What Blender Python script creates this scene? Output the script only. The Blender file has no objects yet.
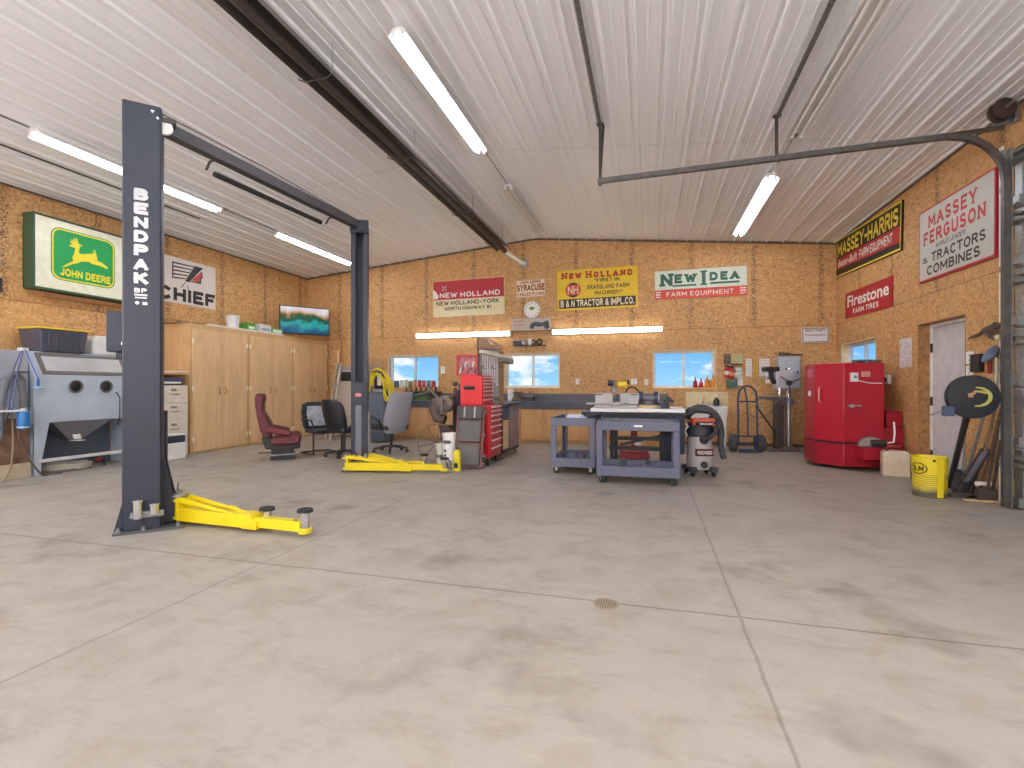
import bpy, bmesh, math, random
from mathutils import Matrix, Vector
from mathutils.geometry import tessellate_polygon
random.seed(7)
C = bpy.context.scene.collection
PI = math.pi
def R(d): return math.radians(d)
# ---- camera model of the photograph: pixel -> ray -> point on a real plane (metres)
FPX, CX, CY, CAMH = 497.0, 512.0, 386.5, 1.22
YAW = math.atan(137/497); cy_, sy_ = math.cos(YAW), math.sin(YAW)
D, XL, XR, YF = 11.16, -8.66, 3.56, -4.6           # back, left, right, front walls
EAVE, RIDGE, RX = 4.07, 4.64, -2.55
def ray(px, py):
    r = (px-CX)/FPX; u = (CY-py)/FPX
    return (-sy_+r*cy_, cy_+r*sy_, u)
def FL(px, py, z=0.0):
    d = ray(px, py); t = (z-CAMH)/d[2]; return Vector((d[0]*t, d[1]*t, z))
def AY(px, py, y=D):
    d = ray(px, py); t = y/d[1]; return Vector((d[0]*t, y, CAMH+d[2]*t))
def AX(px, py, x):
    d = ray(px, py); t = x/d[0]; return Vector((x, d[1]*t, CAMH+d[2]*t))
def AD(px, py, dep):
    d = ray(px, py); return Vector((d[0]*dep, d[1]*dep, CAMH+d[2]*dep))
def zceil(x): return RIDGE-(RIDGE-EAVE)*abs(x-RX)/(XR-RX)

# ---- materials
def lin(c):
    return tuple(((v/255)/12.92 if v/255 <= .04045 else ((v/255+.055)/1.055)**2.4) for v in c)
def newmat(name):
    m = bpy.data.materials.new(name); m.use_nodes = True
    nt = m.node_tree; b = nt.nodes['Principled BSDF']; return m, nt, b
def N(nt, t, **kw):
    n = nt.nodes.new(t)
    for k, v in kw.items():
        if k in n.inputs: n.inputs[k].default_value = v
        else: setattr(n, k, v)
    return n
def mapr(nt, sock, a, b, c=0., d=1.):
    n = N(nt, 'ShaderNodeMapRange'); nt.links.new(sock, n.inputs[0])
    n.inputs[1].default_value = a; n.inputs[2].default_value = b; n.inputs[3].default_value = c; n.inputs[4].default_value = d
    return n.outputs[0]
def math_(nt, op, a, b=None):
    n = N(nt, 'ShaderNodeMath', operation=op)
    for i, v in enumerate((a, b)):
        if v is None: continue
        if isinstance(v, (int, float)): n.inputs[i].default_value = v
        else: nt.links.new(v, n.inputs[i])
    return n.outputs[0]
def mixc(nt, fac, a, b, mode='MIX'):
    n = N(nt, 'ShaderNodeMix', data_type='RGBA', blend_type=mode)
    for i, v in ((0, fac), (6, a), (7, b)):
        if isinstance(v, (int, float)): n.inputs[i].default_value = v
        elif isinstance(v, tuple): n.inputs[i].default_value = (*v, 1)
        else: nt.links.new(v, n.inputs[i])
    return n.outputs[2]
_M = {}
def M(name, rgb, rough=.5, metal=0., var=.08, scale=9., bump=0., coat=0., stretch=None):
    if name in _M: return _M[name]
    m, nt, b = newmat(name); L = nt.links.new
    base = lin(rgb)
    tc = N(nt, 'ShaderNodeTexCoord'); src = tc.outputs['Object']
    if stretch:
        mp = N(nt, 'ShaderNodeMapping'); mp.inputs['Scale'].default_value = stretch; L(src, mp.inputs[0]); src = mp.outputs[0]
    nz = N(nt, 'ShaderNodeTexNoise', Scale=scale, Detail=4.); L(src, nz.inputs['Vector'])
    f = mapr(nt, nz.outputs[0], .3, .7)
    c = mixc(nt, f, tuple(v*(1-var) for v in base), tuple(min(1, v*(1+var)) for v in base))
    L(c, b.inputs['Base Color']); b.inputs['Roughness'].default_value = rough; b.inputs['Metallic'].default_value = metal
    if coat: b.inputs['Coat Weight'].default_value = coat
    if bump:
        bp = N(nt, 'ShaderNodeBump', Strength=bump, Distance=.01); L(nz.outputs[0], bp.inputs['Height']); L(bp.outputs[0], b.inputs['Normal'])
    _M[name] = m; return m
def emis(name, rgb, s):
    if name in _M: return _M[name]
    m, nt, b = newmat(name)
    b.inputs['Base Color'].default_value = (*lin(rgb), 1); b.inputs['Emission Color'].default_value = (*lin(rgb), 1)
    b.inputs['Emission Strength'].default_value = s; _M[name] = m; return m
def osb(name, axis, off=0., zsplit=2.44):
    m, nt, b = newmat(name); L = nt.links.new
    tc = N(nt, 'ShaderNodeTexCoord'); o = tc.outputs['Object']
    def vor(sc, rot):
        mp = N(nt, 'ShaderNodeMapping'); mp.inputs['Scale'].default_value = sc; mp.inputs['Rotation'].default_value = rot; L(o, mp.inputs[0])
        v = N(nt, 'ShaderNodeTexVoronoi', Scale=1.); L(mp.outputs[0], v.inputs['Vector'])
        s = N(nt, 'ShaderNodeSeparateColor'); L(v.outputs['Color'], s.inputs[0]); return s.outputs
    r1 = (0, R(25), 0) if axis == 'x' else (R(25), 0, 0); r2 = (0, R(-30), 0) if axis == 'x' else (R(-30), 0, 0)
    A = vor((17, 17, 50), r1); Bv = vor((52, 52, 19), r2)
    nz = N(nt, 'ShaderNodeTexNoise', Scale=7., Detail=2.); L(o, nz.inputs['Vector'])
    k = mapr(nt, nz.outputs[0], .45, .55)
    v = N(nt, 'ShaderNodeMix', data_type='FLOAT'); L(k, v.inputs[0]); L(A[0], v.inputs[2]); L(Bv[1], v.inputs[3])
    cr = N(nt, 'ShaderNodeValToRGB'); L(v.outputs[0], cr.inputs[0]); e = cr.color_ramp.elements
    e[0].position = 0.; e[0].color = (*lin((140, 100, 60)), 1); e[1].position = 1.; e[1].color = (*lin((220, 178, 122)), 1)
    for p, c in ((.12, (175, 129, 80)), (.4, (194, 148, 95)), (.75, (205, 160, 107))):
        q = e.new(p); q.color = (*lin(c), 1)
    sp = N(nt, 'ShaderNodeSeparateXYZ'); L(o, sp.inputs[0])
    u = sp.outputs[0 if axis == 'x' else 1]
    big = N(nt, 'ShaderNodeTexNoise', Scale=.9, Detail=2.); L(o, big.inputs['Vector'])
    col = mixc(nt, mapr(nt, big.outputs[0], .35, .65, 0, .35), cr.outputs[0], lin((213, 165, 104)))
    # sheet joints: dark flecked strips every 1.22 m on the upper sheets, fine line at the horizontal joint
    fr = math_(nt, 'FRACT', math_(nt, 'DIVIDE', math_(nt, 'ADD', u, 100*1.22-off), 1.22))
    dist = math_(nt, 'ABSOLUTE', math_(nt, 'SUBTRACT', fr, .5))
    band = mapr(nt, dist, .015, .06, 1., 0.)
    wh = N(nt, 'ShaderNodeTexNoise', Scale=46., Detail=2.); L(o, wh.inputs['Vector'])
    fleck = mapr(nt, wh.outputs[0], .48, .56)
    sk = N(nt, 'ShaderNodeTexNoise', Scale=55., Detail=2.); L(o, sk.inputs['Vector'])
    col = mixc(nt, mapr(nt, sk.outputs[0], .6, .72, 0, .65), col, lin((112, 78, 46)))
    up = math_(nt, 'GREATER_THAN', sp.outputs[2], zsplit)
    upk = math_(nt, 'ADD', math_(nt, 'MULTIPLY', up, .8), .06)
    col = mixc(nt, math_(nt, 'MULTIPLY', math_(nt, 'MULTIPLY', band, fleck), upk), col, lin((92, 66, 44)))
    ln = mapr(nt, math_(nt, 'ABSOLUTE', math_(nt, 'SUBTRACT', sp.outputs[2], zsplit)), .004, .01, .55, 0.)
    col = mixc(nt, ln, col, lin((110, 76, 46)))
    L(col, b.inputs['Base Color']); b.inputs['Roughness'].default_value = .62
    bp = N(nt, 'ShaderNodeBump', Strength=.25, Distance=.004); L(v.outputs[0], bp.inputs['Height']); L(bp.outputs[0], b.inputs['Normal'])
    return m
def plywood(name, rgb, dark):
    if name in _M: return _M[name]
    m, nt, b = newmat(name); L = nt.links.new
    tc = N(nt, 'ShaderNodeTexCoord'); mp = N(nt, 'ShaderNodeMapping'); mp.inputs['Scale'].default_value = (6, 6, .7); L(tc.outputs['Object'], mp.inputs[0])
    nz = N(nt, 'ShaderNodeTexNoise', Scale=2.2, Detail=6., Distortion=.6); L(mp.outputs[0], nz.inputs['Vector'])
    n2 = N(nt, 'ShaderNodeTexNoise', Scale=1.6, Detail=3.); L(tc.outputs['Object'], n2.inputs['Vector'])
    c = mixc(nt, mapr(nt, nz.outputs[0], .35, .7), lin(rgb), tuple(v*.82 for v in lin(rgb)))
    c = mixc(nt, mapr(nt, n2.outputs[0], .6, .75, 0, .6), c, lin(dark))
    L(c, b.inputs['Base Color']); b.inputs['Roughness'].default_value = .5; _M[name] = m; return m

# ---- mesh builder
class MB:
    def __init__(s, m=None): s.bm = bmesh.new(); s.m = m or Matrix.Identity(4)
    def vs(s, pts): return [s.bm.verts.new(s.m @ Vector(p)) for p in pts]
    def face(s, pts):
        try: return s.bm.faces.new(s.vs(pts))
        except ValueError: return None
    def box(s, x0, x1, y0, y1, z0, z1):
        v = s.vs([(x, y, z) for z in (z0, z1) for x, y in ((x0, y0), (x1, y0), (x1, y1), (x0, y1))])
        for q in ((3, 2, 1, 0), (4, 5, 6, 7), (0, 1, 5, 4), (1, 2, 6, 5), (2, 3, 7, 6), (3, 0, 4, 7)): s.bm.faces.new([v[i] for i in q])
        return s
    def bar(s, p, q, w, h, up=(0, 0, 1)):
        p, q = Vector(p), Vector(q); d = (q-p); l = d.length; d /= l
        x = d.cross(Vector(up)); x = x.normalized() if x.length > 1e-5 else Vector((1, 0, 0)); z = x.cross(d)
        pts = [p+d*t+x*a*w/2+z*b*h/2 for t in (0, l) for a, b in ((-1, -1), (1, -1), (1, 1), (-1, 1))]
        v = s.vs(pts)
        for f in ((3, 2, 1, 0), (4, 5, 6, 7), (0, 1, 5, 4), (1, 2, 6, 5), (2, 3, 7, 6), (3, 0, 4, 7)): s.bm.faces.new([v[i] for i in f])
        return s
    def ring(s, c, ax, r, n, ref=None):
        ax = Vector(ax).normalized(); a = Vector(ref) if ref else (Vector((0, 0, 1)) if abs(ax.z) < .9 else Vector((1, 0, 0)))
        u = ax.cross(a).normalized(); v = ax.cross(u)
        return [Vector(c)+u*(r*math.cos(2*PI*i/n))+v*(r*math.sin(2*PI*i/n)) for i in range(n)]
    def loft(s, rings, cap=True, closed=False):
        vv = [s.vs(r) for r in rings]; n = len(vv[0])
        pairs = list(zip(vv, vv[1:])) + ([(vv[-1], vv[0])] if closed else [])
        for a, b in pairs:
            for i in range(n): s.bm.faces.new((a[i], a[(i+1) % n], b[(i+1) % n], b[i]))
        if cap and not closed: s.bm.faces.new(vv[0][::-1]); s.bm.faces.new(vv[-1])
        return s
    def cyl(s, p, q, r, r2=None, n=20):
        ax = Vector(q)-Vector(p); return s.loft([s.ring(p, ax, r, n), s.ring(q, ax, r if r2 is None else r2, n)])
    def tube(s, pts, r, n=8, closed=False):
        pts = [Vector(p) for p in pts]; rs = []; ref = None; k = len(pts)
        for i in range(k):
            a = pts[(i-1) % k] if (closed or i) else pts[0]; b = pts[(i+1) % k] if (closed or i < k-1) else pts[-1]
            t = (b-a).normalized()
            if ref is None: ref = Vector((0, 0, 1)) if abs(t.z) < .9 else Vector((1, 0, 0))
            u = t.cross(ref).normalized(); ref = u.cross(t)
            v = t.cross(u)
            rr = r[i] if isinstance(r, (list, tuple)) else r
            rs.append([pts[i]+u*(rr*math.cos(2*PI*j/n))+v*(rr*math.sin(2*PI*j/n)) for j in range(n)])
        return s.loft(rs, closed=closed)
    def lathe(s, prof, c=(0, 0, 0), n=28, ax=(0, 0, 1)):
        c = Vector(c); ax = Vector(ax).normalized()
        return s.loft([s.ring(c+ax*z, ax, max(r, 1e-4), n) for r, z in prof])
    def prism(s, poly, d0, d1, ax='y'):
        f = {'y': lambda a, b, d: (a, d, b), 'x': lambda a, b, d: (d, a, b), 'z': lambda a, b, d: (a, b, d)}[ax]
        return s.loft([[f(a, b, d0) for a, b in poly], [f(a, b, d1) for a, b in poly]])
    def ball(s, c, r, n=12, sc=(1, 1, 1)):
        k = n//2
        return s.loft([[Vector(c)+Vector((sc[0]*r*math.sin(PI*i/k)*math.cos(2*PI*j/n)+1e-5, sc[1]*r*math.sin(PI*i/k)*math.sin(2*PI*j/n), -sc[2]*r*math.cos(PI*i/k))) for j in range(n)] for i in range(1, k)])
    def flat(s, poly, d=0.):          # flat figure in the local XZ plane at depth d (facing -Y)
        v = s.vs([(a, d, b) for a, b in poly])
        if len(v) <= 4:
            try: s.bm.faces.new(v)
            except ValueError: pass
            return
        for t in tessellate_polygon([[Vector((a, b, 0)) for a, b in poly]]):
            try: s.bm.faces.new([v[i] for i in t])
            except ValueError: pass
    def build(s, name, mat, parent=None, bev=0., world=False, loc=None, sharp=.55, sub=0, smooth=True):
        bm = s.bm
        if loc is not None: bmesh.ops.translate(bm, verts=bm.verts, vec=-Vector(loc))
        if parent is not None and world:
            p = parent; mm = Matrix.Identity(4)
            while p is not None: mm = p.matrix_basis @ mm; p = p.parent
            bmesh.ops.transform(bm, matrix=mm.inverted(), verts=bm.verts)
        bmesh.ops.remove_doubles(bm, verts=bm.verts, dist=1e-6)
        bmesh.ops.recalc_face_normals(bm, faces=bm.faces)
        for f in bm.faces: f.smooth = smooth
        for e in bm.edges:
            if len(e.link_faces) != 2 or e.calc_face_angle(0) > sharp: e.smooth = False
        me = bpy.data.meshes.new(name); bm.to_mesh(me); bm.free()
        o = bpy.data.objects.new(name, me); C.objects.link(o)
        me.materials.append(mat)
        if loc is not None: o.location = loc
        if parent is not None: o.parent = parent
        if bev:
            b = o.modifiers.new('Bevel', 'BEVEL'); b.width = bev; b.segments = 2; b.limit_method = 'ANGLE'; b.angle_limit = R(40)
        if sub:
            b = o.modifiers.new('Sub', 'SUBSURF'); b.levels = sub; b.render_levels = sub
        return o
def tag(o, label, cat, group=None):
    o['label'] = label; o['category'] = cat
    if group: o['group'] = group
    return o
def thing(name, label, cat, loc=(0, 0, 0), rz=0., group=None):
    o = bpy.data.objects.new(name, None); C.objects.link(o); o.empty_display_size = .05
    o.location = loc; o.rotation_euler = (0, 0, rz); tag(o, label, cat, group)
    o.matrix_basis = Matrix.Translation(Vector(loc)) @ Matrix.Rotation(rz, 4, 'Z')
    return o
def struct(o): o['kind'] = 'structure'; return o
def dup(root, loc, rz=None, label=None, group=None):
    r = root.copy(); C.objects.link(r); r.location = loc
    if rz is not None: r.rotation_euler = (0, 0, rz)
    if label: r['label'] = label
    if group: r['group'] = group
    for ch in list(root.children):
        c = ch.copy(); C.objects.link(c); c.parent = r
        for g in list(ch.children):
            d = g.copy(); C.objects.link(d); d.parent = c
    return r
def TR(x, y, z, rz=0., rx=0., ry=0.):
    return Matrix.Translation((x, y, z)) @ Matrix.Rotation(rz, 4, 'Z') @ Matrix.Rotation(ry, 4, 'Y') @ Matrix.Rotation(rx, 4, 'X')

# ---- lettering: stroke alphabet (optionally with slab serifs) and the built-in font
def arc(cx, cy, rx, ry, a0, a1, n=7): return [(cx+rx*math.cos(R(a0+(a1-a0)*i/n)), cy+ry*math.sin(R(a0+(a1-a0)*i/n))) for i in range(n+1)]
GL = {
 'A': (.8, [[(0, 0), (.4, 1), (.8, 0)], [(.16, .34), (.64, .34)]]),
 'B': (.66, [[(0, 0), (0, 1), (.38, 1)]+arc(.38, .77, .24, .23, 90, -90)+[(0, .54)], [(.38, .54)]+arc(.38, .27, .28, .27, 90, -90)+[(0, 0)]]),
 'C': (.72, [arc(.38, .5, .38, .5, 50, 310, 14)]),
 'D': (.72, [[(0, 0), (0, 1), (.32, 1)]+arc(.32, .5, .4, .5, 90, -90, 10)+[(0, 0)]]),
 'E': (.6, [[(.6, 1), (0, 1), (0, 0), (.6, 0)], [(0, .52), (.48, .52)]]),
 'F': (.58, [[(0, 0), (0, 1), (.58, 1)], [(0, .5), (.46, .5)]]),
 'G': (.74, [arc(.38, .5, .38, .5, 50, 330, 14)+[(.74, .45), (.45, .45)]]),
 'H': (.7, [[(0, 0), (0, 1)], [(.7, 0), (.7, 1)], [(0, .5), (.7, .5)]]),
 'I': (.0, [[(0, 0), (0, 1)]]),
 'J': (.45, [[(.45, 1), (.45, .28)]+arc(.22, .26, .23, .26, 0, -160)]),
 'K': (.68, [[(0, 0), (0, 1)], [(.62, 1), (0, .42)], [(.2, .6), (.68, 0)]]),
 'L': (.55, [[(0, 1), (0, 0), (.55, 0)]]),
 'M': (.9, [[(0, 0), (0, 1), (.45, .25), (.9, 1), (.9, 0)]]),
 'N': (.72, [[(0, 0), (0, 1), (.72, 0), (.72, 1)]]),
 'O': (.78, [arc(.39, .5, .39, .5, 0, 360, 18)]),
 'P': (.62, [[(0, 0), (0, 1), (.36, 1)]+arc(.36, .74, .26, .26, 90, -90)+[(0, .48)]]),
 'Q': (.78, [arc(.39, .5, .39, .5, 0, 360, 18), [(.5, .25), (.78, -.02)]]),
 'R': (.68, [[(0, 0), (0, 1), (.38, 1)]+arc(.38, .75, .26, .25, 90, -90)+[(0, .5)], [(.34, .5), (.68, 0)]]),
 'S': (.62, [arc(.31, .75, .3, .25, 40, 270, 9)+arc(.31, .25, .31, .25, 90, -145, 9)]),
 'T': (.66, [[(0, 1), (.66, 1)], [(.33, 1), (.33, 0)]]),
 'U': (.7, [[(0, 1), (0, .32)]+arc(.35, .33, .35, .33, 180, 360, 9)+[(.7, 1)]]),
 'V': (.74, [[(0, 1), (.37, 0), (.74, 1)]]),
 'W': (1.0, [[(0, 1), (.25, 0), (.5, .85), (.75, 0), (1., 1)]]),
 'X': (.7, [[(0, 0), (.7, 1)], [(0, 1), (.7, 0)]]),
 'Y': (.74, [[(0, 1), (.37, .5), (.74, 1)], [(.37, .5), (.37, 0)]]),
 '1': (.2, [[(0, .8), (.2, 1), (.2, 0)]]), '8': (.6, [arc(.3, .76, .25, .24, 0, 360, 12), arc(.3, .26, .3, .26, 0, 360, 12)]),
 '&': (.75, [[(.75, 0), (.2, .72)]+arc(.34, .82, .17, .18, 200, -20, 8)+[(.1, .42)]+arc(.3, .25, .26, .25, 150, 320, 8)+[(.7, .45)]]),
 '-': (.35, [[(0, .45), (.35, .45)]]), '.': (.0, [[(0, -.03), (0, .1)]]), '"': (.18, [[(0, .95), (0, .75)], [(.16, .95), (.16, .75)]]),
}
def letters(B, text, box, wt=.2, serif=0., gap=.16, d=0., small=None, slant=0.):
    """text in the XZ box (u0,v0,u1,v1); small: height of all but word-initial letters"""
    u0, v0, u1, v1 = box; H = v1-v0; x = 0.; items = []; first = True
    for ch in text:
        if ch == ' ': x += .45; first = True; continue
        sc = 1. if (small is None or first) else small; first = False
        w, st = GL[ch]; items.append((x, sc, st)); x += w*sc+wt+gap+(serif*wt*.9)
    tot = x-gap-serif*wt*.9
    sx = (u1-u0)/tot; t = wt/2
    cnt = [0]
    def P(p): return (u0+(p[0]+slant*p[1])*sx, v0+(t+p[1]*(1-wt))*H)
    def quad(a, b, ea=0., eb=0., hw=t):
        dx, dy = b[0]-a[0], b[1]-a[1]; l = math.hypot(dx, dy)
        if l < 1e-6: return
        dx /= l; dy /= l; k = (1-wt)
        a = (a[0]-dx*ea, a[1]-dy*ea); b = (b[0]+dx*eb, b[1]+dy*eb)
        nx, ny = -dy*hw, dx*hw
        B.flat([P((a[0]+nx, a[1]+ny/k)), P((b[0]+nx, b[1]+ny/k)), P((b[0]-nx, b[1]-ny/k)), P((a[0]-nx, a[1]-ny/k))][::-1], d-.00016*cnt[0]); cnt[0] = (cnt[0]+1) % 9
    for x0, sc, st in items:
        for pl in st:
            pts = [(x0+t+a*sc, b*sc) for a, b in pl]
            for i, (a, b) in enumerate(zip(pts, pts[1:])):
                last = i == len(pts)-2
                ea = t if i == 0 and abs(a[1]-b[1]) < .6*abs(a[0]-b[0])+1e-6 else (t*.6 if i else 0); eb = t*.6 if not last else 0.
                e0 = t*.98 if (i == 0) else ea
                quad(a, b, min(e0, t), t*.98 if last else eb)
            if serif:
                for a, b in ((pts[0], pts[1]), (pts[-1], pts[-2])):
                    if abs(a[0]-b[0]) < abs(a[1]-b[1]) and len(pl) < 12:
                        s_ = t*(1+serif); yy = a[1]
                        quad((a[0]-s_, yy), (a[0]+s_, yy), 0, 0, t*.62)
    return B
def typeset(B, text, box, bold=.0, d=0., shear=0., space=1.):
    cu = bpy.data.curves.new('lettering', 'FONT'); cu.body = text; cu.size = 1.; cu.offset = bold; cu.shear = shear; cu.resolution_u = 3; cu.space_character = space
    ob = bpy.data.objects.new('lettering', cu); me = bpy.data.meshes.new_from_object(ob)
    xs = [v.co.x for v in me.vertices]; ys = [v.co.y for v in me.vertices]
    if xs:
        a, b, c, e = min(xs), max(xs), min(ys), max(ys); u0, v0, u1, v1 = box
        vs = B.vs([(u0+(v.co.x-a)/(b-a)*(u1-u0), d, v0+(v.co.y-c)/(e-c)*(v1-v0)) for v in me.vertices])
        for p in me.polygons:
            try: B.bm.faces.new([vs[i] for i in p.vertices])
            except ValueError: pass
    bpy.data.objects.remove(ob); bpy.data.meshes.remove(me); bpy.data.curves.remove(cu)
    return B
def rrect(x0, x1, z0, z1, r, n=5):
    return arc(x1-r, z1-r, r, r, 0, 90, n)+arc(x0+r, z1-r, r, r, 90, 180, n)+arc(x0+r, z0+r, r, r, 180, 270, n)+arc(x1-r, z0+r, r, r, 270, 360, n)
# ================= setting =================
m_osb_b = osb('osb_back', 'x', AY(691, 290).x-.61); m_osb_r = osb('osb_side', 'y', AX(892, 250, XR).y-.61); m_osb_l = osb('osb_far', 'y', AX(265, 300, XL).y-.61)
m_white = M('white_vinyl', (236, 236, 232), .4); m_cream = M('cream_board', (238, 214, 172), .6); m_galv = M('galvanised', (150, 152, 152), .38, .75, .2, 24)
m_dark = M('dark_metal', (62, 60, 58), .45, .4); m_black = M('black_plastic', (30, 30, 33), .5); m_rubber = M('rubber', (38, 37, 37), .75)
m_chrome = M('chrome', (205, 206, 208), .22, .95, .05); m_steelw = M('white_paint_metal', (222, 219, 214), .35)
m_tube = emis('lamp_tube', (238, 245, 255), 30.); m_tubeoff = M('lamp_tube_off', (232, 232, 228), .3)

def floor_mat():
    m, nt, b = newmat('concrete'); L = nt.links.new
    tc = N(nt, 'ShaderNodeTexCoord'); o = tc.outputs['Object']
    n1 = N(nt, 'ShaderNodeTexNoise', Scale=.55, Detail=5., Roughness=.62); L(o, n1.inputs['Vector'])
    n2 = N(nt, 'ShaderNodeTexNoise', Scale=2.6, Detail=6., Roughness=.68, Distortion=.5); L(o, n2.inputs['Vector'])
    n3 = N(nt, 'ShaderNodeTexNoise', Scale=60., Detail=3.); L(o, n3.inputs['Vector'])
    mp = N(nt, 'ShaderNodeMapping'); mp.inputs['Scale'].default_value = (1.6, 4., 1); mp.inputs['Rotation'].default_value = (0, 0, R(20)); L(o, mp.inputs[0])
    n4 = N(nt, 'ShaderNodeTexNoise', Scale=1.7, Detail=8., Roughness=.72); L(mp.outputs[0], n4.inputs['Vector'])
    c = mixc(nt, mapr(nt, n1.outputs[0], .35, .65), lin((163, 155, 144)), lin((156, 150, 142)))
    c = mixc(nt, mapr(nt, n2.outputs[0], .48, .74, 0, .8), c, lin((146, 135, 121)))
    c = mixc(nt, mapr(nt, n4.outputs[0], .52, .76, 0, .8), c, lin((134, 123, 107)))
    c = mixc(nt, mapr(nt, n4.outputs[0], .42, .25, 0, .5), c, lin((180, 172, 158)))
    c = mixc(nt, mapr(nt, n3.outputs[0], .62, .8, 0, .4), c, lin((112, 102, 88)))
    # oil stains
    s1 = N(nt, 'ShaderNodeTexNoise', Scale=1.25, Detail=4., Roughness=.6); mp2 = N(nt, 'ShaderNodeMapping'); mp2.inputs['Location'].default_value = (3.3, 8.1, 0); L(o, mp2.inputs[0]); L(mp2.outputs[0], s1.inputs['Vector'])
    c = mixc(nt, mapr(nt, s1.outputs[0], .58, .74, 0, .7), c, lin((98, 90, 80)))
    sp = N(nt, 'ShaderNodeSeparateXYZ'); L(o, sp.inputs[0])
    w = math_(nt, 'MULTIPLY', math_(nt, 'SUBTRACT', n2.outputs[0], .5), .035)
    xs = [FL(720, 567).x, FL(265, 562).x]; yj = FL(640, 606).y
    tot = None
    for sock, vals in ((sp.outputs[0], xs+[xs[1]-3.6]), (sp.outputs[1], [yj, yj+3.95, yj-3.95])):
        for v in vals:
            d = math_(nt, 'ABSOLUTE', math_(nt, 'ADD', math_(nt, 'SUBTRACT', sock, v), w))
            k = mapr(nt, d, .004, .011, .75 if v == yj else .5, 0.)
            tot = k if tot is None else math_(nt, 'MAXIMUM', tot, k)
    c = mixc(nt, tot, c, lin((96, 86, 74)))
    L(c, b.inputs['Base Color'])
    L(mapr(nt, n2.outputs[0], .3, .7, .42, .62), b.inputs['Roughness'])
    bp = N(nt, 'ShaderNodeBump', Strength=.12, Distance=.003); L(n3.outputs[0], bp.inputs['Height']); L(bp.outputs[0], b.inputs['Normal'])
    return m
B = MB(); B.box(XL-.2, XR+.2, YF-.2, D+.2, -.15, 0); struct(B.build('floor', floor_mat()))
B = MB(); B.box(-150, 150, -150, 150, -.4, -.2); struct(B.build('ground', M('dry_grass', (142, 136, 96), .9, 0, .3, .4)))

def wall(name, axis, u0, u1, z1, t0, t1, holes, mat, extra=None):
    B = MB(); us = sorted({u0, u1, *[h[0] for h in holes], *[h[1] for h in holes]})
    def bx(a, b, z, zz):
        if zz-z < 1e-4: return
        B.box(a, b, t0, t1, z, zz) if axis == 'x' else B.box(t0, t1, a, b, z, zz)
    for a, b in zip(us, us[1:]):
        z = 0.
        for h in sorted([h for h in holes if h[0] <= a+1e-6 and h[1] >= b-1e-6], key=lambda h: h[2]):
            bx(a, b, z, h[2]); z = h[3]
        bx(a, b, z, z1)
    if extra: extra(B)
    return struct(B.build(name, mat))
ZW0, ZW1 = 1.18, 1.995
W = [(AY(388, 370).x, AY(438.5, 370).x), (AY(504.5, 370).x, AY(560, 370).x), (AY(652.5, 370).x, AY(716, 370).x)]
gable = lambda B: B.prism([(XL-.2, EAVE), (XR+.2, EAVE), (RX, RIDGE+.02)], D, D+.2)
wall('wall_back', 'x', XL-.2, XR+.2, EAVE, D, D+.2, [(a, b, ZW0, ZW1) for a, b in W], m_osb_b, gable)
wall('wall_front', 'x', XL-.2, XR+.2, EAVE, YF-.2, YF, [], osb('osb_front', 'x'), lambda B: B.prism([(XL-.2, EAVE), (XR+.2, EAVE), (RX, RIDGE+.02)], YF-.2, YF))
wall('wall_left', 'y', YF, D, EAVE+.02, XL-.2, XL, [], m_osb_l)
W4 = (AX(876, 345, XR).y, AX(841, 345, XR).y)
DR = (AX(966, 320, XR).y, AX(918, 330, XR).y); DZ = 2.07
GD = (1.95, 6.2); GZ = 3.62
wall('wall_right', 'y', YF, D, EAVE+.02, XR, XR+.2, [(*W4, ZW0, ZW1+.03), (*DR, 0, DZ), (*GD, 0, GZ)], m_osb_r)

# ribbed steel ceiling
def ceiling():
    B = MB(); pitch = .305; pr = []
    prof = [(0, 0), (.085, 0), (.09, .009), (.108, .009), (.113, 0), (.19, 0), (.195, .009), (.213, .009), (.218, 0), (.258, 0), (.27, .027), (.293, .027)]
    x = RX-pitch*21
    while x < XR+.3:
        for dx, dz in prof:
            xx = x+dx
            if XL-.02 <= xx <= XR+.02: pr.append((xx, zceil(xx)-dz))
        x += pitch
    pr.append((RX, RIDGE-.012)); pr.sort()
    a = B.vs([(x, YF-.02, z) for x, z in pr]); b = B.vs([(x, D+.02, z) for x, z in pr])
    for i in range(len(pr)-1): B.bm.faces.new((a[i], a[i+1], b[i+1], b[i]))
    top = B.vs([(XL-.02, YF, EAVE+.2), (RX, YF, RIDGE+.2), (XR+.02, YF, EAVE+.2), (XR+.02, D, EAVE+.2), (RX, D, RIDGE+.2), (XL-.02, D, EAVE+.2)])
    B.bm.faces.new((top[0], top[1], top[4], top[5])); B.bm.faces.new((top[1], top[2], top[3], top[4]))
    return B
def ceil_mat():
    m, nt, b = newmat('white_ribbed_steel'); L = nt.links.new
    tc = N(nt, 'ShaderNodeTexCoord'); o = tc.outputs['Object']
    n1 = N(nt, 'ShaderNodeTexNoise', Scale=.5, Detail=3.); L(o, n1.inputs['Vector'])
    c = mixc(nt, mapr(nt, n1.outputs[0], .3, .7), lin((243, 244, 246)), lin((238, 239, 241)))
    sp = N(nt, 'ShaderNodeSeparateXYZ'); L(o, sp.inputs[0])
    for yy in (AY(0, 0).y*0+6.79, 2.2):
        k = mapr(nt, math_(nt, 'ABSOLUTE', math_(nt, 'SUBTRACT', sp.outputs[1], yy)), .003, .01, .35, 0.)
        c = mixc(nt, k, c, lin((120, 116, 112)))
    L(c, b.inputs['Base Color']); b.inputs['Roughness'].default_value = .38
    return m
struct(ceiling().build('ceiling', ceil_mat(), sharp=.25))
m_trim = M('dark_trim', (92, 84, 78), .6)
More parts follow.
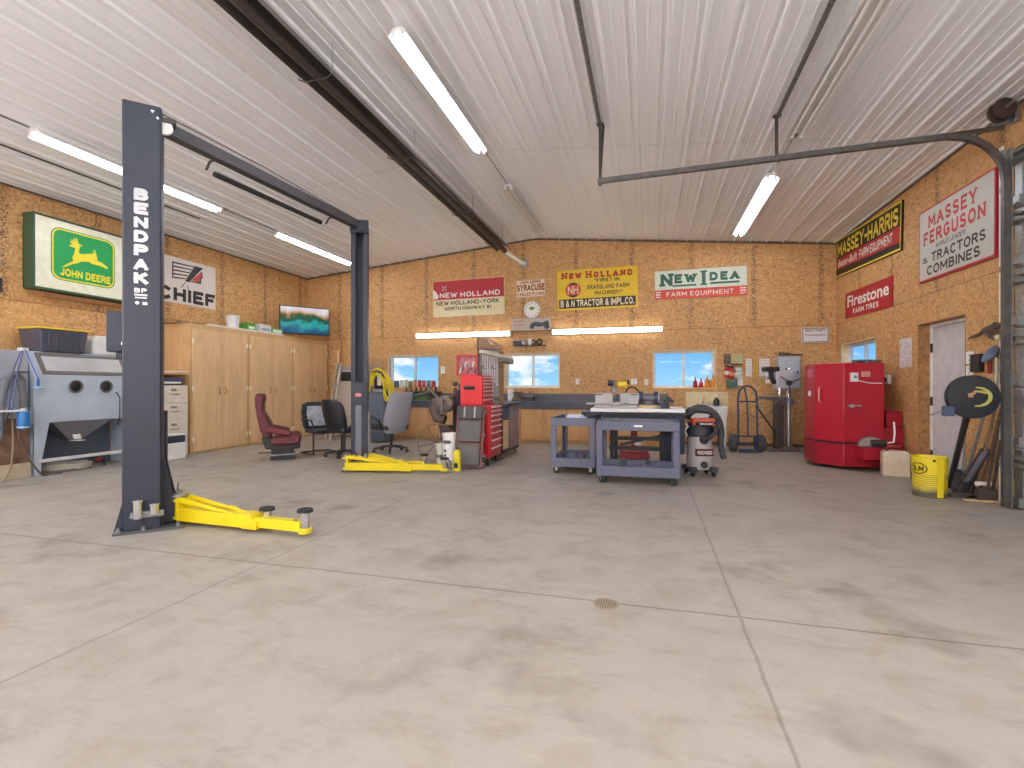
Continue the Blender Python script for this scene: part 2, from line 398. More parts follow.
for i, (a, b) in enumerate((((XL, EAVE), (RX, RIDGE)), ((RX, RIDGE), (XR, EAVE)))):
    B = MB(); B.bar((a[0], D-.011, a[1]-.035), (b[0], D-.011, b[1]-.035), .02, .035); struct(B.build('trim_%d' % (i+1), m_trim))
B = MB(); B.bar((XR-.008, YF, EAVE-.03), (XR-.008, D, EAVE-.03), .014, .03); struct(B.build('trim_3', m_trim))
B = MB(); B.bar((XL+.008, YF, EAVE-.03), (XL+.008, D, EAVE-.03), .014, .03); struct(B.build('trim_4', m_trim))
m_base = M('sill_plate', (96, 78, 60), .7)
B = MB(); B.box(XL, XR, D-.012, D-.001, 0, .06); struct(B.build('baseboard_back', m_base))
B = MB(); B.box(XR-.012, XR-.001, DR[1]+.02, D-.02, 0, .06); struct(B.build('baseboard_right', m_base))

def glass_mat():
    m = bpy.data.materials.new('window_glass'); m.use_nodes = True; nt = m.node_tree; nt.nodes.clear(); L = nt.links.new
    o = N(nt, 'ShaderNodeOutputMaterial'); t = N(nt, 'ShaderNodeBsdfTransparent'); g = N(nt, 'ShaderNodeBsdfGlossy', Roughness=.02)
    nz = N(nt, 'ShaderNodeTexNoise', Scale=2.); f = mapr(nt, nz.outputs[0], 0, 1, .0008, .0016)
    mx = N(nt, 'ShaderNodeMixShader'); L(f, mx.inputs[0]); L(t.outputs[0], mx.inputs[1]); L(g.outputs[0], mx.inputs[2]); L(mx.outputs[0], o.inputs[0])
    return m
m_glass = glass_mat()
def window(idx, w, h, loc, rz):
    r = struct(bpy.data.objects.new('window_%d' % idx, None)); C.objects.link(r); r.location = loc; r.rotation_euler = (0, 0, rz)
    B = MB(); t = .012                                            # pale board lining of the deep opening
    for q in ((0, t, 0, h), (w-t, w, 0, h), (t, w-t, 0, t), (t, w-t, h-t, h)): B.box(q[0], q[1], -.004, .2, q[2], q[3])
    B.build('casing', m_cream, r)
    B = MB(); f = .05
    for q in ((t, t+f, t, h-t), (w-t-f, w-t, t, h-t), (t+f, w-t-f, t, t+f), (t+f, w-t-f, h-t-f, h-t)): B.box(q[0], q[1], .12, .18, q[2], q[3])
    B.box(w/2-.028, w/2+.028, .125, .17, t+f, h-t-f); B.build('window_frame', m_white, r, .004)
    B = MB(); B.box(t+f, w-t-f, .148, .152, t+f, h-t-f); B.build('pane', m_glass, r)
for i, (a, b) in enumerate(W): window(i+1, b-a, ZW1-ZW0, (a, D, ZW0), 0)
window(4, W4[1]-W4[0], ZW1+.03-ZW0, (XR, W4[1], ZW0), -PI/2)
# white steel door in its recess on the right wall
r = struct(bpy.data.objects.new('door_1', None)); C.objects.link(r); r.location = (XR, DR[1], 0); r.rotation_euler = (0, 0, -PI/2)
w = DR[1]-DR[0]
B = MB()
for q in ((0, .05, 0, DZ), (w-.05, w, 0, DZ), (.05, w-.05, DZ-.05, DZ)): B.box(q[0], q[1], .13, .2, q[2], q[3])
B.build('door_frame', m_white, r, .004)
B = MB(); B.box(.055, w-.055, .145, .185, .02, DZ-.055); B.build('leaf', M('door_paint', (205, 204, 206), .4), r, .003)
for z in (.3, 1.02, 1.74):
    B = MB(); B.box(.035, .06, .122, .144, z-.06, z+.06); B.build('hinge', m_dark, r)
B = MB(); B.box(0, .014, -.003, .13, 0, DZ); B.box(.014, w-.014, -.003, .13, DZ-.012, DZ); B.box(w-.014, w, -.003, .13, 0, DZ); B.build('casing', M('reveal_osb', (160, 116, 68), .6, 0, .35, 14), r)
B = MB(); B.lathe([(.025, 0), (.03, .02), (.012, .03), (.012, .055), (.03, .06), (.032, .08), (.015, .092)], (w-.13, .145, 1.0), 16, (0, -1, 0)); B.build('door_knob', m_chrome, r)
# sectional overhead door (closed) on the right wall
m_door = M('overhead_door', (196, 196, 194), .45)
r = struct(bpy.data.objects.new('door_2', None)); C.objects.link(r); r.location = (XR, GD[1], 0); r.rotation_euler = (0, 0, -PI/2)
w = GD[1]-GD[0]; n = 6; ph = GZ/n
for i in range(n):
    B = MB(); B.box(-.02, w+.02, .01, .06, i*ph+.006, (i+1)*ph-.006)
    B.build('panel', m_door, r, .006)
    B = MB(); z = (i+1)*ph-.12
    B.box(.02, w-.02, -.004, .008, z-.05, z+.05); B.box(.02, w-.02, -.075, -.004, z+.046, z+.052); B.box(.02, w-.02, -.075, -.004, z-.052, z-.046); B.box(.02, w-.02, -.08, -.075, z+.02, z+.052); B.box(.02, w-.02, -.08, -.075, z-.052, z-.02)
    B.build('strut', m_galv, r)
    B = MB(); B.box(.03, .13, -.006, .01, i*ph+.02, (i+1)*ph-.02); B.build('end_stile', m_galv, r)
    B = MB(); B.box(.02, .13, -.03, -.006, i*ph+.02, i*ph+.11); B.cyl((-.02, -.035, i*ph+.03), (.12, -.035, i*ph+.03), .009, n=10); B.lathe([(.022, 0), (.022, .02)], (-.03, -.035, i*ph+.03), 14, (1, 0, 0)); B.build('roller_hinge', m_galv, r, .003)

B = MB(); B.box(XR-.02, XR-.001, 6.34, 6.385, 0, GZ+.1); struct(B.build('trim_5', m_white))
# ================= overhead door hardware =================
YT = 6.11                                                        # plane of the door track
t = thing('door_track', 'galvanised overhead door track curving up the jamb and running out under the ceiling', 'door track', (3.44, YT, 0))
zt = 3.83; pts = [(0, 0, .02), (0, 0, 3.28)]+[(-.5+.5*math.cos(R(a)), 0, 3.28+.5*math.sin(R(a))) for a in range(12, 90, 12)]
xe = AY(598, 183, YT).x-3.44
pts += [(-.5, 0, 3.785), (xe, 0, AY(598, 181.5, YT).z)]
def sweep(pts, prof):                                            # profile (across, out) swept along a path in the XZ plane
    rings = []
    for i, p in enumerate(pts):
        a = Vector(pts[max(i-1, 0)]); b = Vector(pts[min(i+1, len(pts)-1)]); d = (b-a).normalized(); nrm = Vector((d.z, 0, -d.x))
        rings.append([Vector(p)+Vector((0, u, 0))+nrm*v for u, v in prof])
    return rings
B = MB(); B.loft(sweep(pts, [(-.03, -.028), (.022, -.028), (.022, -.02), (-.022, -.02), (-.022, .02), (.022, .02), (.022, .028), (-.03, .028)])); B.build('track_rail', M('track_steel', (96, 95, 93), .42, .7, .2, 20), t)
B = MB(); B.box(-.02, .03, .03, .034, 0, 3.6); B.box(.028, .032, -.05, .034, 0, 3.6)
B.build('jamb_angle', m_galv, t)
B = MB(); B.bar((.02, .045, 3.83), (-.75, .045, 3.8), .006, .045); B.bar((.02, .045, 3.85), (-.75, .045, 3.82), .04, .006); B.build('flag_angle', M('slotted_angle', (88, 82, 74), .5, .5), t)
for z in (.45, 1.4, 2.4, 3.2):
    B = MB(); B.box(-.03, .03, .025, .05, z-.03, z+.03); B.box(-.02, -.012, .0, .05, z-.03, z+.03); B.build('track_bracket', m_galv, t, .003)
def hanger(name, label, x, y, zlow, slots=True, brace=None):
    t = thing(name, label, 'hanger', (x, y, zlow)); zc = zceil(x)-.02
    B = MB(); B.box(-.002, .002, -.018, .018, 0, zc-zlow); B.box(-.018, .018, .016, .02, 0, zc-zlow); B.build('angle_iron', M('slotted_angle', (88, 82, 74), .5, .5), t)
    B = MB(); B.box(-.04, .04, -.03, .03, zc-zlow-.012, zc-zlow+.004); B.lathe([(.012, 0), (.012, .012)], (0, 0, zc-zlow-.024), 6); B.build('mounting_foot', m_dark, t)
    if brace:
        B = MB(); B.bar((0, .022, brace[0]), (brace[1], .022, zc-zlow-.005), .006, .03); B.build('brace', m_dark, t)
    return t
hanger('track_hanger', 'slotted steel angle dropping from ceiling to the free end of the door track', AY(598, 183, YT).x+.02, YT+.045, AY(598, 184, YT).z, brace=(.1, .04))
hanger('track_hanger', 'slotted steel hanger holding the middle of the door track beside the two-tube fixture', AY(778, 158, YT).x, YT+.045, AY(778, 158, YT).z)
# ceiling channel strips that carry the hangers
for lab, x in (('slim dark ceiling rail above the free end of the door track', AY(598, 183, YT).x+.02), ('perforated steel ceiling rail above the middle door track hanger', AY(778, 158, YT).x)):
    B = MB(); z = zceil(x)-.02; B.box(x-.02, x+.02, -1., YT+.02, z-.03, z); o = B.build('ceiling_rail', M('rail_steel', (120, 116, 112), .5, .5, .4, 30), loc=(x, 3, z-.03)); tag(o, lab, 'ceiling rail')
t = thing('torsion_shaft', 'dark brown cable drum and torsion shaft at the top of the overhead door', 'cable drum', (3.4, YT, 3.98))
B = MB(); B.lathe([(.03, -.02), (.1, -.015), (.1, .0), (.075, .008), (.075, .07), (.1, .08), (.1, .095), (.03, .1)], (0, .02, 0), 24, (0, -1, 0)); B.build('drum', M('brown_iron', (66, 50, 42), .5, .3), t, .003)
B = MB(); B.cyl((0, .08, 0), (0, -4.4, 0), .014, n=12); B.build('shaft', m_galv, t)
B = MB(); B.box(-.04, .12, .05, .06, -.12, .06); B.box(.11, .15, -.02, .06, -.12, .06); B.build('bearing_plate', m_galv, t, .003)

# ================= lamps =================
def strip_light(label, x, y0, y1, lit, group='ceiling strip lights'):
    zc = zceil(x)-.022; ang = math.atan2((RIDGE-EAVE)/(XR-RX), 1)*(1 if x < RX else -1)
    if abs(x-RX) < .15: ang = 0
    t = thing('strip_light', label, 'light', (x, (y0+y1)/2, zc), 0, group); h = (y1-y0)/2
    mm = Matrix.Rotation(-ang, 4, 'Y')
    B = MB(mm); B.prism([(-.05, -.005), (.05, -.005), (.115, -.085), (.105, -.088), (.045, -.04), (-.045, -.04), (-.105, -.088), (-.115, -.085)], -h, h); B.build('housing', m_steelw, t, .004)
    for s in (-1, 1):
        B = MB(mm); B.cyl((s*.046, -h+.03, -.078), (s*.046, h-.03, -.078), .016, n=10); B.build('lamp_tube', m_tube if lit else m_tubeoff, t)
        for e in (-h+.012, h-.012):
            B = MB(mm); B.box(s*.046-.016, s*.046+.016, e-.012, e+.012, -.1, -.035); B.build('lamp_holder', m_white, t)
    return t
RXS = (-6.88, -2.26, 1.67)
strip_light('lit twin-tube strip light on the ceiling, partly behind the tall lift column', RXS[0], 4.08, 6.66, True)
strip_light('lit strip light on the ceiling over the plywood cabinets', RXS[0], 8.02, 10.45, True)
strip_light('large bright strip light on the ceiling beside the dark heater tube', RXS[1], 4.2, 6.62, True)
strip_light('unlit twin-tube strip light near the ridge by the back wall', RXS[1], 7.95, 10.45, False)
strip_light('unlit strip light on the ceiling slope beside the perforated rail', RXS[2], 4.1, 6.5, False)
strip_light('lit strip light on the ceiling slope just past the door track', RXS[2], 7.7, 10.43, True)
for x in RXS:
    for y in (.2, -3.6): strip_light('added fill strip light on the ceiling behind the camera', x, y, y+2.44, True, 'added fill lights behind the camera')  # unseen lamps added behind the camera to help light the room
def wall_light(label, x, y, z, rz, group='strip lights on the walls'):
    t = thing('wall_strip_light', label, 'light', (x, y, z), rz, group)
    B = MB(); B.box(-1.2, 1.2, -.035, -.002, -.06, .06); B.build('housing', m_steelw, t, .004)
    B = MB(); B.loft([[Vector((xx, -.035-.05*math.sin(PI*i/8), -.05*math.cos(PI*i/8))) for i in range(9)] for xx in (-1.18, 1.18)]); B.build('diffuser', emis('diffuser', (250, 246, 236), 12.) if y > 5 else emis('diffuser_fill', (236, 244, 255), 125.), t)  # much stronger glow on the added fill lamps than on the back wall
    B = MB(); B.box(-1.21, -1.18, -.09, -.002, -.06, .06); B.box(1.18, 1.21, -.09, -.002, -.06, .06); B.build('end_cap', m_white, t, .004)
zl = 2.455
wall_light('lit strip light on the back wall below the red and cream sign', AY(463, 335).x, D, zl, 0)
wall_light('lit strip light on the back wall below the yellow sign', AY(606, 331).x, D, zl, 0)
for y in (-3., .4):  # unseen side wall lamps, added to brighten ceiling and walls
    wall_light('added fill strip light on the left wall out of view', XL, y, 2.6, PI/2, 'added fill lights on the side walls'); wall_light('added fill strip light on the right wall out of view', XR, y, 2.6, -PI/2, 'added fill lights on the side walls')
for x in (-7., -4.2, -1.4, 1.4): wall_light('added fill strip light on the front wall behind the camera', x, YF, 2.5, PI, 'added fill lights on the front wall')  # unseen lamps added as frontal fill, mainly for the ceiling
# radiant tube heater
t = thing('radiant_heater', 'long dark radiant tube heater hung under the ceiling and running to the back wall', 'heater', (-3.16, 3.6, 4.3))
ya, yb = -1.2, 10.95-3.6
B = MB(); prof = [(-.17, -.02), (-.1, .1), (.1, .1), (.17, -.02), (.165, -.02), (.096, .093), (-.096, .093), (-.165, -.02)]; B.prism(prof, -4.2, yb-.15); B.build('reflector', M('reflector', (100, 96, 92), .3, .7), t)
B = MB(); B.cyl((0, -4.3, 0), (0, yb-.1, 0), .052, n=20); B.build('burner_tube', M('burner_tube', (70, 64, 60), .55, .3), t)
for y in (-1.5, .6, 2.35, 4.6, 6.4):
    B = MB(); B.tube([(-.2, y, -.03), (-.11, y, -.07), (0, y, -.065), (.11, y, -.07), (.2, y, -.03)], .006, 6); B.build('support_hook', m_dark, t)
    for s in (-1, 1):
        B = MB(); z1 = zceil(-3.16+s*.19)-.02-4.3
        nl = 9
        for k in range(nl):
            z = -.03+(z1+.03)*k/nl; q = (z1+.03)/nl
            B.tube([(s*.19+.008*math.cos(a)*(k % 2), y+.008*math.cos(a)*((k+1) % 2), z+q/2+q*.62*math.sin(a)) for a in [2*PI*j/8 for j in range(8)]], .0022, 5, True)
        B.build('hanging_chain', m_galv, t)
vt = AY(524.5, 263.5)
B = MB(); B.tube([(0, yb-.2, 0), (.0, yb-.05, 0), (vt.x+3.16-.05, D-3.6-.1, vt.z-4.3), (vt.x+3.16, D-3.6-.003, vt.z-4.3)], .05, 16); B.build('exhaust_pipe', M('white_pipe', (226, 218, 205), .4), t)
B = MB(); B.box(vt.x+3.16-.1, vt.x+3.16+.1, D-3.6-.012, D-3.6-.002, vt.z-4.3-.1, vt.z-4.3+.1); B.build('vent_plate', m_galv, t, .003)
# conduits along the light rows
for lab, x, ya, yb in (('grey conduit on the ceiling joining the bright strip light to the unlit one', RXS[1], 6.66, 7.92), ('grey conduit on the ceiling from the lit strip light to the next over the cabinets', RXS[0], 6.7, 7.98), ('grey conduit on the ceiling ahead of the door track hanger light', RXS[2], 6.55, 7.66), ('grey conduit on the ceiling running to the light behind the lift column', RXS[0], 2.7, 4.04)):
    B = MB(); z = zceil(x)-.033; B.cyl((x, ya, z), (x, yb, z), .011, n=8); B.box(x-.03, x+.03, ya+.02, ya+.1, z-.02, z+.02); tag(B.build('conduit', m_galv, loc=(x, ya, z)), lab, 'conduit', 'lighting conduit')
B = MB(); z = zceil(-7.55)-.03; B.cyl((-7.55, 4.1, z), (-7.55, 6.9, z), .011, n=8); tag(B.build('conduit', m_dark, loc=(-7.55, 5, z)), 'thin dark line on the ceiling above the green sign', 'conduit')
# ================= signs =================
def paint(n, c, rough=.45): return M('paint_'+n, c, rough, 0, .04, 3)
P_RED = paint('red', (176, 28, 44)); P_CREAM = paint('cream', (226, 214, 172)); P_BLACK = paint('black', (32, 30, 28)); P_WHITE = paint('white', (232, 230, 222))
P_YEL = paint('yellow', (226, 190, 26)); P_GRN = paint('green', (26, 92, 66)); P_ORG = paint('orange_red', (208, 66, 40))
def sign(label, loc, rz, w, h, mat, th=.02, group=None, edge=None, tilt=0.):
    """origin: lower left corner on the wall, X along the wall, face towards local -Y"""
    t = thing('sign', label, 'sign', loc, rz, group)
    if tilt: t.rotation_euler = (0, tilt, rz); t.matrix_basis = Matrix.Translation(Vector(loc)) @ Matrix.Rotation(rz, 4, 'Z') @ Matrix.Rotation(tilt, 4, 'Y')
    B = MB(); B.box(0, w, -.003-th, -.003, 0, h); B.build('board', mat, t, .003); t['_d'] = -.003-th
    return t
def art(t, name, mat, fn, lift=.0015):
    B = MB(); d = t['_d']-lift; fn(B, d); return B.build(name, mat, t, smooth=False)
def art_lines(t, name, mat, fns, lift=.0015):
    for fn in fns: art(t, name, mat, fn, lift)
def rect(x0, x1, z0, z1): return [(x0, z0), (x1, z0), (x1, z1), (x0, z1)]
def frame(B, x0, x1, z0, z1, f, d):
    for q in ((x0, x1, z0, z0+f), (x0, x1, z1-f, z1), (x0, x0+f, z0+f, z1-f), (x1-f, x1, z0+f, z1-f)): B.flat(rect(*q), d)
# back wall: red and cream dealer sign
a = AY(433.5, 317.5); w, h = AY(505, 315).x-a.x, .87
t = sign('red and cream dealer sign with a white star on the back wall', (a.x, D, a.z), 0, w, h, P_CREAM, tilt=-.012)
art(t, 'red_field', P_RED, lambda B, d: B.flat(rect(.01, w-.01, h*.47, h-.01), d), .001)
def f(B, d):
    letters(B, 'NEW HOLLAND', (.1*w, .52*h, .94*w, .66*h), .2, d=d, gap=.2)
    for k in range(4):
        a = PI/4+k*PI/2; c = (.165*w, .78*h); B.flat([(c[0]+.02*math.cos(a+.9), c[1]+.02*math.sin(a+.9)), (c[0]+.02*math.cos(a-.9), c[1]+.02*math.sin(a-.9)), (c[0]+.1*math.cos(a), c[1]+.1*math.sin(a))], d)
    B.flat([(.01, .5*h), (.07*w, .5*h), (.085*w, .57*h), (.06*w, .66*h), (.03*w, .73*h), (.01, .76*h)], d)
art(t, 'lettering', P_WHITE, f, .002)
def f2(B, d):
    for k in range(4):
        a = PI/4+k*PI/2; c = (.165*w, .78*h); B.flat([(c[0]+.012*math.cos(a+.9), c[1]+.012*math.sin(a+.9)), (c[0]+.012*math.cos(a-.9), c[1]+.012*math.sin(a-.9)), (c[0]+.055*math.cos(a), c[1]+.055*math.sin(a))], d-.001)
for q in ((lambda B, d: letters(B, 'NEW HOLLAND-YORK', (.05*w, .31*h, .93*w, .43*h), .2, d=d)), (lambda B, d: letters(B, 'NORTH HIGHWAY 81', (.17*w, .165*h, .82*w, .265*h), .2, d=d)), f2): art(t, 'star' if q is f2 else 'lettering', P_BLACK, q, .002)
# small cream plow sign
a = AY(516.3, 298.6); w, h = AY(546, 298).x-a.x, AY(516, 280.5).z-a.z
t = sign('small cream plow sign with dark red letters above the wall clock', (a.x, D, a.z), 0, w, h, paint('pale_cream', (232, 212, 178)), tilt=-.02)
P_MAR = paint('maroon', (128, 36, 28))
art_lines(t, 'lettering', P_MAR, (lambda B, d: letters(B, 'JOHN DEERE', (.14*w, .76*h, .84*w, .92*h), .2, d=d), lambda B, d: letters(B, 'SYRACUSE', (.04*w, .36*h, .96*w, .72*h), .24, d=d, gap=.1), lambda B, d: letters(B, 'CHILLED PLOWS', (.06*w, .1*h, .94*w, .28*h), .2, d=d)))
art(t, 'border_line', P_MAR, lambda B, d: frame(B, .008, w-.008, .008, h-.008, .01, d))
# yellow sign
a = AY(557.5, 311); w, h = AY(638, 307).x-a.x, AY(557.5, 271.5).z-a.z
t = sign('yellow farm machinery sign with a black dealer strip on the back wall', (a.x, D, a.z), 0, w, h, P_YEL, tilt=-.012)
art(t, 'dealer_strip', P_BLACK, lambda B, d: B.flat(rrect(.025*w, .975*w, .045*h, .275*h, .02), d), .001)
art(t, 'dealer_lettering', P_CREAM, lambda B, d: letters(B, 'B & N TRACTOR & IMPL.CO.', (.045*w, .075*h, .955*w, .25*h), .22, d=d, gap=.12), .002)
art(t, 'title_lettering', paint('deep_red', (168, 40, 22)), lambda B, d: letters(B, 'NEW HOLLAND', (.06*w, .775*h, .94*w, .955*h), .27, .9, d=d, small=.78, gap=.12))
art_lines(t, 'lettering', P_BLACK, (lambda B, d: letters(B, '"FIRST IN', (.48*w, .66*h, .78*w, .75*h), .2, d=d), lambda B, d: letters(B, 'GRASSLAND FARM', (.38*w, .49*h, .9*w, .6*h), .2, d=d), lambda B, d: letters(B, 'MACHINERY"', (.48*w, .345*h, .82*w, .445*h), .2, d=d)))
cc = (.205*w, .5*h); rr = .185*h
art(t, 'emblem_disc', P_BLACK, lambda B, d: B.flat(arc(*cc, rr, rr, 0, 360, 28)[:-1], d), .001)
art(t, 'emblem_band', P_ORG, lambda B, d: B.flat([p for p in arc(*cc, rr*1.04, rr*1.04, -42, 42, 8)]+[p for p in arc(*cc, rr*1.04, rr*1.04, 138, 222, 8)], d), .002)
art(t, 'emblem_lettering', P_CREAM, lambda B, d: letters(B, 'NH', (cc[0]-rr*.7, cc[1]-rr*.55, cc[0]+rr*.7, cc[1]+rr*.55), .16, d=d), .003)
# white and red equipment sign
a = AY(655, 300); w, h = AY(747, 296).x-a.x, AY(655, 272).z-a.z
t = sign('white and red farm equipment sign with green slab letters on the back wall', (a.x, D, a.z), 0, w, h, paint('mint_white', (216, 224, 208)), tilt=-.01)
art(t, 'red_strip', P_ORG, lambda B, d: B.flat(rect(.0, w, 0, .33*h), d), .001)
def f(B, d):
    letters(B, 'N', (.065*w, .43*h, .2*w, .92*h), .28, .8, d=d); letters(B, 'EW', (.22*w, .53*h, .46*w, .86*h), .3, .8, d=d, gap=.1)
    B.flat(rect(.522*w, .562*w, .42*h, .93*h), d); B.flat(rect(.505*w, .579*w, .42*h, .48*h), d-.0003); B.flat(rect(.505*w, .579*w, .87*h, .93*h), d-.0003); letters(B, 'DEA', (.605*w, .56*h, .92*w, .86*h), .3, .8, d=d, gap=.1)
    B.flat(rect(.2*w, .46*w, .42*h, .48*h), d); B.flat(rect(.61*w, .92*w, .44*h, .51*h), d)
art(t, 'lettering', P_GRN, f, .002)
def f(B, d):
    letters(B, 'FARM EQUIPMENT', (.13*w, .08*h, .86*w, .24*h), .17, d=d, gap=.25)
    qx = .13*w+.73*w*.452; B.flat([(qx, .07*h), (qx+.02, .05*h), (qx+.035, .065*h), (qx+.012, .1*h)], d)
    for k in range(3): B.flat(rect(.01*w, .065*w, (.06+.085*k)*h, (.1+.085*k)*h), d); B.flat(rect(.925*w, .99*w, (.06+.085*k)*h, (.1+.085*k)*h), d)
art(t, 'strip_lettering', P_WHITE, f, .003)
# small white sign by the corner
a = AY(801.5, 343); w, h = AY(828.5, 342).x-a.x, AY(801.5, 328).z-a.z
t = sign('small white notice sign with dark letters high beside the corner', (a.x, D, a.z), 0, w, h, paint('cool_white', (222, 222, 226)))
art(t, 'lettering', P_BLACK, lambda B, d: (letters(B, 'WELD COUNTY', (.12*w, .74*h, .88*w, .9*h), .2, d=d), typeset(B, 'Thompson', (.1*w, .42*h, .88*w, .58*h), .01, d), frame(B, .01, w-.01, .01, h-.01, .012, d)))
# wall clock
c = AY(532.3, 309.8)
t = thing('wall_clock', 'round white wall clock with a green leaf mark on the back wall', 'clock', (c.x, D-.001, c.z))
rr = .19
B = MB(); B.lathe([(rr, 0), (rr+.01, .02), (rr, .04), (rr-.02, .035)], (0, 0, 0), 36, (0, -1, 0)); B.build('case', M('clock_case', (205, 205, 200), .4), t)
B = MB(); B.flat(arc(0, 0, rr-.015, rr-.015, 0, 360, 36)[:-1], -.037); B.build('dial', P_WHITE, t)
B = MB()
for k in range(12):
    a = k*PI/6; B.flat([(.145*math.sin(a)-.008, .145*math.cos(a)-.012), (.145*math.sin(a)+.008, .145*math.cos(a)-.012), (.145*math.sin(a)+.008, .145*math.cos(a)+.012), (.145*math.sin(a)-.008, .145*math.cos(a)+.012)], -.039)
B.build('numerals', P_BLACK, t)
B = MB(); B.flat([(-.05, .06), (-.07, .02), (0, -.02), (.06, .02), (.05, .07), (.01, .05)], -.039); B.build('leaf_mark', paint('leaf', (90, 150, 60)), t)
B = MB(); B.bar((0, -.042, 0), (.055, -.042, .03), .003, .008); B.build('hour_hand', P_BLACK, t)
B = MB(); B.bar((0, -.045, 0), (-.03, -.045, .11), .003, .006); B.build('minute_hand', P_BLACK, t)
# banner above the lamp gap
a = AY(512, 331.5); w = AY(551, 330).x-a.x; h = AY(512, 319).z-a.z
t = sign('long grey banner with a dark tractor drawing below the wall clock', (a.x, D, a.z), 0, w, h, paint('banner', (184, 172, 160)), .012)
def f(B, d):
    for cx, r in ((.52, .12), (.9, .14)): B.flat(arc(cx*w, .33*h, r*h*1.6, r*h*1.6, 0, 360, 14)[:-1], d)
    B.flat([(.47*w, .4*h), (.5*w, .6*h), (.62*w, .72*h), (.78*w, .62*h), (.92*w, .8*h), (.96*w, .6*h), (.93*w, .4*h), (.7*w, .3*h)], d)
art(t, 'tractor_drawing', M('print_slate', (74, 80, 92), .5), f)
art(t, 'lettering', P_RED, lambda B, d: (typeset(B, 'American', (.04*w, .72*h, .34*w, .9*h), .01, d), typeset(B, 'tractors', (.06*w, .42*h, .32*w, .58*h), .0, d)))
B = MB(); B.box(0, w*1.02, -.1, -.003, -.012, 0); B.build('ledge', M('ledge_wood', (150, 112, 74), .6), t)
# right wall signs
def pr(px, py): return AX(px, py, XR)
def rsign(label, tlpx, trpx, blpx, brpx, mat, th=.02, xw=XR):
    tl, tr, bl, br = [AX(*q, xw) for q in (tlpx, trpx, blpx, brpx)]
    w = ((tl.y-tr.y)+(bl.y-br.y))/2; h = ((tl.z-bl.z)+(tr.z-br.z))/2; zc = (tl.z+tr.z+bl.z+br.z)/4; yc = (tl.y+tr.y+bl.y+br.y)/4
    tilt = math.atan2(((tl.z+bl.z)-(tr.z+br.z))/2, w)
    return sign(label, (XR, yc+w/2, zc-h/2+math.sin(tilt)*w/2), -PI/2, w, h, mat, th, tilt=tilt), w, h
P_GREY = paint('sign_grey', (198, 198, 190))
t, w, h = rsign('large pale sign with a red rim, red and black letters, on the right wall', (922, 213), (999, 167.5), (922, 285), (999, 255.5), P_RED, .03)
art(t, 'face', P_GREY, lambda B, d: B.flat(rrect(.018, w-.018, .03, h-.022, .03), d), .001)
art_lines(t, 'title_lettering', paint('crimson', (190, 44, 58)), (lambda B, d: letters(B, 'MASSEY', (.15*w, .72*h, .8*w, .9*h), .22, .7, d=d, gap=.12), lambda B, d: letters(B, 'FERGUSON', (.075*w, .5*h, .9*w, .68*h), .22, .7, d=d, gap=.1)), .002)
art_lines(t, 'lettering', P_BLACK, (lambda B, d: letters(B, 'WORLD LEADER', (.26*w, .41*h, .66*w, .47*h), .16, d=d, slant=.3), lambda B, d: letters(B, 'TRACTORS', (.2*w, .24*h, .9*w, .37*h), .2, d=d, gap=.16), lambda B, d: letters(B, 'COMBINES', (.13*w, .075*h, .84*w, .205*h), .2, d=d, gap=.16), lambda B, d: letters(B, '&', (.06*w, .255*h, .14*w, .335*h), .16, d=d)), .002)
t, w, h = rsign('black, red and yellow farm equipment sign high on the right wall near the corner', (837.5, 241), (903.5, 201), (837.5, 279), (903.5, 249), P_BLACK, .03)
art(t, 'red_band', P_RED, lambda B, d: B.flat([(.02, .2*h), (w-.02, .17*h), (w-.02, .5*h), (.02, .5*h)], d), .001)
def f(B, d):
    letters(B, 'MASSEY-HARRIS', (.035*w, .53*h, .965*w, .9*h), .21, d=d, gap=.1); frame(B, 0.005, w-.005, .005, h-.005, .026, d)
art(t, 'title_lettering', paint('lemon', (228, 206, 70)), f, .002)
art_lines(t, 'lettering', P_WHITE, (lambda B, d: typeset(B, 'Better-Built', (.05*w, .25*h, .4*w, .44*h), .01, d, .3), lambda B, d: letters(B, 'FARM EQUIPMENT', (.43*w, .23*h, .9*w, .44*h), .2, d=d)), .003)
t, w, h = rsign('red tire sign with white letters on the right wall above the small window', (846, 293), (893.5, 276.5), (846, 320), (893.5, 305.5), P_RED, .012)
art_lines(t, 'lettering', P_WHITE, (lambda B, d: typeset(B, 'Firestone', (.06*w, .42*h, .94*w, .86*h), .022, d), lambda B, d: letters(B, 'FARM TIRES', (.2*w, .13*h, .75*w, .32*h), .24, .5, d=d)), .002)
# left wall: green and yellow light box
xf = -8.46
tl, bl, tr, br = AX(35, 214.5, xf), AX(35, 286, xf), AX(121.5, 237.5, xf), AX(121.5, 300, xf)
y0 = tl.y; w = 1.62; zb = (bl.z+br.z)/2; h = (tl.z+tr.z)/2-zb; th = xf-XL
t = thing('light_box_sign', 'cream light box sign with a leaping deer logo on the left wall', 'sign', (XL, y0, zb), PI/2)
B = MB(); f = .03
for q in ((-f, w+f, -f, 0), (-f, w+f, h, h+f), (-f, 0, 0, h), (w, w+f, 0, h)): B.box(q[0], q[1], -th-.008, -.003, q[2], q[3])
B.box(0, w, -th+.02, -.003, 0, h); B.build('case', M('case_green', (52, 84, 58), .4), t, .004)
B = MB(); B.box(0, w, -th, -th+.018, 0, h); B.build('face_panel', M('cream_acrylic', (240, 240, 218), .3), t)
def pj(cx, cy, s=6.983, ox=10, oy=200): p = AX(ox+cx/s, oy+cy/s, xf); return (p.y-y0, p.z-zb)
c0 = pj(285, 380); c1 = pj(732, 450); zt_, zb_ = pj(500, 232)[1], pj(500, 585)[1]
lx0, lx1 = c0[0], c1[0]
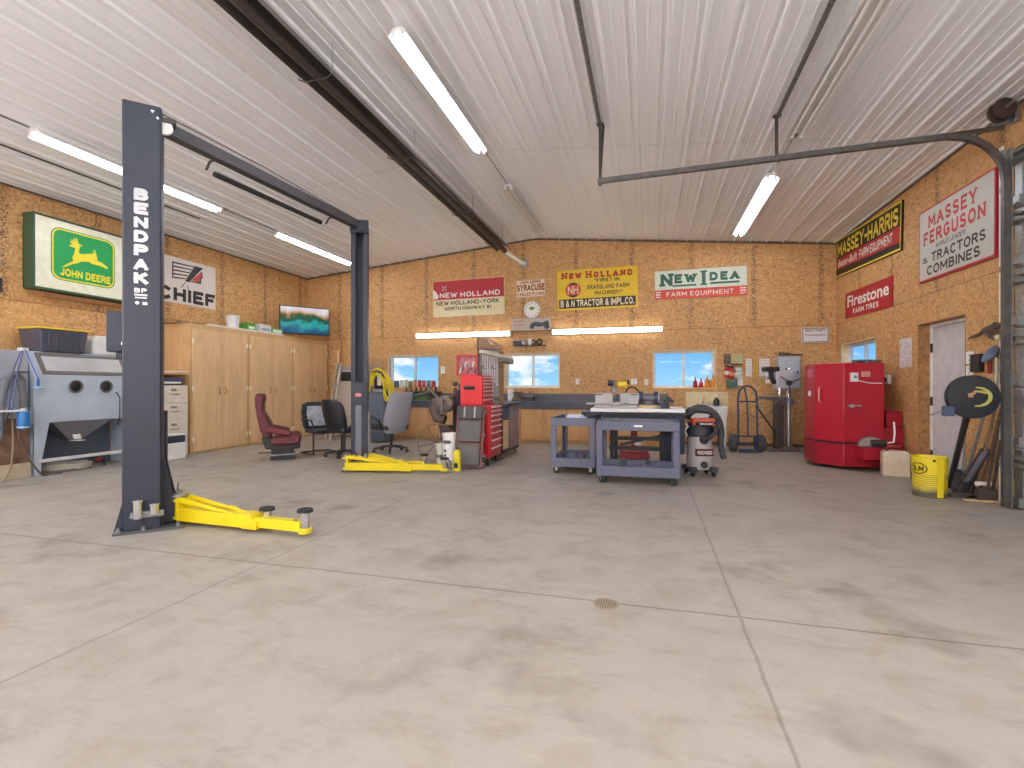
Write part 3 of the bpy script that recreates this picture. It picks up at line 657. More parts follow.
B = MB(); B.flat(rrect(lx0, lx1, zb_, zt_, .13), -th-.002); B.build('logo_border', paint('jd_green', (22, 140, 72)), t, smooth=False)
B = MB(); B.flat(rrect(lx0+.012, lx1-.012, zb_+.012, zt_-.012, .12), -th-.003); B.build('logo_line', paint('jd_yellow', (238, 222, 60)), t, smooth=False)
B = MB(); B.flat(rrect(lx0+.034, lx1-.034, zb_+.034, zt_-.034, .105), -th-.004); B.build('logo_field', paint('jd_field', (24, 158, 84)), t, smooth=False)
deer = [(412, 316), (440, 308), (420, 300), (416, 282), (424, 292), (432, 298), (424, 272), (434, 282), (444, 298), (440, 266), (450, 272), (458, 300), (456, 262), (466, 268), (474, 296), (478, 306), (508, 318), (486, 328), (478, 370), (500, 378), (560, 376), (584, 372), (580, 352), (590, 346), (600, 376), (606, 400), (608, 425), (645, 440), (684, 474), (678, 484), (630, 462), (590, 452), (565, 446), (550, 433), (500, 430), (470, 442), (430, 450), (385, 468), (360, 468), (400, 444), (440, 426), (434, 400), (448, 370), (454, 336), (434, 328), (414, 324)]
B = MB(); B.flat([pj(*p) for p in deer], -th-.006); letters(B, 'JOHN DEERE', (lx0+.12, zb_+.07, lx1-.07, zb_+.19), .25, d=-th-.006, gap=.12); B.build('logo_emblem', paint('jd_yellow', (238, 222, 60)), t, smooth=False)
B = MB(); a, b = AX(39, 291, XL), AX(113, 306, XL); B.box(XL+.002, XL+.09, a.y, b.y+.1, a.z-.075, a.z-.012); tag(B.build('ledger_board', M('ledge_wood2', (178, 132, 90), .6), None, .003, loc=(XL, a.y, a.z-.05)), 'brown wooden ledger board under the cream light box sign', 'board')
# white feed sign, partly behind the lift column
a = AX(160, 293, XL); y1 = AX(215, 285, XL).y; z0, z1 = 2.8, 3.67; y0 = 6.98
t = sign('white sign with a feathered head logo, partly behind the tall lift column', (XL, y0, z0), PI/2, y1-y0, z1-z0, paint('warm_white', (220, 212, 204)), .012)
def pc(cx, cy): p = AX(155+cx/10.97, 245+cy/10.97, XL+.014); return (p.y-y0, p.z-z0)
def f(B, d):
    B.flat([pc(*q) for q in ((186, 176), (200, 178), (200, 352), (186, 356))], d)
    for k in range(5):
        B.flat([pc(*q) for q in ((190, 178+42*k), (425-22*k, 236+32*k), (425-22*k, 248+32*k), (190, 195+42*k))], d)
    B.flat([pc(*q) for q in ((435, 230), (526, 256), (370, 412), (328, 395))], d)
    B.flat([pc(*q) for q in ((512, 288), (524, 368), (505, 368), (504, 430), (385, 402), (392, 392), (488, 408), (490, 355), (508, 352), (500, 300))], d)
    B.flat([pc(*q) for q in ((330, 405), (338, 410), (290, 470), (276, 472))], d); B.flat([pc(*q) for q in ((345, 440), (352, 440), (372, 498), (364, 498))], d)
    letters(B, 'CHIEF', (pc(30, 500)[0], pc(30, 0)[1]*0+.045, pc(655, 600)[0], .045+.26), .27, d=d, gap=.14)
art(t, 'lettering', P_BLACK, f, .002)
art(t, 'face_mark', P_ORG, lambda B, d: B.flat([pc(*q) for q in ((500, 298), (508, 350), (490, 352), (488, 408), (396, 388))], d), .003)
# paper chart on the right wall
a = pr(900, 368); b = pr(912.5, 340)
t = sign('crumpled white paper chart pinned to the right wall by the door', (XR, a.y, a.z), -PI/2, a.y-b.y, .42, M('paper_chart', (206, 198, 200), .7, 0, .25, 22), .004)
# corner television over the cabinets
p0, p1 = Vector((-8.17, 9.57, 2.44)), Vector((-7.45, 10.42, 2.44)); w = (p1-p0).length; rz = math.atan2((p1-p0).y, (p1-p0).x); h = .655
t = thing('television', 'flat television showing a lake in the corner above the cabinets', 'television', p0, rz)
B = MB(); B.box(0, w, .004, .05, 0, h); B.box(.2, w-.2, .05, .08, .12, h-.12); B.build('housing', m_black, t, .005)
def tv_mat():
    m, nt, b = newmat('screen_picture'); L = nt.links.new
    tc = N(nt, 'ShaderNodeTexCoord'); sp = N(nt, 'ShaderNodeSeparateXYZ'); L(tc.outputs['Object'], sp.inputs[0])
    nz = N(nt, 'ShaderNodeTexNoise', Scale=3.4, Detail=7.); L(tc.outputs['Object'], nz.inputs['Vector'])
    zz = math_(nt, 'ADD', math_(nt, 'DIVIDE', sp.outputs[2], h), math_(nt, 'MULTIPLY', math_(nt, 'SUBTRACT', nz.outputs[0], .5), .75))
    cr = N(nt, 'ShaderNodeValToRGB'); L(zz, cr.inputs[0]); e = cr.color_ramp.elements
    e[0].position = 0; e[0].color = (*lin((24, 62, 100)), 1); e[1].position = 1; e[1].color = (*lin((206, 214, 226)), 1)
    for p, c in ((.22, (30, 96, 128)), (.4, (40, 150, 148)), (.5, (20, 78, 60)), (.62, (58, 84, 56)), (.72, (176, 140, 104)), (.84, (196, 186, 186))):
        q = e.new(p); q.color = (*lin(c), 1)
    L(cr.outputs[0], b.inputs['Base Color']); L(cr.outputs[0], b.inputs['Emission Color']); b.inputs['Emission Strength'].default_value = .22; b.inputs['Roughness'].default_value = .15
    return m
B = MB(); B.box(.022, w-.022, 0, .004, .03, h-.022); B.build('screen', tv_mat(), t)
B = MB(); B.bar((w*.45, .08, h*.5), (w*.45-.2, .45, h*.5), .05, .05); B.build('wall_arm', m_dark, t)
# ================= two-post lift =================
m_navy = M('lift_blue_grey', (37, 43, 58), .45, .1, .06, 4); m_navyd = M('lift_dark', (30, 34, 45), .45, .2); m_yel = M('safety_yellow', (224, 200, 18), .38, 0, .05, 5)
lift = thing('two_post_lift', 'tall blue-grey two-post vehicle lift with yellow swing arms on the concrete floor', 'vehicle lift', (-4.1, 4.8, 0))
HT = 3.6
def bolts(m, pts, parent):
    for x, y, z in pts:
        B = MB(m); B.lathe([(.022, 0), (.022, .006), (.014, .006), (.014, .03)], (x, y, z), 10); B.build('anchor_bolt', m_galv, parent, world=True)
# near column: closed back towards the camera
M1 = TR(*(FL(111, 537)+Vector((math.cos(R(46)), math.sin(R(46)), 0))*.25), R(46))
B = MB(M1); B.box(-.245, .245, 0, .5, 0, .022); B.build('base_plate', M('plate_grey', (84, 86, 92), .45, .4), lift, .004, world=True)
B = MB(M1); x0, x1, y0, y1 = -.188, .082, .05, .29
B.prism([(x0+.012, y0), (x1-.012, y0), (x1, y0+.012), (x1, y1), (x1-.06, y1), (x1-.06, y1-.012), (x1-.012, y1-.012), (x1-.012, y0+.014), (x0+.012, y0+.014), (x0+.012, y1-.012), (x0+.06, y1-.012), (x0+.06, y1), (x0, y1), (x0, y0+.012)], .022, HT, 'z')
col1 = B.build('column', m_navy, lift, .003, world=True)
B = MB(M1)
for k, ch in enumerate('BENDPAK'): letters(B, ch, (-.108, 2.88-k*.117-.1, -.01, 2.88-k*.117), .3 if ch != 'N' else .28, d=y0-.002)
letters(B, 'BP', (-.105, 2.005, -.02, 2.045), .28, d=y0-.002); B.flat(rect(-.105, -.015, 1.98, 1.995), y0-.002); B.flat(rect(-.1, -.02, 1.958, 1.97), y0-.002); B.flat(arc(-.085, 1.92, .015, .015, 0, 360, 12)[:-1], y0-.002); B.flat(rect(-.05, -.015, 1.905, 1.93), y0-.002)
B.build('lettering', M('silver_decal', (196, 198, 202), .35, .3), col1, world=True, smooth=False)
B = MB(M1); B.cyl((.02, y0-.006, HT-.05), (.02, y0+.002, HT-.05), .012, n=10); B.cyl((.055, y0-.006, HT-.1), (.055, y0+.002, HT-.1), .009, n=10); B.build('bolt_head', m_chrome, col1, world=True)
for s, xx in ((-1, x0-.006), (1, x1-.002)):
    B = MB(M1); B.prism([(y0+.03, .022), (y0+.2, .022), (y0+.06, .2), (y0+.03, .2)], xx, xx+.008, 'x'); B.build('gusset', m_navy, lift, world=True)
B = MB(M1); B.prism([(x0, .022), (x0-.055, .022), (x0, .25)], y0+.01, y0+.03, 'y'); B.build('gusset', m_navy, lift, world=True)
bolts(M1, [(-.21, .04, .022), (-.04, .025, .022), (.2, .04, .022), (-.21, .45, .022), (.21, .45, .022)], lift)
# stack-adapter rack with two silver adapters on the near column
B = MB(M1); B.box(-.13, .1, .03, .05, .12, .17); B.box(-.13, .1, -.035, .05, .145, .152); rk = B.build('adapter_rack', m_galv, lift, .002, world=True)
for x, z0, z1 in ((-.075, .12, .28), (.035, .14, .24)):
    B = MB(M1); B.lathe([(.028, z0), (.034, z0+.005), (.034, z1-.02), (.038, z1-.018), (.038, z1), (.026, z1), (.026, z1-.03)], (x, -.0, 0), 20); B.build('stack_adapter', m_chrome, lift, world=True)
# carriage of the near column, hidden behind it except on the arm side
B = MB(M1); B.prism([(.07, .03), (.185, .03), (.17, .2), (.085, .62)], .16, .2, 'y'); B.prism([(.07, .03), (.185, .03), (.17, .2), (.085, .62)], .36, .4, 'y'); B.box(-.1, .1, .36, .42, .03, 1.0); B.build('carriage', m_navyd, lift, .003, world=True)
B = MB(M1); B.cyl((.19, .22, .03), (.19, .22, .3), .03, n=16); B.lathe([(.07, .235), (.075, .24), (.075, .262), (.05, .27)], (.19, .22, 0), 20); B.tube([(.19+.0, .22+.035*math.cos(a), .335+.035*math.sin(a)) for a in [2*PI*k/14 for k in range(14)]], .006, 6, True); B.build('pivot_pin', m_galv, lift, world=True)
# operating box on the far flank of the near column
B = MB(M1); B.box(-.3, -.19, .12, .26, 1.51, 1.85); B.box(-.24, -.19, .14, .24, 1.45, 1.51); bx = B.build('control_box', m_navy, lift, .006, world=True)
B = MB(M1); B.cyl((-.19, .112, 1.58), (-.19, .12, 1.58), .012, n=10); B.build('button', m_chrome, bx, world=True)
def arm(p, e, zp, pads, gus=.26, off=.0):
    p = Vector((*p, 0)); e = Vector((*e, 0)); L = (e-p).length; rz = math.atan2((e-p).y, (e-p).x); m = TR(p.x, p.y, 0, rz)
    B = MB(m); h = .145; B.box(-.02, L*.62, -.06, .06, .035, h); B.prism([(L*.55, .03), (L*.66, .03), (L*.66, .1), (L*.58, .152), (L*.52, .152)], -.066, .066, 'y')
    B.box(-.05, .03, -.075, .075, .05, .075); B.box(-.05, .03, -.075, .075, .2, .225); B.box(.0, .03, -.07, .07, .05, .22)
    for s in (-.06, .046): B.prism([(0, .2), (0, gus-.015), (.06, gus-.015), (L*.5, h), (L*.42, h)], s, s+.014, 'y')
    a = B.build('swing_arm', m_yel, lift, .004, world=True)
    B = MB(m); B.box(L*.58, L*.97, -.045, .045, .045, .125); B.cyl((L-.02, 0, .03), (L-.02, 0, .07), .055, n=20); B.build('arm_extension', m_yel, a, .004, world=True)
    B = MB(m); B.box(L*.9, L*.93, -.012, .012, .1255, .127); B.build('stop_bolt', m_black, a, world=True)
    B = MB(m); B.cyl((L-.02, 0, .06), (L-.02, 0, pads), .036, n=22); B.build('pad_post', m_chrome, a, world=True)
    B = MB(m); B.lathe([(.04, pads-.005), (.062, pads), (.062, pads+.022), (.055, pads+.026), (.02, pads+.02)], (L-.02, 0, 0), 24); B.build('rubber_pad', m_rubber, a, world=True)
q1 = M1 @ Vector((.22, .2, 0)); e1 = FL(305, 536.5); arm((q1.x, q1.y), (e1.x+.02, e1.y), .1, .2)
q2 = M1 @ Vector((.19, .44, 0)); e2 = FL(267, 529.5); arm((q2.x, q2.y), (e2.x+.02, e2.y), .1, .165, .22)
# far column, open side towards the camera
M2 = TR(-4.03, 6.33, 0, R(27))
B = MB(M2); B.box(-.24, .24, -.05, .4, 0, .022); B.build('base_plate', M('plate_grey', (84, 86, 92), .45, .4), lift, .004, world=True)
B = MB(M2); x0, x1, y0, y1 = -.118, .118, 0., .22
B.prism([(x0, y0), (x0+.065, y0), (x0+.065, y0+.012), (x0+.012, y0+.012), (x0+.012, y1-.012), (x1-.012, y1-.012), (x1-.012, y0+.012), (x1-.065, y0+.012), (x1-.065, y0), (x1, y0), (x1, y1), (x0, y1)], .022, 3.56, 'z'); col2 = B.build('column', m_navy, lift, .003, world=True)
B = MB(M2)
for k in range(14): B.cyl((x0+.0125, .1, 1.95+k*.05+.0), (x0+.014, .1, 1.95+k*.05), .008, n=8)
B.build('lock_holes', M('worn_steel', (190, 194, 200), .4, .5), col2, world=True)
B = MB(M2); B.box(x0-.01, x1+.01, -.03, .0, 3.43, 3.62); B.cyl((.02, -.05, 3.5), (.02, -.03, 3.5), .06, n=20); B.cyl((-.08, -.05, 3.5), (-.08, -.03, 3.5), .035, n=16); B.build('sheave_bracket', m_navyd, lift, .004, world=True)
B = MB(M2); B.box(x0+.07, x1-.07, -.02, .2, .06, 1.3); car = B.build('carriage', m_navyd, lift, .006, world=True)
B = MB(M2); B.box(x0+.005, x1-.005, -.035, -.02, .08, 1.28); B.build('carriage_face', m_navy, car, .004, world=True)
B = MB(M2); B.box(-.05, .035, -.06, -.035, .12, .72); B.box(-.05, .035, -.062, -.035, .72, .95); B.build('carriage_block', M('block_grey', (106, 108, 114), .5), car, .004, world=True)
B = MB(M2); B.flat(rrect(-.055, .03, 1.075, 1.125, .02), -.0365); B.build('badge', paint('badge_red', (206, 122, 128)), car, world=True, smooth=False)
B = MB(M2); B.prism([(x1, .022), (x1+.07, .022), (x1+.005, .6), (x1+.004, 1.), (x1, 1.)], .03, .045, 'y'); B.box(x1+.001, x1+.02, .0, .2, .1, .85); B.build('gusset', M('gusset_grey', (140, 142, 146), .45, .2), lift, .002, world=True)
for xx in (-.1, -.035, .045, .11):
    B = MB(M2); B.box(xx, xx+.012, -.09, -.03, .05, .28); B.build('arm_yoke', m_navyd, car, world=True)
bolts(M2, [(-.21, -.02, .022), (.21, -.02, .022), (-.2, .35, .022), (.2, .35, .022)], lift)
for xx in (-.17, .1):
    B = MB(M2); B.cyl((xx, -.09, .03), (xx, -.09, .26), .03, n=16); B.build('pivot_pin', m_galv, lift, world=True)
e3 = FL(446, 473); q3 = M2 @ Vector((-.15, -.08, 0)); arm((q3.x, q3.y), (e3.x, e3.y), .1, .19)
e4 = AD(418, 463, 7.1); q4 = M2 @ Vector((.12, .02, 0)); arm((q4.x, q4.y), (e4.x, e4.y+.25), .1, .2)
# overhead beam, padded shut-off bar
pb0 = M1 @ Vector((.0, .2, 3.52)); pb1 = M2 @ Vector((-.02, .05, 3.56))
B = MB(); B.bar(pb0, pb1, .1, .11); B.build('overhead_beam', M('beam_grey', (72, 70, 72), .5, .2), lift, .004, world=True)
u = (pb1-pb0).normalized(); sd = Vector((-1, 0, 0))
B = MB(); a = pb0+u*.75+sd*.13+Vector((0, 0, -.14)); b = pb1-u*.65+sd*.13+Vector((0, 0, -.14)); B.cyl(a, b, .028, n=14); B.build('padded_bar', m_rubber, lift, world=True)
for q in (pb0+u*.65, pb1-u*.55):
    B = MB(); B.tube([q+Vector((0, 0, -.05)), q+sd*.08+Vector((0, 0, -.06)), q+sd*.13+Vector((0, 0, -.14))], .012, 8); B.build('bar_bracket', m_dark, lift, world=True)
B = MB(M1); B.lathe([(.03, 0), (.06, .004), (.06, .03), (.03, .034)], (.1, .1, HT-.14), 18, (0, 1, 0)); B.build('cable_sheave', m_white, lift, world=True)
B = MB(M1); B.box(.02, .18, .09, .2, HT-.1, HT-.06); B.build('beam_bracket', m_dark, lift, .004, world=True)
B = MB(); B.tube([pb0+Vector((.0, -.0, .12)), pb0+u*1.2+Vector((.05, 0, .1)), pb1+Vector((0, 0, .07))], .008, 6); B.build('sync_cable', m_galv, lift, world=True)

# ================= left side =================
m_blast = M('blast_grey', (176, 188, 202), .4, .1, .07, 4); m_rust = M('rusty_steel', (124, 96, 74), .7, .2, .4, 7)
xf = -8.0; yl, yr = 4.83, 6.12; zt = 1.71
bc = thing('blast_cabinet', 'pale grey sandblasting cabinet with arm holes and a long window behind the tall lift column', 'blast cabinet', (-8.3, 5.4, 0))
B = MB()
B.prism([(-8.62, .72), (xf, .72), (xf, 1.36), (-8.2, zt), (-8.62, zt)], yl-.08, yr, 'y')     # upper body with sloped window face
B.build('body', m_blast, bc, .008, world=True)
def fp(px, py, d=.012): p = AX(px, py, xf); return p
B = MB()                                                                                    # front skirt with a trapezoid opening
def pl(pts, x0, x1): B.prism([(y, z) for y, z in pts], x0, x1, 'x')
pl([(yl-.08, .0), (yl+.0, .0), (4.78+.06, .2), (4.93, .72), (yl-.08, .72)], xf-.03, xf+.004)
pl([(yr-.02, 0), (yr, 0), (yr, .72), (yr-.02, .72)], xf-.5, xf+.004)
B.box(-8.62, xf, yl-.08, yl-.04, 0, .72)
B.box(-8.6, -8.56, yl, yr, .25, .72); B.build('stand', m_blast, bc, .004, world=True)
B = MB(); B.bar((xf-.01, 4.8, .2), (xf-.01, yr, .2), .05, .045); B.build('front_rail', M('rail_pale', (206, 206, 204), .45), bc, .004, world=True)
B = MB(); B.loft([[(-8.55, 4.98, .715), (xf-.02, 4.98, .715), (xf-.02, 5.78, .715), (-8.55, 5.78, .715)], [(-8.3, 5.32, .42), (-8.2, 5.32, .42), (-8.2, 5.44, .42), (-8.3, 5.44, .42)]]); B.build('hopper', M('hopper_grey', (120, 122, 128), .45, .3), bc, world=True)
B = MB(); B.bar((-8.17, 5.36, .58), (-8.12, 5.36, .45), .1, .01); B.box(-8.2, -8.05, 5.3, 5.42, .425, .432); B.build('valve_tag', m_white, bc, world=True)
B = MB(); B.box(-8.56, -8.54, 4.9, yr, .02, .7); B.build('back_panel', M('painted_shade_grey', (92, 98, 108), .5, .2), bc, world=True)  # panel added with darkened cabinet grey, painting the shade inside the opening
# window in its frame on the sloped face
s0, s1 = Vector((xf, 0, 1.36)), Vector((-8.2, 0, zt)); sl = (s1-s0); nrm = Vector((sl.z, 0, -sl.x)).normalized()
def sp_(y, t, d=0.): return s0+sl*t+nrm*d+Vector((0, y, 0))
B = MB(); ya, yb = 4.86, 6.02; yt = 4.86
for q in ((ya, ya+.05, .08, .92), (yb-.05, yb, .08, .92), (ya+.05, yb-.05, .08, .2), (ya+.05, yb-.05, .8, .92)):
    c = [sp_(q[0], q[2]), sp_(q[1], q[2]), sp_(q[1], q[3]), sp_(q[0], q[3])]; B.loft([c, [v+nrm*.02 for v in c]])
wf = B.build('window_gasket', M('gasket', (104, 100, 96), .6), bc, world=True)
B = MB(); c = [sp_(ya+.05, .2), sp_(yb-.05, .2), sp_(yb-.05, .8), sp_(ya+.05, .8)]; B.loft([[v+nrm*.004 for v in c], [v+nrm*.01 for v in c]]); B.build('viewing_pane', M('frosted_pane', (190, 192, 192), .12, 0, .12, 3), bc, world=True)
for px in (75.5, 105.5):
    c = AX(px, 386.5, xf)
    B = MB(); B.lathe([(.085, 0), (.095, .02), (.082, .03), (.07, .012), (.07, -.02)], c, 28, (1, 0, 0)); o = B.build('arm_hole', M('gasket_dark', (86, 86, 90), .6), bc, world=True)
    B = MB(); B.lathe([(.07, .004), (.055, .012), (.03, .022), (.005, .016)], c, 18, (1, 0, 0)); B.build('glove', m_black, o, world=True)
B = MB(); a = AX(117, 393, xf+.03); B.tube([a+Vector((-.03, 0, 0)), a, a+Vector((.02, .03, -.08)), a+Vector((0, .04, -.4)), a+Vector((0, .02, -.5))], .008, 6); B.build('air_line', m_rubber, bc, world=True)
# blow gun, cables and the dust collector at the near end
a = AX(37, 374, -8.0); b = AX(38.3, 388, -7.92)
t = thing('blow_gun', 'blue-handled blow gun hanging on a cord at the end of the blast cabinet', 'blow gun', b)
B = MB(); B.cyl(b+Vector((0, 0, .02)), b+Vector((0, 0, .13)), .014, n=12); B.build('handle', M('bright_blue', (36, 92, 186), .4), t, world=True)
B = MB(); B.lathe([(.05, -.01), (.06, 0), (.05, .02), (.02, .02)], b, 18); B.build('guard', M('pale_blue', (150, 190, 214), .3), t, world=True)
B = MB(); p = AX(25, 349, -8.02); B.tube([b+Vector((0, 0, .13)), (b+p)/2+Vector((.02, 0, .02)), p], .006, 6); B.build('cord', M('bright_blue', (36, 92, 186), .4), t, world=True)
B = MB(); p = AX(24, 347, -8.08); B.box(-.05, .05, -.03, .05, -.012, .03); o = B.build('junction_box', m_white, None, .004, loc=(0, 0, 0)); o.location = (-8.3, 4.79, zt+.013); tag(o, 'small white junction box on the top corner of the blast cabinet', 'electrical box')
dc = thing('dust_collector', 'rust-stained dust collector box on a tan base beside the blast cabinet', 'dust collector', (-8.35, 4.4, 0))
B = MB(); B.box(-8.62, -8.06, 4.0, 4.73, .2, .8); B.build('lower_bin', m_rust, dc, .006, world=True)
B = MB(); B.box(-8.62, -8.07, 4.0, 4.73, .8, 1.7); B.build('upper_housing', M('housing_grey', (168, 174, 184), .45, .1, .1, 3), dc, .006, world=True)
B = MB(); B.box(-8.62, -8.03, 3.95, 4.74, 0, .2); B.build('base_block', M('tan_block', (186, 172, 146), .7, 0, .15, 6), dc, .006, world=True)
t = thing('flexible_hose', 'thick grey flexible hose arching over the front of the dust collector', 'hose', AX(2, 470, -7.95))
P = [AX(-1, 440, -7.96), AX(1, 400, -7.985), AX(6, 380, -7.985), AX(14, 374, -7.985), AX(21, 380, -7.985), AX(23.5, 395, -7.985), AX(24, 409, -7.985)]
B = MB(); pts = []
for i in range(len(P)-1):
    for k in range(8): pts.append(P[i].lerp(P[i+1], k/8))
B.tube(pts, [.04+.004*(i % 2) for i in range(len(pts))], 12); B.build('corrugated_tube', M('hose_grey', (104, 106, 112), .6), t, world=True)
B = MB(); c = AX(21, 373, -7.98); B.box(-8.06, -7.9, c.y-.04, c.y+.04, AX(10, 371, -7.96).z-.02, AX(10, 371, -7.96).z-.002); B.build('hose_strap', m_dark, t, world=True)
t = thing('air_filter', 'blue air filter canister on a white bracket at the dust collector', 'air filter', AX(24, 420, -7.98))
c = AX(23.5, 420, -7.86); z0, z1 = AX(23, 428.5, -7.98).z, AX(23, 411, -7.98).z
B = MB(); B.lathe([(.03, z0), (.062, z0+.01), (.066, z0+.04), (.066, z1-.02), (.055, z1)], (c.x, c.y, 0), 24); B.build('canister', M('filter_blue', (40, 108, 168), .35), t, world=True)
B = MB(); B.lathe([(.067, z0+.02), (.067, z0+.035)], (c.x, c.y, 0), 24); B.lathe([(.03, z1), (.03, z1+.03), (.02, z1+.04)], (c.x, c.y, 0), 16); B.build('filter_cap', M('pale_blue2', (190, 196, 204), .35), t, world=True)
B = MB(); B.box(-8.06, -7.84, c.y-.3, c.y+.02, z1, z1+.02); B.build('bracket', m_white, t, world=True)
for i, (pts, lab, mt) in enumerate((
    ([(21, 351), (13, 372), (10, 395), (9, 411)], 'thin violet air line dropping down the dust collector', (70, 72, 128)),
    ([(23, 351), (17, 375), (14, 395), (12, 411)], 'second thin violet air line beside the grey hose', (84, 88, 140)),
    ([(12, 413), (13, 440), (11, 466), (3, 482)], 'tan hose hanging from the white bracket to the floor', (140, 122, 100)),
    ([(18, 425), (20, 440), (30, 460), (44, 475.5), (62, 477)], 'long brown cord trailing from the air filter onto the floor', (96, 80, 66)),
    ([(9, 413), (3, 425), (-3, 430)], 'black cord leaving the white bracket', (48, 46, 54)))):
    Q = [AX(px, py, (-7.9, -7.885, -7.95, -7.94, -7.93)[i]) for px, py in pts]; Q = [q if q.z > .012 else Vector((q.x, q.y, .012)) for q in Q]
    pp = []
    for a in range(len(Q)-1):
        p0, p1, p2, p3 = Q[max(a-1, 0)], Q[a], Q[a+1], Q[min(a+2, len(Q)-1)]
        for k in range(6):
            s = k/6; pp.append(.5*((2*p1)+(p2-p0)*s+(2*p0-5*p1+4*p2-p3)*s*s+(3*p1-p0-3*p2+p3)*s**3))
    pp.append(Q[-1]); B = MB(); B.tube(pp, .011 if i in (2, 3) else .007, 7); tag(B.build('air_hose', M('hose%d' % i, mt, .5), loc=pp[-1]), lab, 'hose')
# things on top of the blast cabinet
t = thing('storage_tote', 'dark grey storage tote with a yellow lid on top of the blast cabinet', 'tote', (-8.34, 5.2, zt))
B = MB(); B.loft([[(-.17*k-.03*0, -.43*k, z) if 0 else (sx*(.19+.03*k), sy*(.27+.04*k), z) for sx, sy in ((-1, -1), (1, -1), (1, 1), (-1, 1))] for k, z in ((0, .001), (1, .32))]); B.build('tub', M('tote_grey', (74, 76, 88), .5), t, .015)
for y in (-.2, -.06, .08, .21):
    B = MB(); B.bar((.196, y, .03), (.218, y, .29), .05, .012, (0, 1, 0)); B.build('rib', M('tote_grey', (74, 76, 88), .5), t, .004)
B = MB(); B.box(-.235, .235, -.33, .33, .32, .345); B.build('lid', M('lid_yellow', (228, 196, 52), .45), t, .008)
t = thing('plastic_jug', 'white plastic jug on the blast cabinet beside the grey tote', 'jug', (-8.36, 5.85, zt))
B = MB(); B.prism([(-.2, 0), (.22, 0), (.22, .2), (.1, .3), (-.12, .3), (-.2, .24)], -.13, .13, 'x'); B.build('body', M('milky_plastic', (226, 226, 222), .4), t, .03)
B = MB(); B.cyl((0, .14, .28), (0, .14, .34), .03, n=14); B.build('cap', m_black, t, .003)
t = thing('coiled_hose', 'dusty coil of pale hose lying under the blast cabinet', 'hose', (-8.2, 5.28, 0))
B = MB(); B.tube([(.0+(.26+.004*k/16)*math.cos(k/16*2*PI)*.7, .3*math.sin(k/16*2*PI), .03+.018*k/16) for k in range(64)], .018, 8); B.build('coil', M('dusty_hose', (176, 168, 156), .7), t)
t = thing('pipe_stand', 'small dark pipe stand with a red band under the blast cabinet', 'pipe stand', (-8.1, 5.62, 0))
B = MB(); B.cyl((0, -.12, .1), (0, .1, .12), .016, n=10); B.cyl((0, .1, 0), (0, .1, .15), .014, n=10); B.cyl((0, -.1, 0), (0, -.1, .12), .014, n=10); B.build('pipework', m_dark, t)
B = MB(); B.cyl((0, -.02, .103), (0, .04, .112), .024, n=10); B.build('red_band', P_RED, t)
B = MB(); a = AX(2, 259.5, XL+.1); B.box(XL+.003, XL+.03, a.y-.35, a.y+.02, a.z-.03, a.z+.03); B.cyl((XL+.06, a.y-.3, a.z), (XL+.07, a.y+.0, a.z-.02), .035, n=14); tag(B.build('security_camera', M('bracket_grey', (150, 146, 142), .5), None, .003, loc=(XL, a.y, a.z)), 'small pale camera on the left wall beside the light box sign', 'camera')
B = MB(); a = AX(0.5, 285, XL+.03); B.box(XL+.003, XL+.05, a.y-.3, a.y+.012, a.z-.1, a.z+.1); tag(B.build('wall_box', m_black, None, .004, loc=(XL, a.y, a.z)), 'black box on the left wall at the photo edge', 'box')
# plywood storage cabinets along the left wall
m_ply = plywood('birch_ply', (230, 194, 148), (196, 152, 104)); m_plys = plywood('birch_side', (214, 176, 126), (188, 146, 98)); m_hinge = M('hinge_pale', (236, 226, 200), .4)
yc = [7.12, AX(248, 400, -8.).y, AX(292.5, 400, -8.).y, 11.1]; ZC = 2.37
for i in range(3):
    y0, y1 = yc[i]+(.002 if i else 0), yc[i+1]-.002
    t = thing('storage_cabinet', ('tall plywood cabinet nearest the filing drawers', 'tall plywood cabinet in the middle behind the dark red seat', 'tall plywood cabinet in the corner under the television')[i], 'cabinet', (-8.33, (y0+y1)/2, 0), 0, 'tall plywood cabinets')
    B = MB(); x0, x1 = XL+.003, -8.02
    B.box(x0, x1, y0, y0+.02, 0, ZC); B.box(x0, x1, y1-.02, y1, 0, ZC); B.box(x0, x1, y0+.02, y1-.02, ZC-.02, ZC); B.box(x0, x1, y0+.02, y1-.02, .0, .05); B.box(x0, x0+.01, y0+.02, y1-.02, .05, ZC-.02)
    B.box(x1, x1+.018, y0, y1, ZC-.1, ZC); B.box(x1, x1+.018, y0, y1, 0, .03); B.box(x1, x1+.018, y0, y0+.05, .03, ZC-.1); B.box(x1, x1+.018, y1-.05, y1, .03, ZC-.1); B.build('carcass', m_plys, t, world=True)
    ym = (y0+y1)/2
    for s in (0, 1):
        a, b = (y0+.04, ym-.002) if s == 0 else (ym+.002, y1-.04)
        B = MB(); B.box(-8.0, -7.982, a, b, .035, ZC-.09); d = B.build('door', m_ply, t, .003, world=True)
        yh = b-.06 if s == 0 else a+.06
        B = MB(); B.tube([(-7.982, yh, 1.08), (-7.95, yh, 1.09), (-7.945, yh+(.03 if s else -.03), 1.14), (-7.95, yh, 1.19), (-7.982, yh, 1.2)], .007, 6); B.build('handle', M('brass_dark', (150, 112, 62), .35, .6), d, world=True)
        for z in (.25, 1.18, 2.05):
            e = a if s == 0 else b
            B = MB(); B.box(-7.983, -7.974, e-.02, e+.02, z-.045, z+.045); B.build('hinge', m_hinge, d, world=True)
ztop = ZC+.002
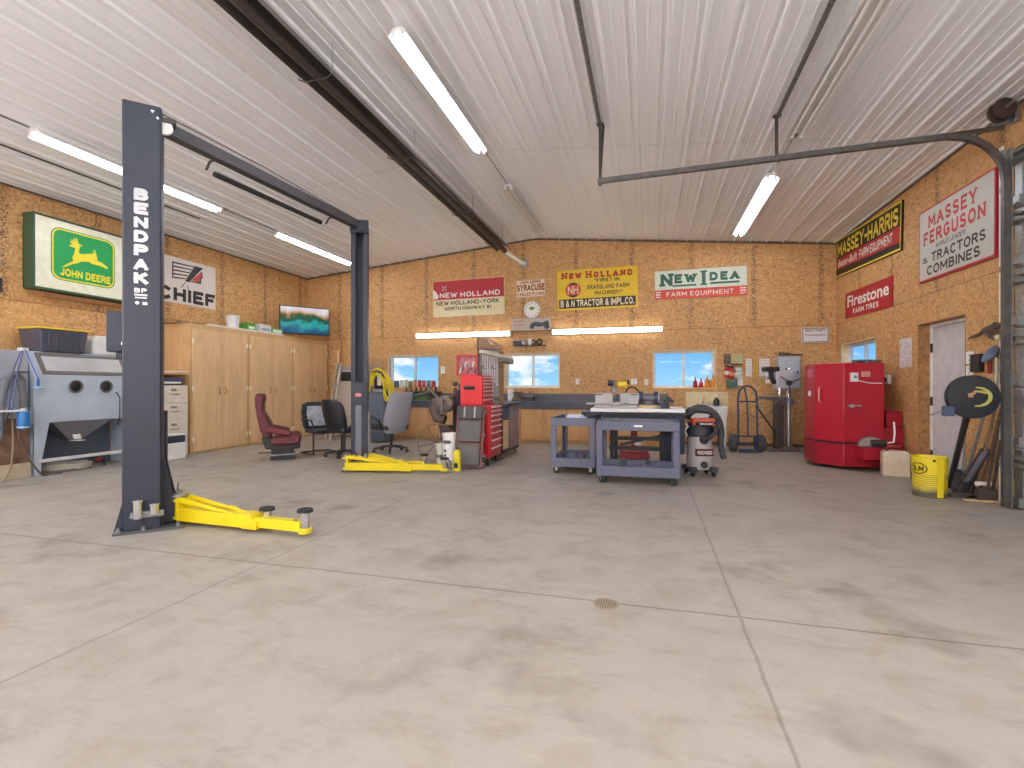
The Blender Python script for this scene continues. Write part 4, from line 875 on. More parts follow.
o = MB().box(XL+.01, -8.0, 7.6, 9.5, 0, .035).build('shelf_board', m_steelw, None, .003, loc=(0, 0, 0)); o.location = (0, 0, ztop); tag(o, 'long white board lying on top of the plywood cabinets', 'board')
c = AX(233.5, 323.5, -8.2)
t = thing('bucket', 'white plastic bucket on top of the plywood cabinets', 'bucket', (-8.22, c.y, ztop+.037))
B = MB(); B.lathe([(.115, .0), (.13, .24), (.138, .242), (.138, .262), (.128, .262)], (0, 0, 0), 28); B.build('pail', M('milky_plastic', (226, 226, 222), .4), t)
B = MB(); B.tube([(.0, .135*math.cos(a), .25-.04*math.sin(a)) if 0 else (-.05*math.sin(a), .14*math.cos(a), .245+.03*math.sin(a)) for a in [PI*k/10 for k in range(11)]], .004, 6); B.build('bail', m_dark, t)
for i, (px, ln, lab, c1) in enumerate(((247, .22, 'small green carton on the cabinets next to the white bucket', (88, 160, 62)), (261, .34, 'white carton with grey print between the green cartons', (216, 220, 222)), (273, .36, 'long green carton on the cabinets in front of the television', (112, 176, 92)))):
    c = AX(px, 330, -8.25); t = thing('carton', lab, 'box', (-8.25, c.y, ztop+.037), 0, 'cartons on the cabinets')
    B = MB(); B.box(-.12, .12, -ln/2, ln/2, 0, (.16, .17, .13)[i]); B.build('box', M('carton%d' % i, c1, .5, 0, .2, 12), t, .003)
    B = MB(); B.box(.1205, .1215, -ln*.35, ln*.35, .03, .09); B.build('print', M('cartonp%d' % i, (226, 230, 220) if i != 1 else (150, 160, 168), .5, 0, .3, 30), t)
o = MB().box(-.22, .22, -.3, .3, 0, .05).build('scrap_board', M('scrap', (150, 118, 82), .7, 0, .3, 8), None, .003); o.location = (-8.38, 7.28, ztop); tag(o, 'brown scrap boards on the cabinet end below the white feathered head sign', 'board')
# shelf, printer, file drawers between the column and the cabinets
o = MB().box(XL+.003, -8.0, 6.2, 7.1, 1.43, 1.47).build('wall_shelf', m_plys, None, .003, loc=(-8.3, 6.6, 1.43)); tag(o, 'plywood shelf on the end of the tall cabinets above the beige file drawers', 'shelf')
o = MB().box(-8.5, -7.99, 6.75, 7.08, 0, .02).build('folded_cloth', m_steelw, None, .006); o.location = (0, 0, 1.472); tag(o, 'white folded cloth along the plywood shelf edge', 'cloth')
t = thing('file_cabinet', 'tall beige file cabinet of four drawers beside the plywood cabinets', 'file cabinet', (-8.25, 6.75, 0))
B = MB(); B.box(-8.55, -7.95, 6.46, 7.03, 0, 1.24); B.build('body', M('putty', (214, 206, 190), .45), t, .006, world=True)
for k in range(4):
    z = .04+k*.3
    B = MB(); B.box(-7.95, -7.935, 6.48, 7.01, z, z+.285); d = B.build('drawer', M('putty_face', (220, 212, 196), .45), t, .004, world=True)
    B = MB(); B.tube([(-7.935, 6.66, z+.15), (-7.91, 6.67, z+.145), (-7.91, 6.82, z+.145), (-7.935, 6.83, z+.15)], .008, 6); B.build('handle', m_chrome, d, world=True)
    B = MB(); B.box(-7.935, -7.93, 6.69, 6.8, z+.2, z+.24); B.build('label_holder', m_galv, d, world=True)
t = thing('drawer_unit', 'small white plastic drawer unit on the floor in front of the beige file cabinet', 'drawers', (-7.75, 6.5, 0))
B = MB(); B.box(-.15, .13, -.2, .2, 0, .42); B.build('shell', m_white, t, .006)
for k in range(3): B = MB(); B.box(.13, .14, -.18, .18, .02+k*.13, .14+k*.13); d = B.build('drawer', m_white if k < 2 else M('drawer_dark', (56, 62, 80), .4), t, .004)
t = thing('printer', 'dark blue and grey printer on top of the beige file cabinet', 'printer', (-8.2, 6.76, 1.242))
B = MB(); B.box(-.2, .2, -.24, .22, 0, .13); B.build('body', M('printer_blue', (52, 66, 92), .4), t, .015)
B = MB(); B.box(.2, .23, -.18, .16, .03, .06); B.build('tray', m_white, t, .003)
# ================= seats and the far corner =================
m_maroon = M('maroon_vinyl', (94, 36, 46), .5, 0, .14, 10, .05); m_maroon2 = M('maroon_arm', (102, 28, 36), .45, 0, .1, 8)
S = .01706/9.6
def ps(pts): return [((x-317)*S, (700-y)*S) for x, y in pts]
t = thing('truck_seat', 'dark red suspension seat from a truck standing on the floor by the plywood cabinets', 'seat', FL(284, 458), R(38))
B = MB(); B.prism(ps([(78, 92), (98, 80), (138, 80), (158, 92), (162, 120), (150, 175), (150, 250), (185, 310), (218, 380), (218, 470), (205, 492), (150, 492), (120, 420), (96, 300), (80, 180)]), -.25, .25, 'y'); B.build('backrest', m_maroon, t, .035)
B = MB(); B.prism(ps([(212, 500), (250, 478), (430, 452), (462, 462), (474, 490), (468, 535), (438, 560), (240, 562), (212, 545)]), -.27, .27, 'y'); B.build('seat', m_maroon, t, .035)
for s, dx in ((-1, 0), (1, -20)):
    B = MB(); B.prism(ps([(148+dx, 400), (165+dx, 376), (200+dx, 376), (365+dx, 418), (386+dx, 438), (372+dx, 472), (335+dx, 470), (160+dx, 432)]), s*.29-.045, s*.29+.045, 'y'); B.build('armrest', m_maroon2, t, .02)
B = MB(); B.prism(ps([(130, 490), (220, 490), (240, 560), (460, 560), (462, 598), (410, 602), (400, 650), (215, 650), (210, 602), (170, 600), (150, 560)]), -.2, .2, 'y'); B.build('suspension', m_black, t, .01)
B = MB(); B.prism(ps([(208, 652), (415, 652), (418, 700), (205, 700)]), -.21, .21, 'y'); B.build('base', m_black, t, .008)
B = MB(); B.bar(*[(p[0], -.22, p[1]) for p in ps([(210, 655), (420, 648)])], .03, .02); B.build('slide_rail', m_galv, t)
B = MB(); B.cyl(*[(p[0], -.23, p[1]) for p in ps([(105, 625), (230, 628)])], .012, n=10); B.build('lever', m_dark, t)

def back_panel(B, prof, n=20):               # prof: (y, z, half width, half thickness, curve)
    rings = []
    for y, z, hw, th, cv in prof:
        r = []
        for k in range(n):
            a = 2*PI*k/n; c, s_ = math.cos(a), math.sin(a)
            x = hw*(abs(c)**.45)*(1 if c > 0 else -1); yy = th*(abs(s_)**.7)*(1 if s_ > 0 else -1)
            r.append((x, y+yy+cv*(x/hw)**2 if hw else y, z))
        rings.append(r)
    return B.loft(rings)
def star_base(t, r, z, mat):
    B = MB(); B.cyl((0, 0, z-.02), (0, 0, .44), .028, n=16); B.lathe([(.05, .42), (.1, .43), (.1, .46)], (0, 0, 0), 16); B.build('gas_column', m_dark, t)
    for k in range(5):
        a = 2*PI*k/5+.3; d = Vector((math.cos(a), math.sin(a), 0))
        B = MB(); B.bar(Vector((0, 0, z+.02)), d*r+Vector((0, 0, z-.02)), .045, .035); o = B.build('leg', mat, t, .008)
        B = MB(); u = Vector((-d.y, d.x, 0)); c = d*r
        for e in (-.022, .008): B.cyl(c+u*e+Vector((0, 0, .03)), c+u*(e+.014)+Vector((0, 0, .03)), .03, n=16)
        B.cyl(c+Vector((0, 0, .03)), c+Vector((0, 0, z)), .01, n=8); B.build('caster', m_black, o)
# black padded chair, back towards us
t = thing('office_chair', 'black padded high-back office chair next to the far lift column', 'chair', FL(344, 456.5), R(-18))
m_lea = M('black_leather', (36, 37, 44), .38, 0, .1, 14)
star_base(t, .3, .09, m_black)
B = MB(); back_panel(B, [(-.14, .44, .19, .03, 0), (-.19, .5, .25, .05, .05), (-.25, .68, .275, .06, .07), (-.3, .88, .27, .055, .07), (-.33, .96, .235, .045, .06), (-.335, 1.0, .15, .03, .03)]); B.build('backrest', m_lea, t)
B = MB(); B.box(-.26, .26, -.22, .28, .42, .52); B.build('seat', m_lea, t, .04)
for s in (-1, 1):
    B = MB(); B.tube([(s*.26, -.12, .46), (s*.32, -.1, .55), (s*.32, .0, .67), (s*.32, .2, .67), (s*.31, .24, .55), (s*.25, .16, .45)], .02, 8); B.build('armrest', m_black, t)
# black framed chair with a pale inner back on a sled base
t = thing('sled_chair', 'black framed armchair with a silvery wrapped back on a sled base before the plywood cabinets', 'chair', FL(322, 453.5), R(-118))
B = MB(); back_panel(B, [(-.22, .42, .2, .025, .0), (-.25, .5, .25, .035, .02), (-.3, .75, .26, .035, .03), (-.33, .9, .22, .03, .02), (-.335, .93, .14, .02, .01)]); B.build('backrest', m_lea, t)
B = MB(); back_panel(B, [(-.175, .5, .17, .012, .02), (-.215, .72, .2, .015, .03), (-.25, .86, .17, .012, .02)]); B.build('back_wrap', M('silver_wrap', (170, 180, 192), .3, .2, .3, 12, .3), t)
B = MB(); B.box(-.24, .24, -.2, .27, .38, .46); B.build('seat', m_lea, t, .03)
for s in (-1, 1):
    B = MB(); B.tube([(s*.27, -.24, .62), (s*.29, .0, .64), (s*.29, .2, .62), (s*.27, .24, .5), (s*.26, .22, .025), (s*.26, -.28, .02)], .015, 8); B.build('frame', m_black, t)
B = MB(); B.tube([(-.26, -.28, .02), (0, -.32, .02), (.26, -.28, .02)], .015, 8); B.build('rear_bar', m_black, t)
# grey shell chair
t = thing('office_chair', 'grey high-back office chair turned sideways in front of the workbench', 'chair', FL(391, 452), R(62))
m_shell = M('grey_fabric', (150, 152, 160), .7, 0, .06, 40); star_base(t, .31, .1, m_black)
B = MB(); back_panel(B, [(-.16, .36, .18, .03, 0.02), (-.2, .4, .24, .04, .06), (-.27, .6, .27, .045, .09), (-.33, .85, .26, .045, .08), (-.39, 1.08, .24, .04, .05), (-.4, 1.12, .22, .02, .04)]); B.build('backrest', m_shell, t)
B = MB(); B.box(-.26, .26, -.22, .3, .42, .53); B.build('seat', M('dark_fabric', (56, 58, 64), .7), t, .04)
for s in (-1, 1):
    B = MB(); B.tube([(s*.26, -.1, .46), (s*.32, -.1, .6), (s*.32, .2, .68), (s*.3, .24, .6)], .02, 8); B.build('armrest', m_black, t)
# far left corner: ladder, cabinet, screen, boards
c = AY(343, 411, 10.45)
t = thing('metal_cabinet', 'putty grey metal cabinet in the corner behind the far lift column', 'cabinet', (AY(336.5, 400, 10.5).x, 10.5, 0))
w = AY(363, 400, 10.5).x-AY(335, 400, 10.5).x
B = MB(); B.box(0, w, 0, .55, .04, 1.31); B.build('body', M('putty_grey', (176, 166, 154), .5), t, .01)
B = MB(); B.box(.03, w-.03, -.015, 0, .1, 1.27); d = B.build('door', M('putty_grey2', (184, 174, 162), .5), t, .006)
B = MB(); B.tube([(.06, -.015, .75), (.06, -.04, .76), (.06, -.04, .9), (.06, -.015, .91)], .007, 6); B.build('handle', m_chrome, d)
t = thing('microwave', 'black fronted microwave on top of the putty grey cabinet', 'microwave', (AY(338.5, 378, 10.5).x+.02, 10.52, 1.312))
B = MB(); B.box(0, .56, 0, .4, 0, .3); B.build('body', M('beige_shell', (178, 170, 160), .45), t, .008)
B = MB(); B.box(.03, .42, -.012, 0, .04, .26); B.build('door', m_black, t, .006)
B = MB(); B.box(.44, .54, -.006, 0, .04, .26); B.build('keypad', m_dark, t)
t = thing('cardboard_box', 'grey flat box on top of the black microwave', 'box', (AY(343, 370, 10.6).x+.1, 10.72, 1.614))
B = MB(); B.box(-.2, .25, -.15, .15, 0, .09); B.build('carton', M('grey_card', (150, 148, 146), .6), t, .004)
t = thing('step_ladder', 'folded aluminium step ladder leaning in the corner beside the plywood cabinets', 'ladder', FL(333, 437))
m_alu = M('aluminium', (186, 184, 176), .4, .5); p0, p1 = FL(326, 439.5), AY(338, 363, 10.42)
ax = (p1-p0); u = Vector((.5, -.3, 0))
for s in (0, .42):
    B = MB(); B.bar(p0+u*s, p1+u*s*.75, .03, .07); B.build('rail', m_alu, t, .004, world=True)
for k in range(5):
    f_ = .1+k*.19
    B = MB(); B.bar(p0+ax*f_+u*0, p0+ax*f_+u*(.42-.1*f_), .09, .02); B.build('rung', m_alu, t, .003, world=True)
for i, (pb, pt, lab, col) in enumerate(((( 336, 436), (338.5, 350), 'pale slim board standing in the corner behind the ladder', (214, 190, 150)), ((340, 435), (341.5, 338), 'thin dark red rod standing in the corner', (150, 70, 70)))):
    a = FL(*pb); b = AY(*pt, 11.1); B = MB(); B.bar(a, b, .035 if i == 0 else .02, .02); tag(B.build('board' if i == 0 else 'rod', M('corner%d' % i, col, .6), None, .002, loc=a), lab, 'board' if i == 0 else 'rod')
a = AY(369, 392, 9.6); b = AY(384.5, 392, 9.6)
t = thing('tool_locker', 'slate blue metal locker behind the grey chair', 'locker', (a.x, 9.6, 0)); w = b.x-a.x
B = MB(); B.box(0, w, 0, .45, .03, 1.1); B.build('body', M('slate', (84, 98, 114), .45, .1), t, .008)
B = MB(); B.box(.02, w-.02, -.012, 0, .06, 1.06); d = B.build('door', M('slate2', (90, 104, 120), .45, .1), t, .004)
B = MB(); B.box(w-.06, w-.04, -.03, -.012, .55, .7); B.build('handle', m_chrome, d)
t = thing('work_lamp', 'black and white work lamp standing on the slate locker inside the hose coil', 'work lamp', (a.x+.16, 9.78, 1.102))
B = MB(); B.box(-.12, .14, -.1, .1, 0, .06); B.build('base', m_galv, t, .006)
B = MB(); B.box(-.1, .1, -.07, .07, .06, .44); B.build('housing', m_black, t, .02)
B = MB(); B.box(-.02, .08, -.085, -.07, .14, .4); B.build('lens', m_white, t, .004)
t = thing('air_hose_coil', 'yellow coil of air hose hanging around the work lamp on the locker', 'hose', (a.x+.28, 9.74, 1.45))
m_yh = M('hose_yellow', (226, 206, 44), .4)
for k in range(6):
    o_ = Vector((0, .025*(k % 3), 0)); q = [(369-.2*k, 392-k), (369.5, 381), (373, 371.5-.4*k), (379+.4*k, 368.5+.5*k), (385+.7*k, 376+.4*k), (388.5+.7*k, 388), (389-.5*k, 398+.6*k), (385.5-.5*k, 394+.5*k), (382+.6*k, 380+.6*k), (377+.4*k, 373+.5*k), (372+.3*k, 377), (371, 388)]
    q = [AY(*p_, 9.5)+o_ for p_ in q]; pts = []
    for i_ in range(len(q)-1):
        p0_, p1_, p2_, p3_ = q[max(i_-1, 0)], q[i_], q[i_+1], q[min(i_+2, len(q)-1)]
        for h_ in range(4):
            f_ = h_/4; pts.append(.5*((2*p1_)+(p2_-p0_)*f_+(2*p0_-5*p1_+4*p2_-p3_)*f_*f_+(3*p1_-p0_-3*p2_+p3_)*f_**3))
    B = MB(); B.tube(pts, .014, 7); B.build('hose_loop', m_yh, t, world=True)
B = MB(); B.cyl((a.x+.16, 9.46, 1.545), (a.x+.16, 9.74, 1.545), .012, n=8); B.build('hook', m_dark, t, world=True)
t = thing('wire_basket', 'grey wire basket on the wall beside the far window', 'basket', AY(375, 372, 11.0))
a = AY(369, 375, 11.05); b = AY(382, 359, 11.05); B = MB()
for k in range(7):
    x = a.x+(b.x-a.x)*k/6; B.tube([(x, 10.95, b.z-.1), (x, 10.96, a.z), (x, 11.13, a.z), (x, 11.13, b.z)], .005, 5)
for k in range(5):
    z = a.z+(b.z-.1-a.z)*k/4; B.tube([(a.x, 11.13, z), (a.x, 10.95, z), (b.x, 10.95, z), (b.x, 11.13, z)], .005, 5)
B.build('wire_mesh', M('wire_grey', (170, 166, 160), .4, .5), t, world=True)

# ================= workbench along the back wall =================
m_slate = M('bench_slate', (66, 70, 84), .45); x0, x1 = AY(384, 403, 10.5).x, AY(668, 396, 11.1).x
YB = 10.5
t = thing('worktop', 'long dark slate worktop with a raised back along the back wall', 'worktop', ((x0+x1)/2, 10.8, .74))
B = MB(); B.box(x0, x1, YB-.01, D-.004, .88, .9); B.build('top', M('bench_top', (96, 100, 110), .4), t, .003, world=True)
B = MB(); B.box(x0, x1, YB, YB+.03, .74, .88); B.build('apron', m_slate, t, .003, world=True)
B = MB(); B.box(x0, x1, D-.04, D-.004, .9, 1.055); B.build('backsplash', M('bench_back', (84, 86, 94), .45), t, .003, world=True)
xs = [x0, AY(428, 430, YB).x, AY(455, 430, YB).x, AY(520, 430, YB).x, AY(566, 430, YB).x, AY(612, 430, YB).x, x1-.02]
labs = ('plywood base cabinet under the worktop behind the grey chair', 'plywood base cabinet under the worktop behind the spoked wheel', 'plywood base cabinet under the worktop behind the red tool chest', 'x', 'plywood base cabinet under the worktop behind the miter saw', 'plywood base cabinet under the end of the worktop near the sink')
labs = labs[:3]+('plywood base cabinet under the worktop just past the tool chest', )+labs[4:]
m_base_ply = plywood('base_ply', (206, 160, 106), (168, 118, 70))
for i in range(6):
    a, b = xs[i]+.003, xs[i+1]-.003
    t = thing('base_cabinet', labs[i], 'cabinet', ((a+b)/2, 10.8, 0), 0, 'base cabinets under the worktop')
    B = MB(); B.box(a, b, YB+.06, D-.02, .05, .735); B.box(a, b, YB+.1, D-.02, 0, .05); B.build('carcass', m_base_ply, t, world=True)
    m_ = (a+b)/2
    for s, (p, q) in enumerate(((a+.01, m_-.003), (m_+.003, b-.01))):
        B = MB(); B.box(p, q, YB+.04, YB+.06, .07, .725); d = B.build('door', m_base_ply, t, .003, world=True)
        xh = q-.06 if s == 0 else p+.06
        B = MB(); B.tube([(xh, YB+.04, .42), (xh, YB+.01, .43), (xh, YB+.01, .52), (xh, YB+.04, .53)], .006, 6); B.build('handle', M('brass_dark', (150, 112, 62), .35, .6), d, world=True)
# cans on the first window sill
zs = ZW0+.013
specs = [(396.5, 'dark green', (86, 98, 86), .062), (401.5, 'white', (222, 216, 210), .05), (406, 'cream', (214, 196, 170), .045), (410.5, 'olive green', (132, 142, 74), .055), (415, 'orange', (222, 128, 60), .045), (419.5, 'bright red', (204, 52, 42), .05), (423.8, 'scarlet', (212, 68, 54), .045), (428.5, 'grey', (130, 128, 128), .05), (433.5, 'dull red', (178, 74, 70), .055)]
for px, cn, col, r in specs:
    p = AY(px, 388, D+.055); h_ = .16+random.random()*.03; r *= 1.02
    t = thing('paint_can', cn+' can in the row on the sill of the window nearest the corner', 'can', (p.x, D+.055, zs), 0, 'cans on the window sill')
    B = MB(); B.lathe([(r*.97, 0), (r, .006), (r, h_-.006), (r*.97, h_)], (0, 0, 0), 20); B.build('body', M('can_'+cn, col, .35), t)
    B = MB(); B.lathe([(r*.9, h_), (r*.9, h_+.012), (r*.8, h_+.014)], (0, 0, 0), 18); B.build('cap', m_white if col[0] < 180 else m_black, t)
for px, cn, col, h_ in ((695.3, 'deep red', (190, 40, 36), .2), (701, 'red', (204, 62, 44), .17), (707.3, 'orange', (236, 140, 36), .24), (713, 'amber', (222, 160, 70), .27)):
    p = AY(px, 388, D+.055); t = thing('bottle', cn+' bottle on the sill of the window near the sink', 'bottle', (p.x, D+.055, zs), 0, 'bottles on the window sill')
    r = .045 if col[0] < 210 else .055
    B = MB(); B.lathe([(r*.95, 0), (r, .006), (r, h_*.62), (r*.35, h_*.8), (r*.3, h_)], (0, 0, 0), 20); B.build('body', M('bottle_'+cn, col, .25), t)
    B = MB(); B.lathe([(r*.38, h_), (r*.38, h_+.03)], (0, 0, 0), 14); B.build('cap', m_white if px > 705 else P_RED, t)
# clutter on the worktop under the first window
def on_bench(px): return AY(px, 400, 10.8).x
t = thing('storage_bin', 'small blue bin on the worktop below the corner window', 'bin', (on_bench(409), 10.75, .902))
B = MB(); B.loft([[(sx*k, sy*.1, z) for sx, sy in ((-1, -1), (1, -1), (1, 1), (-1, 1))] for k, z in ((.09, 0), (.11, .2))]); B.build('tub', M('bin_blue', (40, 84, 150), .4), t, .008)
B = MB(); B.box(-.06, .06, -.105, -.1, .05, .12); B.build('label_plate', m_white, t)
t = thing('parts_tray', 'green parts tray full of odds and ends on the worktop', 'tray', (on_bench(420), 10.85, .902))
B = MB(); B.box(-.17, .17, -.08, .08, 0, .1); B.build('tray', M('tray_green', (96, 132, 70), .5), t, .008)
for k in range(5):
    B = MB(); B.box(-.15+k*.06, -.1+k*.06, -.06, .06, .1, .13+.02*(k % 3)); B.build('part', M('trayp%d' % k, ((200, 190, 170), (70, 70, 76), (180, 160, 60), (150, 150, 156), (90, 110, 80))[k], .5), t, .004)
t = thing('tool_rail', 'dark rail of small tools on the worktop in front of the corner window', 'tool rack', (on_bench(418), 11.02, .902))
B = MB(); B.box(-.5, .5, -.03, .03, .16, .2); B.box(-.48, -.45, -.03, .03, 0, .16); B.box(.45, .48, -.03, .03, 0, .16); B.build('rail', m_dark, t, .004)
for k in range(7):
    B = MB(); x = -.42+k*.13; B.cyl((x, 0, .14), (x, 0, .28), .012, n=8); B.cyl((x, 0, .2), (x, 0, .3), .02, n=10); B.build('tool_grip', M('grip%d' % (k % 3), ((50, 52, 60), (120, 60, 44), (70, 84, 60))[k % 3], .5), t)
t = thing('pipe_length', 'grey pipe lying slanted across the worktop below the corner window', 'pipe', (on_bench(424), 10.6, .902))
B = MB(); B.cyl((-.35, -.04, .03), (.3, .06, .22), .028, n=14); B.build('pipe', M('pipe_grey', (96, 98, 104), .5, .3), t)
B = MB(); B.bar((.22, .048, 0), (.22, .048, .17), .06, .04); B.build('stand', m_dark, t)
t = thing('toolbox', 'long low grey toolbox on the worktop past the tool chest', 'toolbox', (AY(570, 396, 10.8).x-1.0, 10.8, .902))
B = MB(); B.box(-.2, .2, -.1, .1, 0, .09); B.build('box', m_dark, t, .008)
B = MB(); B.box(-.205, .205, -.105, .105, .09, .12); B.build('lid', M('lidgrey', (120, 120, 126), .45), t, .006)
t = thing('paper_roll', 'white roll of shop towel on the worktop below the middle window', 'towel roll', (AY(509, 392, 10.7).x, 10.85, .902))
B = MB(); B.lathe([(.07, 0), (.07, .26), (.02, .26)], (0, 0, 0), 22); B.build('roll', m_white, t)
t = thing('machine_part', 'greenish brown casting on the worktop below the middle window', 'casting', (AY(514, 397, 10.55).x+.05, 10.6, .902))
B = MB(); B.lathe([(.1, 0), (.12, .02), (.1, .06), (.06, .08), (.06, .16), (.09, .18), (.09, .2)], (0, 0, 0), 20); B.tube([(.07, 0, .1), (.13, 0, .12), (.13, 0, .17), (.08, 0, .19)], .02, 8); B.build('casting', M('casting', (112, 100, 78), .6, .2, .2, 14), t)
# plates and small fittings on the back wall
def plate(name, label, px, py, w, h, kind='outlet', cat='outlet'):
    p = AY(px, py); t = thing(name, label, cat, (p.x, D-.001, p.z), 0)
    B = MB(); B.box(-w/2, w/2, -.012, 0, -h/2, h/2); B.build('cover', m_white, t, .003)
    B = MB()
    for z in (-h*.2, h*.2): B.prism(rrect(-.015, .015, z-.014, z+.014, .01), -.0145, -.012, 'y')
    B.build('socket_face', M('socket_grey', (196, 192, 186), .4), t)
    return t
plate('outlet', 'white wall outlet under the yellow sign by the middle window', 577.5, 381.5, .08, .13)
plate('outlet', 'wide white wall outlet above the bench grinder', 634, 381.5, .13, .13)
plate('outlet', 'white switch plate beside the window near the sink', 646.3, 382, .08, .12)
plate('outlet', 'white outlet below the fire extinguisher cluster by the hand truck', 740, 381.8, .1, .14)
plate('thermostat', 'white thermostat on the wall between the first two windows', 443, 370, .11, .17, cat='thermostat')
# small shelf of fittings over the middle window
a = AY(515, 346); b = AY(546, 345)
t = thing('hook_rail', 'dark hook rail above the middle window', 'rail', (a.x, D-.002, a.z)); w = b.x-a.x
B = MB(); B.box(0, w, -.1, 0, -.012, .006); B.build('rail', m_dark, t, .002)
for i, (k, lab, ct) in enumerate(((.1, 'dark blue block on the hook rail above the middle window', 'box'), (.3, 'grey rounded gauge on the hook rail above the middle window', 'gauge'), (.5, 'white mug on the hook rail above the middle window', 'mug'), (.8, 'dark ring fitting on the hook rail above the middle window', 'fitting'))):
    t = thing(('block', 'gauge', 'mug', 'ring_fitting')[i], lab, ct, (a.x+w*k, D-.05, a.z+.007)); B = MB()
    if i == 0: B.box(-.1, .1, -.04, .04, 0, .1); B.build('block', M('blk_blue', (60, 62, 86), .5), t, .006)
    elif i == 1: B.lathe([(.06, -.03), (.065, 0), (.05, .03)], (0, 0, .065), 18, (0, -1, 0)); B.build('gauge_body', M('gauge', (150, 150, 164), .4), t)
    elif i == 2: B.lathe([(.045, 0), (.05, .15), (.045, .15), (.04, .01)], (0, 0, 0), 20); B.tube([(.048, 0, .11), (.08, 0, .1), (.08, 0, .05), (.047, 0, .04)], .008, 6); B.build('cup', m_white, t)
    else:
        B.tube([(.06*math.cos(q), 0, .07+.055*math.sin(q)) for q in [2*PI*j/20 for j in range(20)]], .018, 8, True); B.tube([(-.14+.05*math.cos(q), 0, .065+.045*math.sin(q)) for q in [2*PI*j/16 for j in range(16)]], .014, 8, True); B.build('rings', m_dark, t)
# ================= centre: tool chest group =================
m_tred = M('chest_red', (188, 34, 44), .35, .1, .06, 4); m_tredf = M('drawer_red', (184, 60, 72), .35, .1, .08, 6); m_pull = M('pull_bright', (226, 220, 220), .35, .2)
XF = -2.33
t = thing('roller_cabinet', 'red rolling tool cabinet with silver drawer pulls next to the dark workstation', 'tool cabinet', (-2.6, 7.5, 0))
y0, y1 = 7.2, 7.78; x0 = -2.83
B = MB(); B.box(x0, XF, y0, y1, .13, .93); B.build('body', m_tred, t, .006, world=True)
zz = [.15, .29, .41, .52, .62, .71, .79, .86, .92]
for k in range(len(zz)-1):
    B = MB(); B.box(XF, XF+.012, y0+.03, y1-.03, zz[k]+.004, zz[k+1]-.004); d = B.build('drawer', m_tredf, t, .003, world=True)
    B = MB(); B.box(XF+.012, XF+.03, y0+.03, y1-.03, zz[k+1]-.028, zz[k+1]-.008); B.build('drawer_pull', m_pull, d, .002, world=True)
def caster(m, x, y, r, parent, mat=m_rubber, ax=(1, 0, 0)):
    B = MB(m); B.box(x-.03, x+.03, y-.03, y+.03, 2*r+.0, 2*r+.015); B.box(x-.024, x-.018, y-.02, y+.02, r*.8, 2*r); B.box(x+.018, x+.024, y-.02, y+.02, r*.8, 2*r); c = B.build('caster', m_galv, parent, world=True)
    B = MB(m); B.lathe([(r*.5, -.015), (r, -.012), (r, .012), (r*.5, .015)], (x, y, r), 22, ax); B.build('wheel', mat, c, world=True)
for x in (x0+.06, XF-.06):
    for y in (y0+.08, y1-.08): caster(Matrix.Identity(4), x, y, .057, t)
t = thing('tool_chest', 'red upper tool chest of narrow drawers stacked on the rolling cabinet', 'tool chest', (-2.6, 7.5, .932))
y0, y1 = 7.24, 7.76; xu = -2.47
B = MB(); B.box(x0, xu, y0, y1, .934, 1.39); B.build('body', M('chest_bright', (200, 24, 34), .35, .1, .04, 4), t, .006, world=True)
zz = [.95, 1.03, 1.1, 1.165, 1.225, 1.28, 1.33, 1.38]
for k in range(len(zz)-1):
    B = MB(); B.box(xu, xu+.012, y0+.03, y1-.03, zz[k]+.004, zz[k+1]-.004); d = B.build('drawer', m_tredf, t, .003, world=True)
    B = MB(); B.box(xu+.012, xu+.028, y0+.03, y1-.03, zz[k+1]-.026, zz[k+1]-.01); B.build('drawer_pull', m_pull, d, .002, world=True)
B = MB(); B.tube([(-2.75, y0, 1.2), (-2.74, y0-.04, 1.2), (-2.62, y0-.04, 1.2), (-2.61, y0, 1.2)], .012, 8); B.box(-2.77, -2.59, y0-.008, y0, 1.17, 1.23); B.build('side_handle', m_dark, t, world=True)
# open red tool case standing on the chest
p = AD(457, 377, 7.55)
t = thing('tool_case', 'open red tool case with assorted small parts, standing on the upper tool chest', 'tool case', (-2.735, 7.32, 1.392), R(16))
B = MB(); w, h = .3, .32
B.box(-w/2-.02, w/2, .03, .04, 0, h); B.box(-w/2-.02, -w/2, -.05, .03, 0, h); B.box(w/2-.015, w/2, -.05, .03, 0, h); B.box(-w/2-.02, w/2, -.05, .03, 0, .02); B.box(-w/2-.02, w/2, -.05, .03, h-.02, h); B.build('case', m_tred, t, .004)
B = MB(); B.box(-w/2, w/2-.02, .015, .03, .02, h-.02); B.build('lining', M('sticker_lining', (190, 120, 124), .6, 0, .5, 16), t)
for k in range(7):
    B = MB(); x = -.13+.04*k; z = .03+.05*(k % 3); B.cyl((x, -.01, z), (x+.03, .0, z+.09), .016, n=10); B.build('small_part', M('sp%d' % k, ((225, 220, 214), (60, 60, 70), (200, 200, 210), (150, 60, 60), (90, 96, 120), (220, 210, 190), (70, 76, 110))[k], .4), t)
# tool board with lamp, behind the chest
A_ = AD(481, 375, 7.75); t = thing('tool_board', 'tall grey pegboard stand of hanging wrenches above the tool chest', 'tool board', (-2.6, 7.98, .942), R(38))
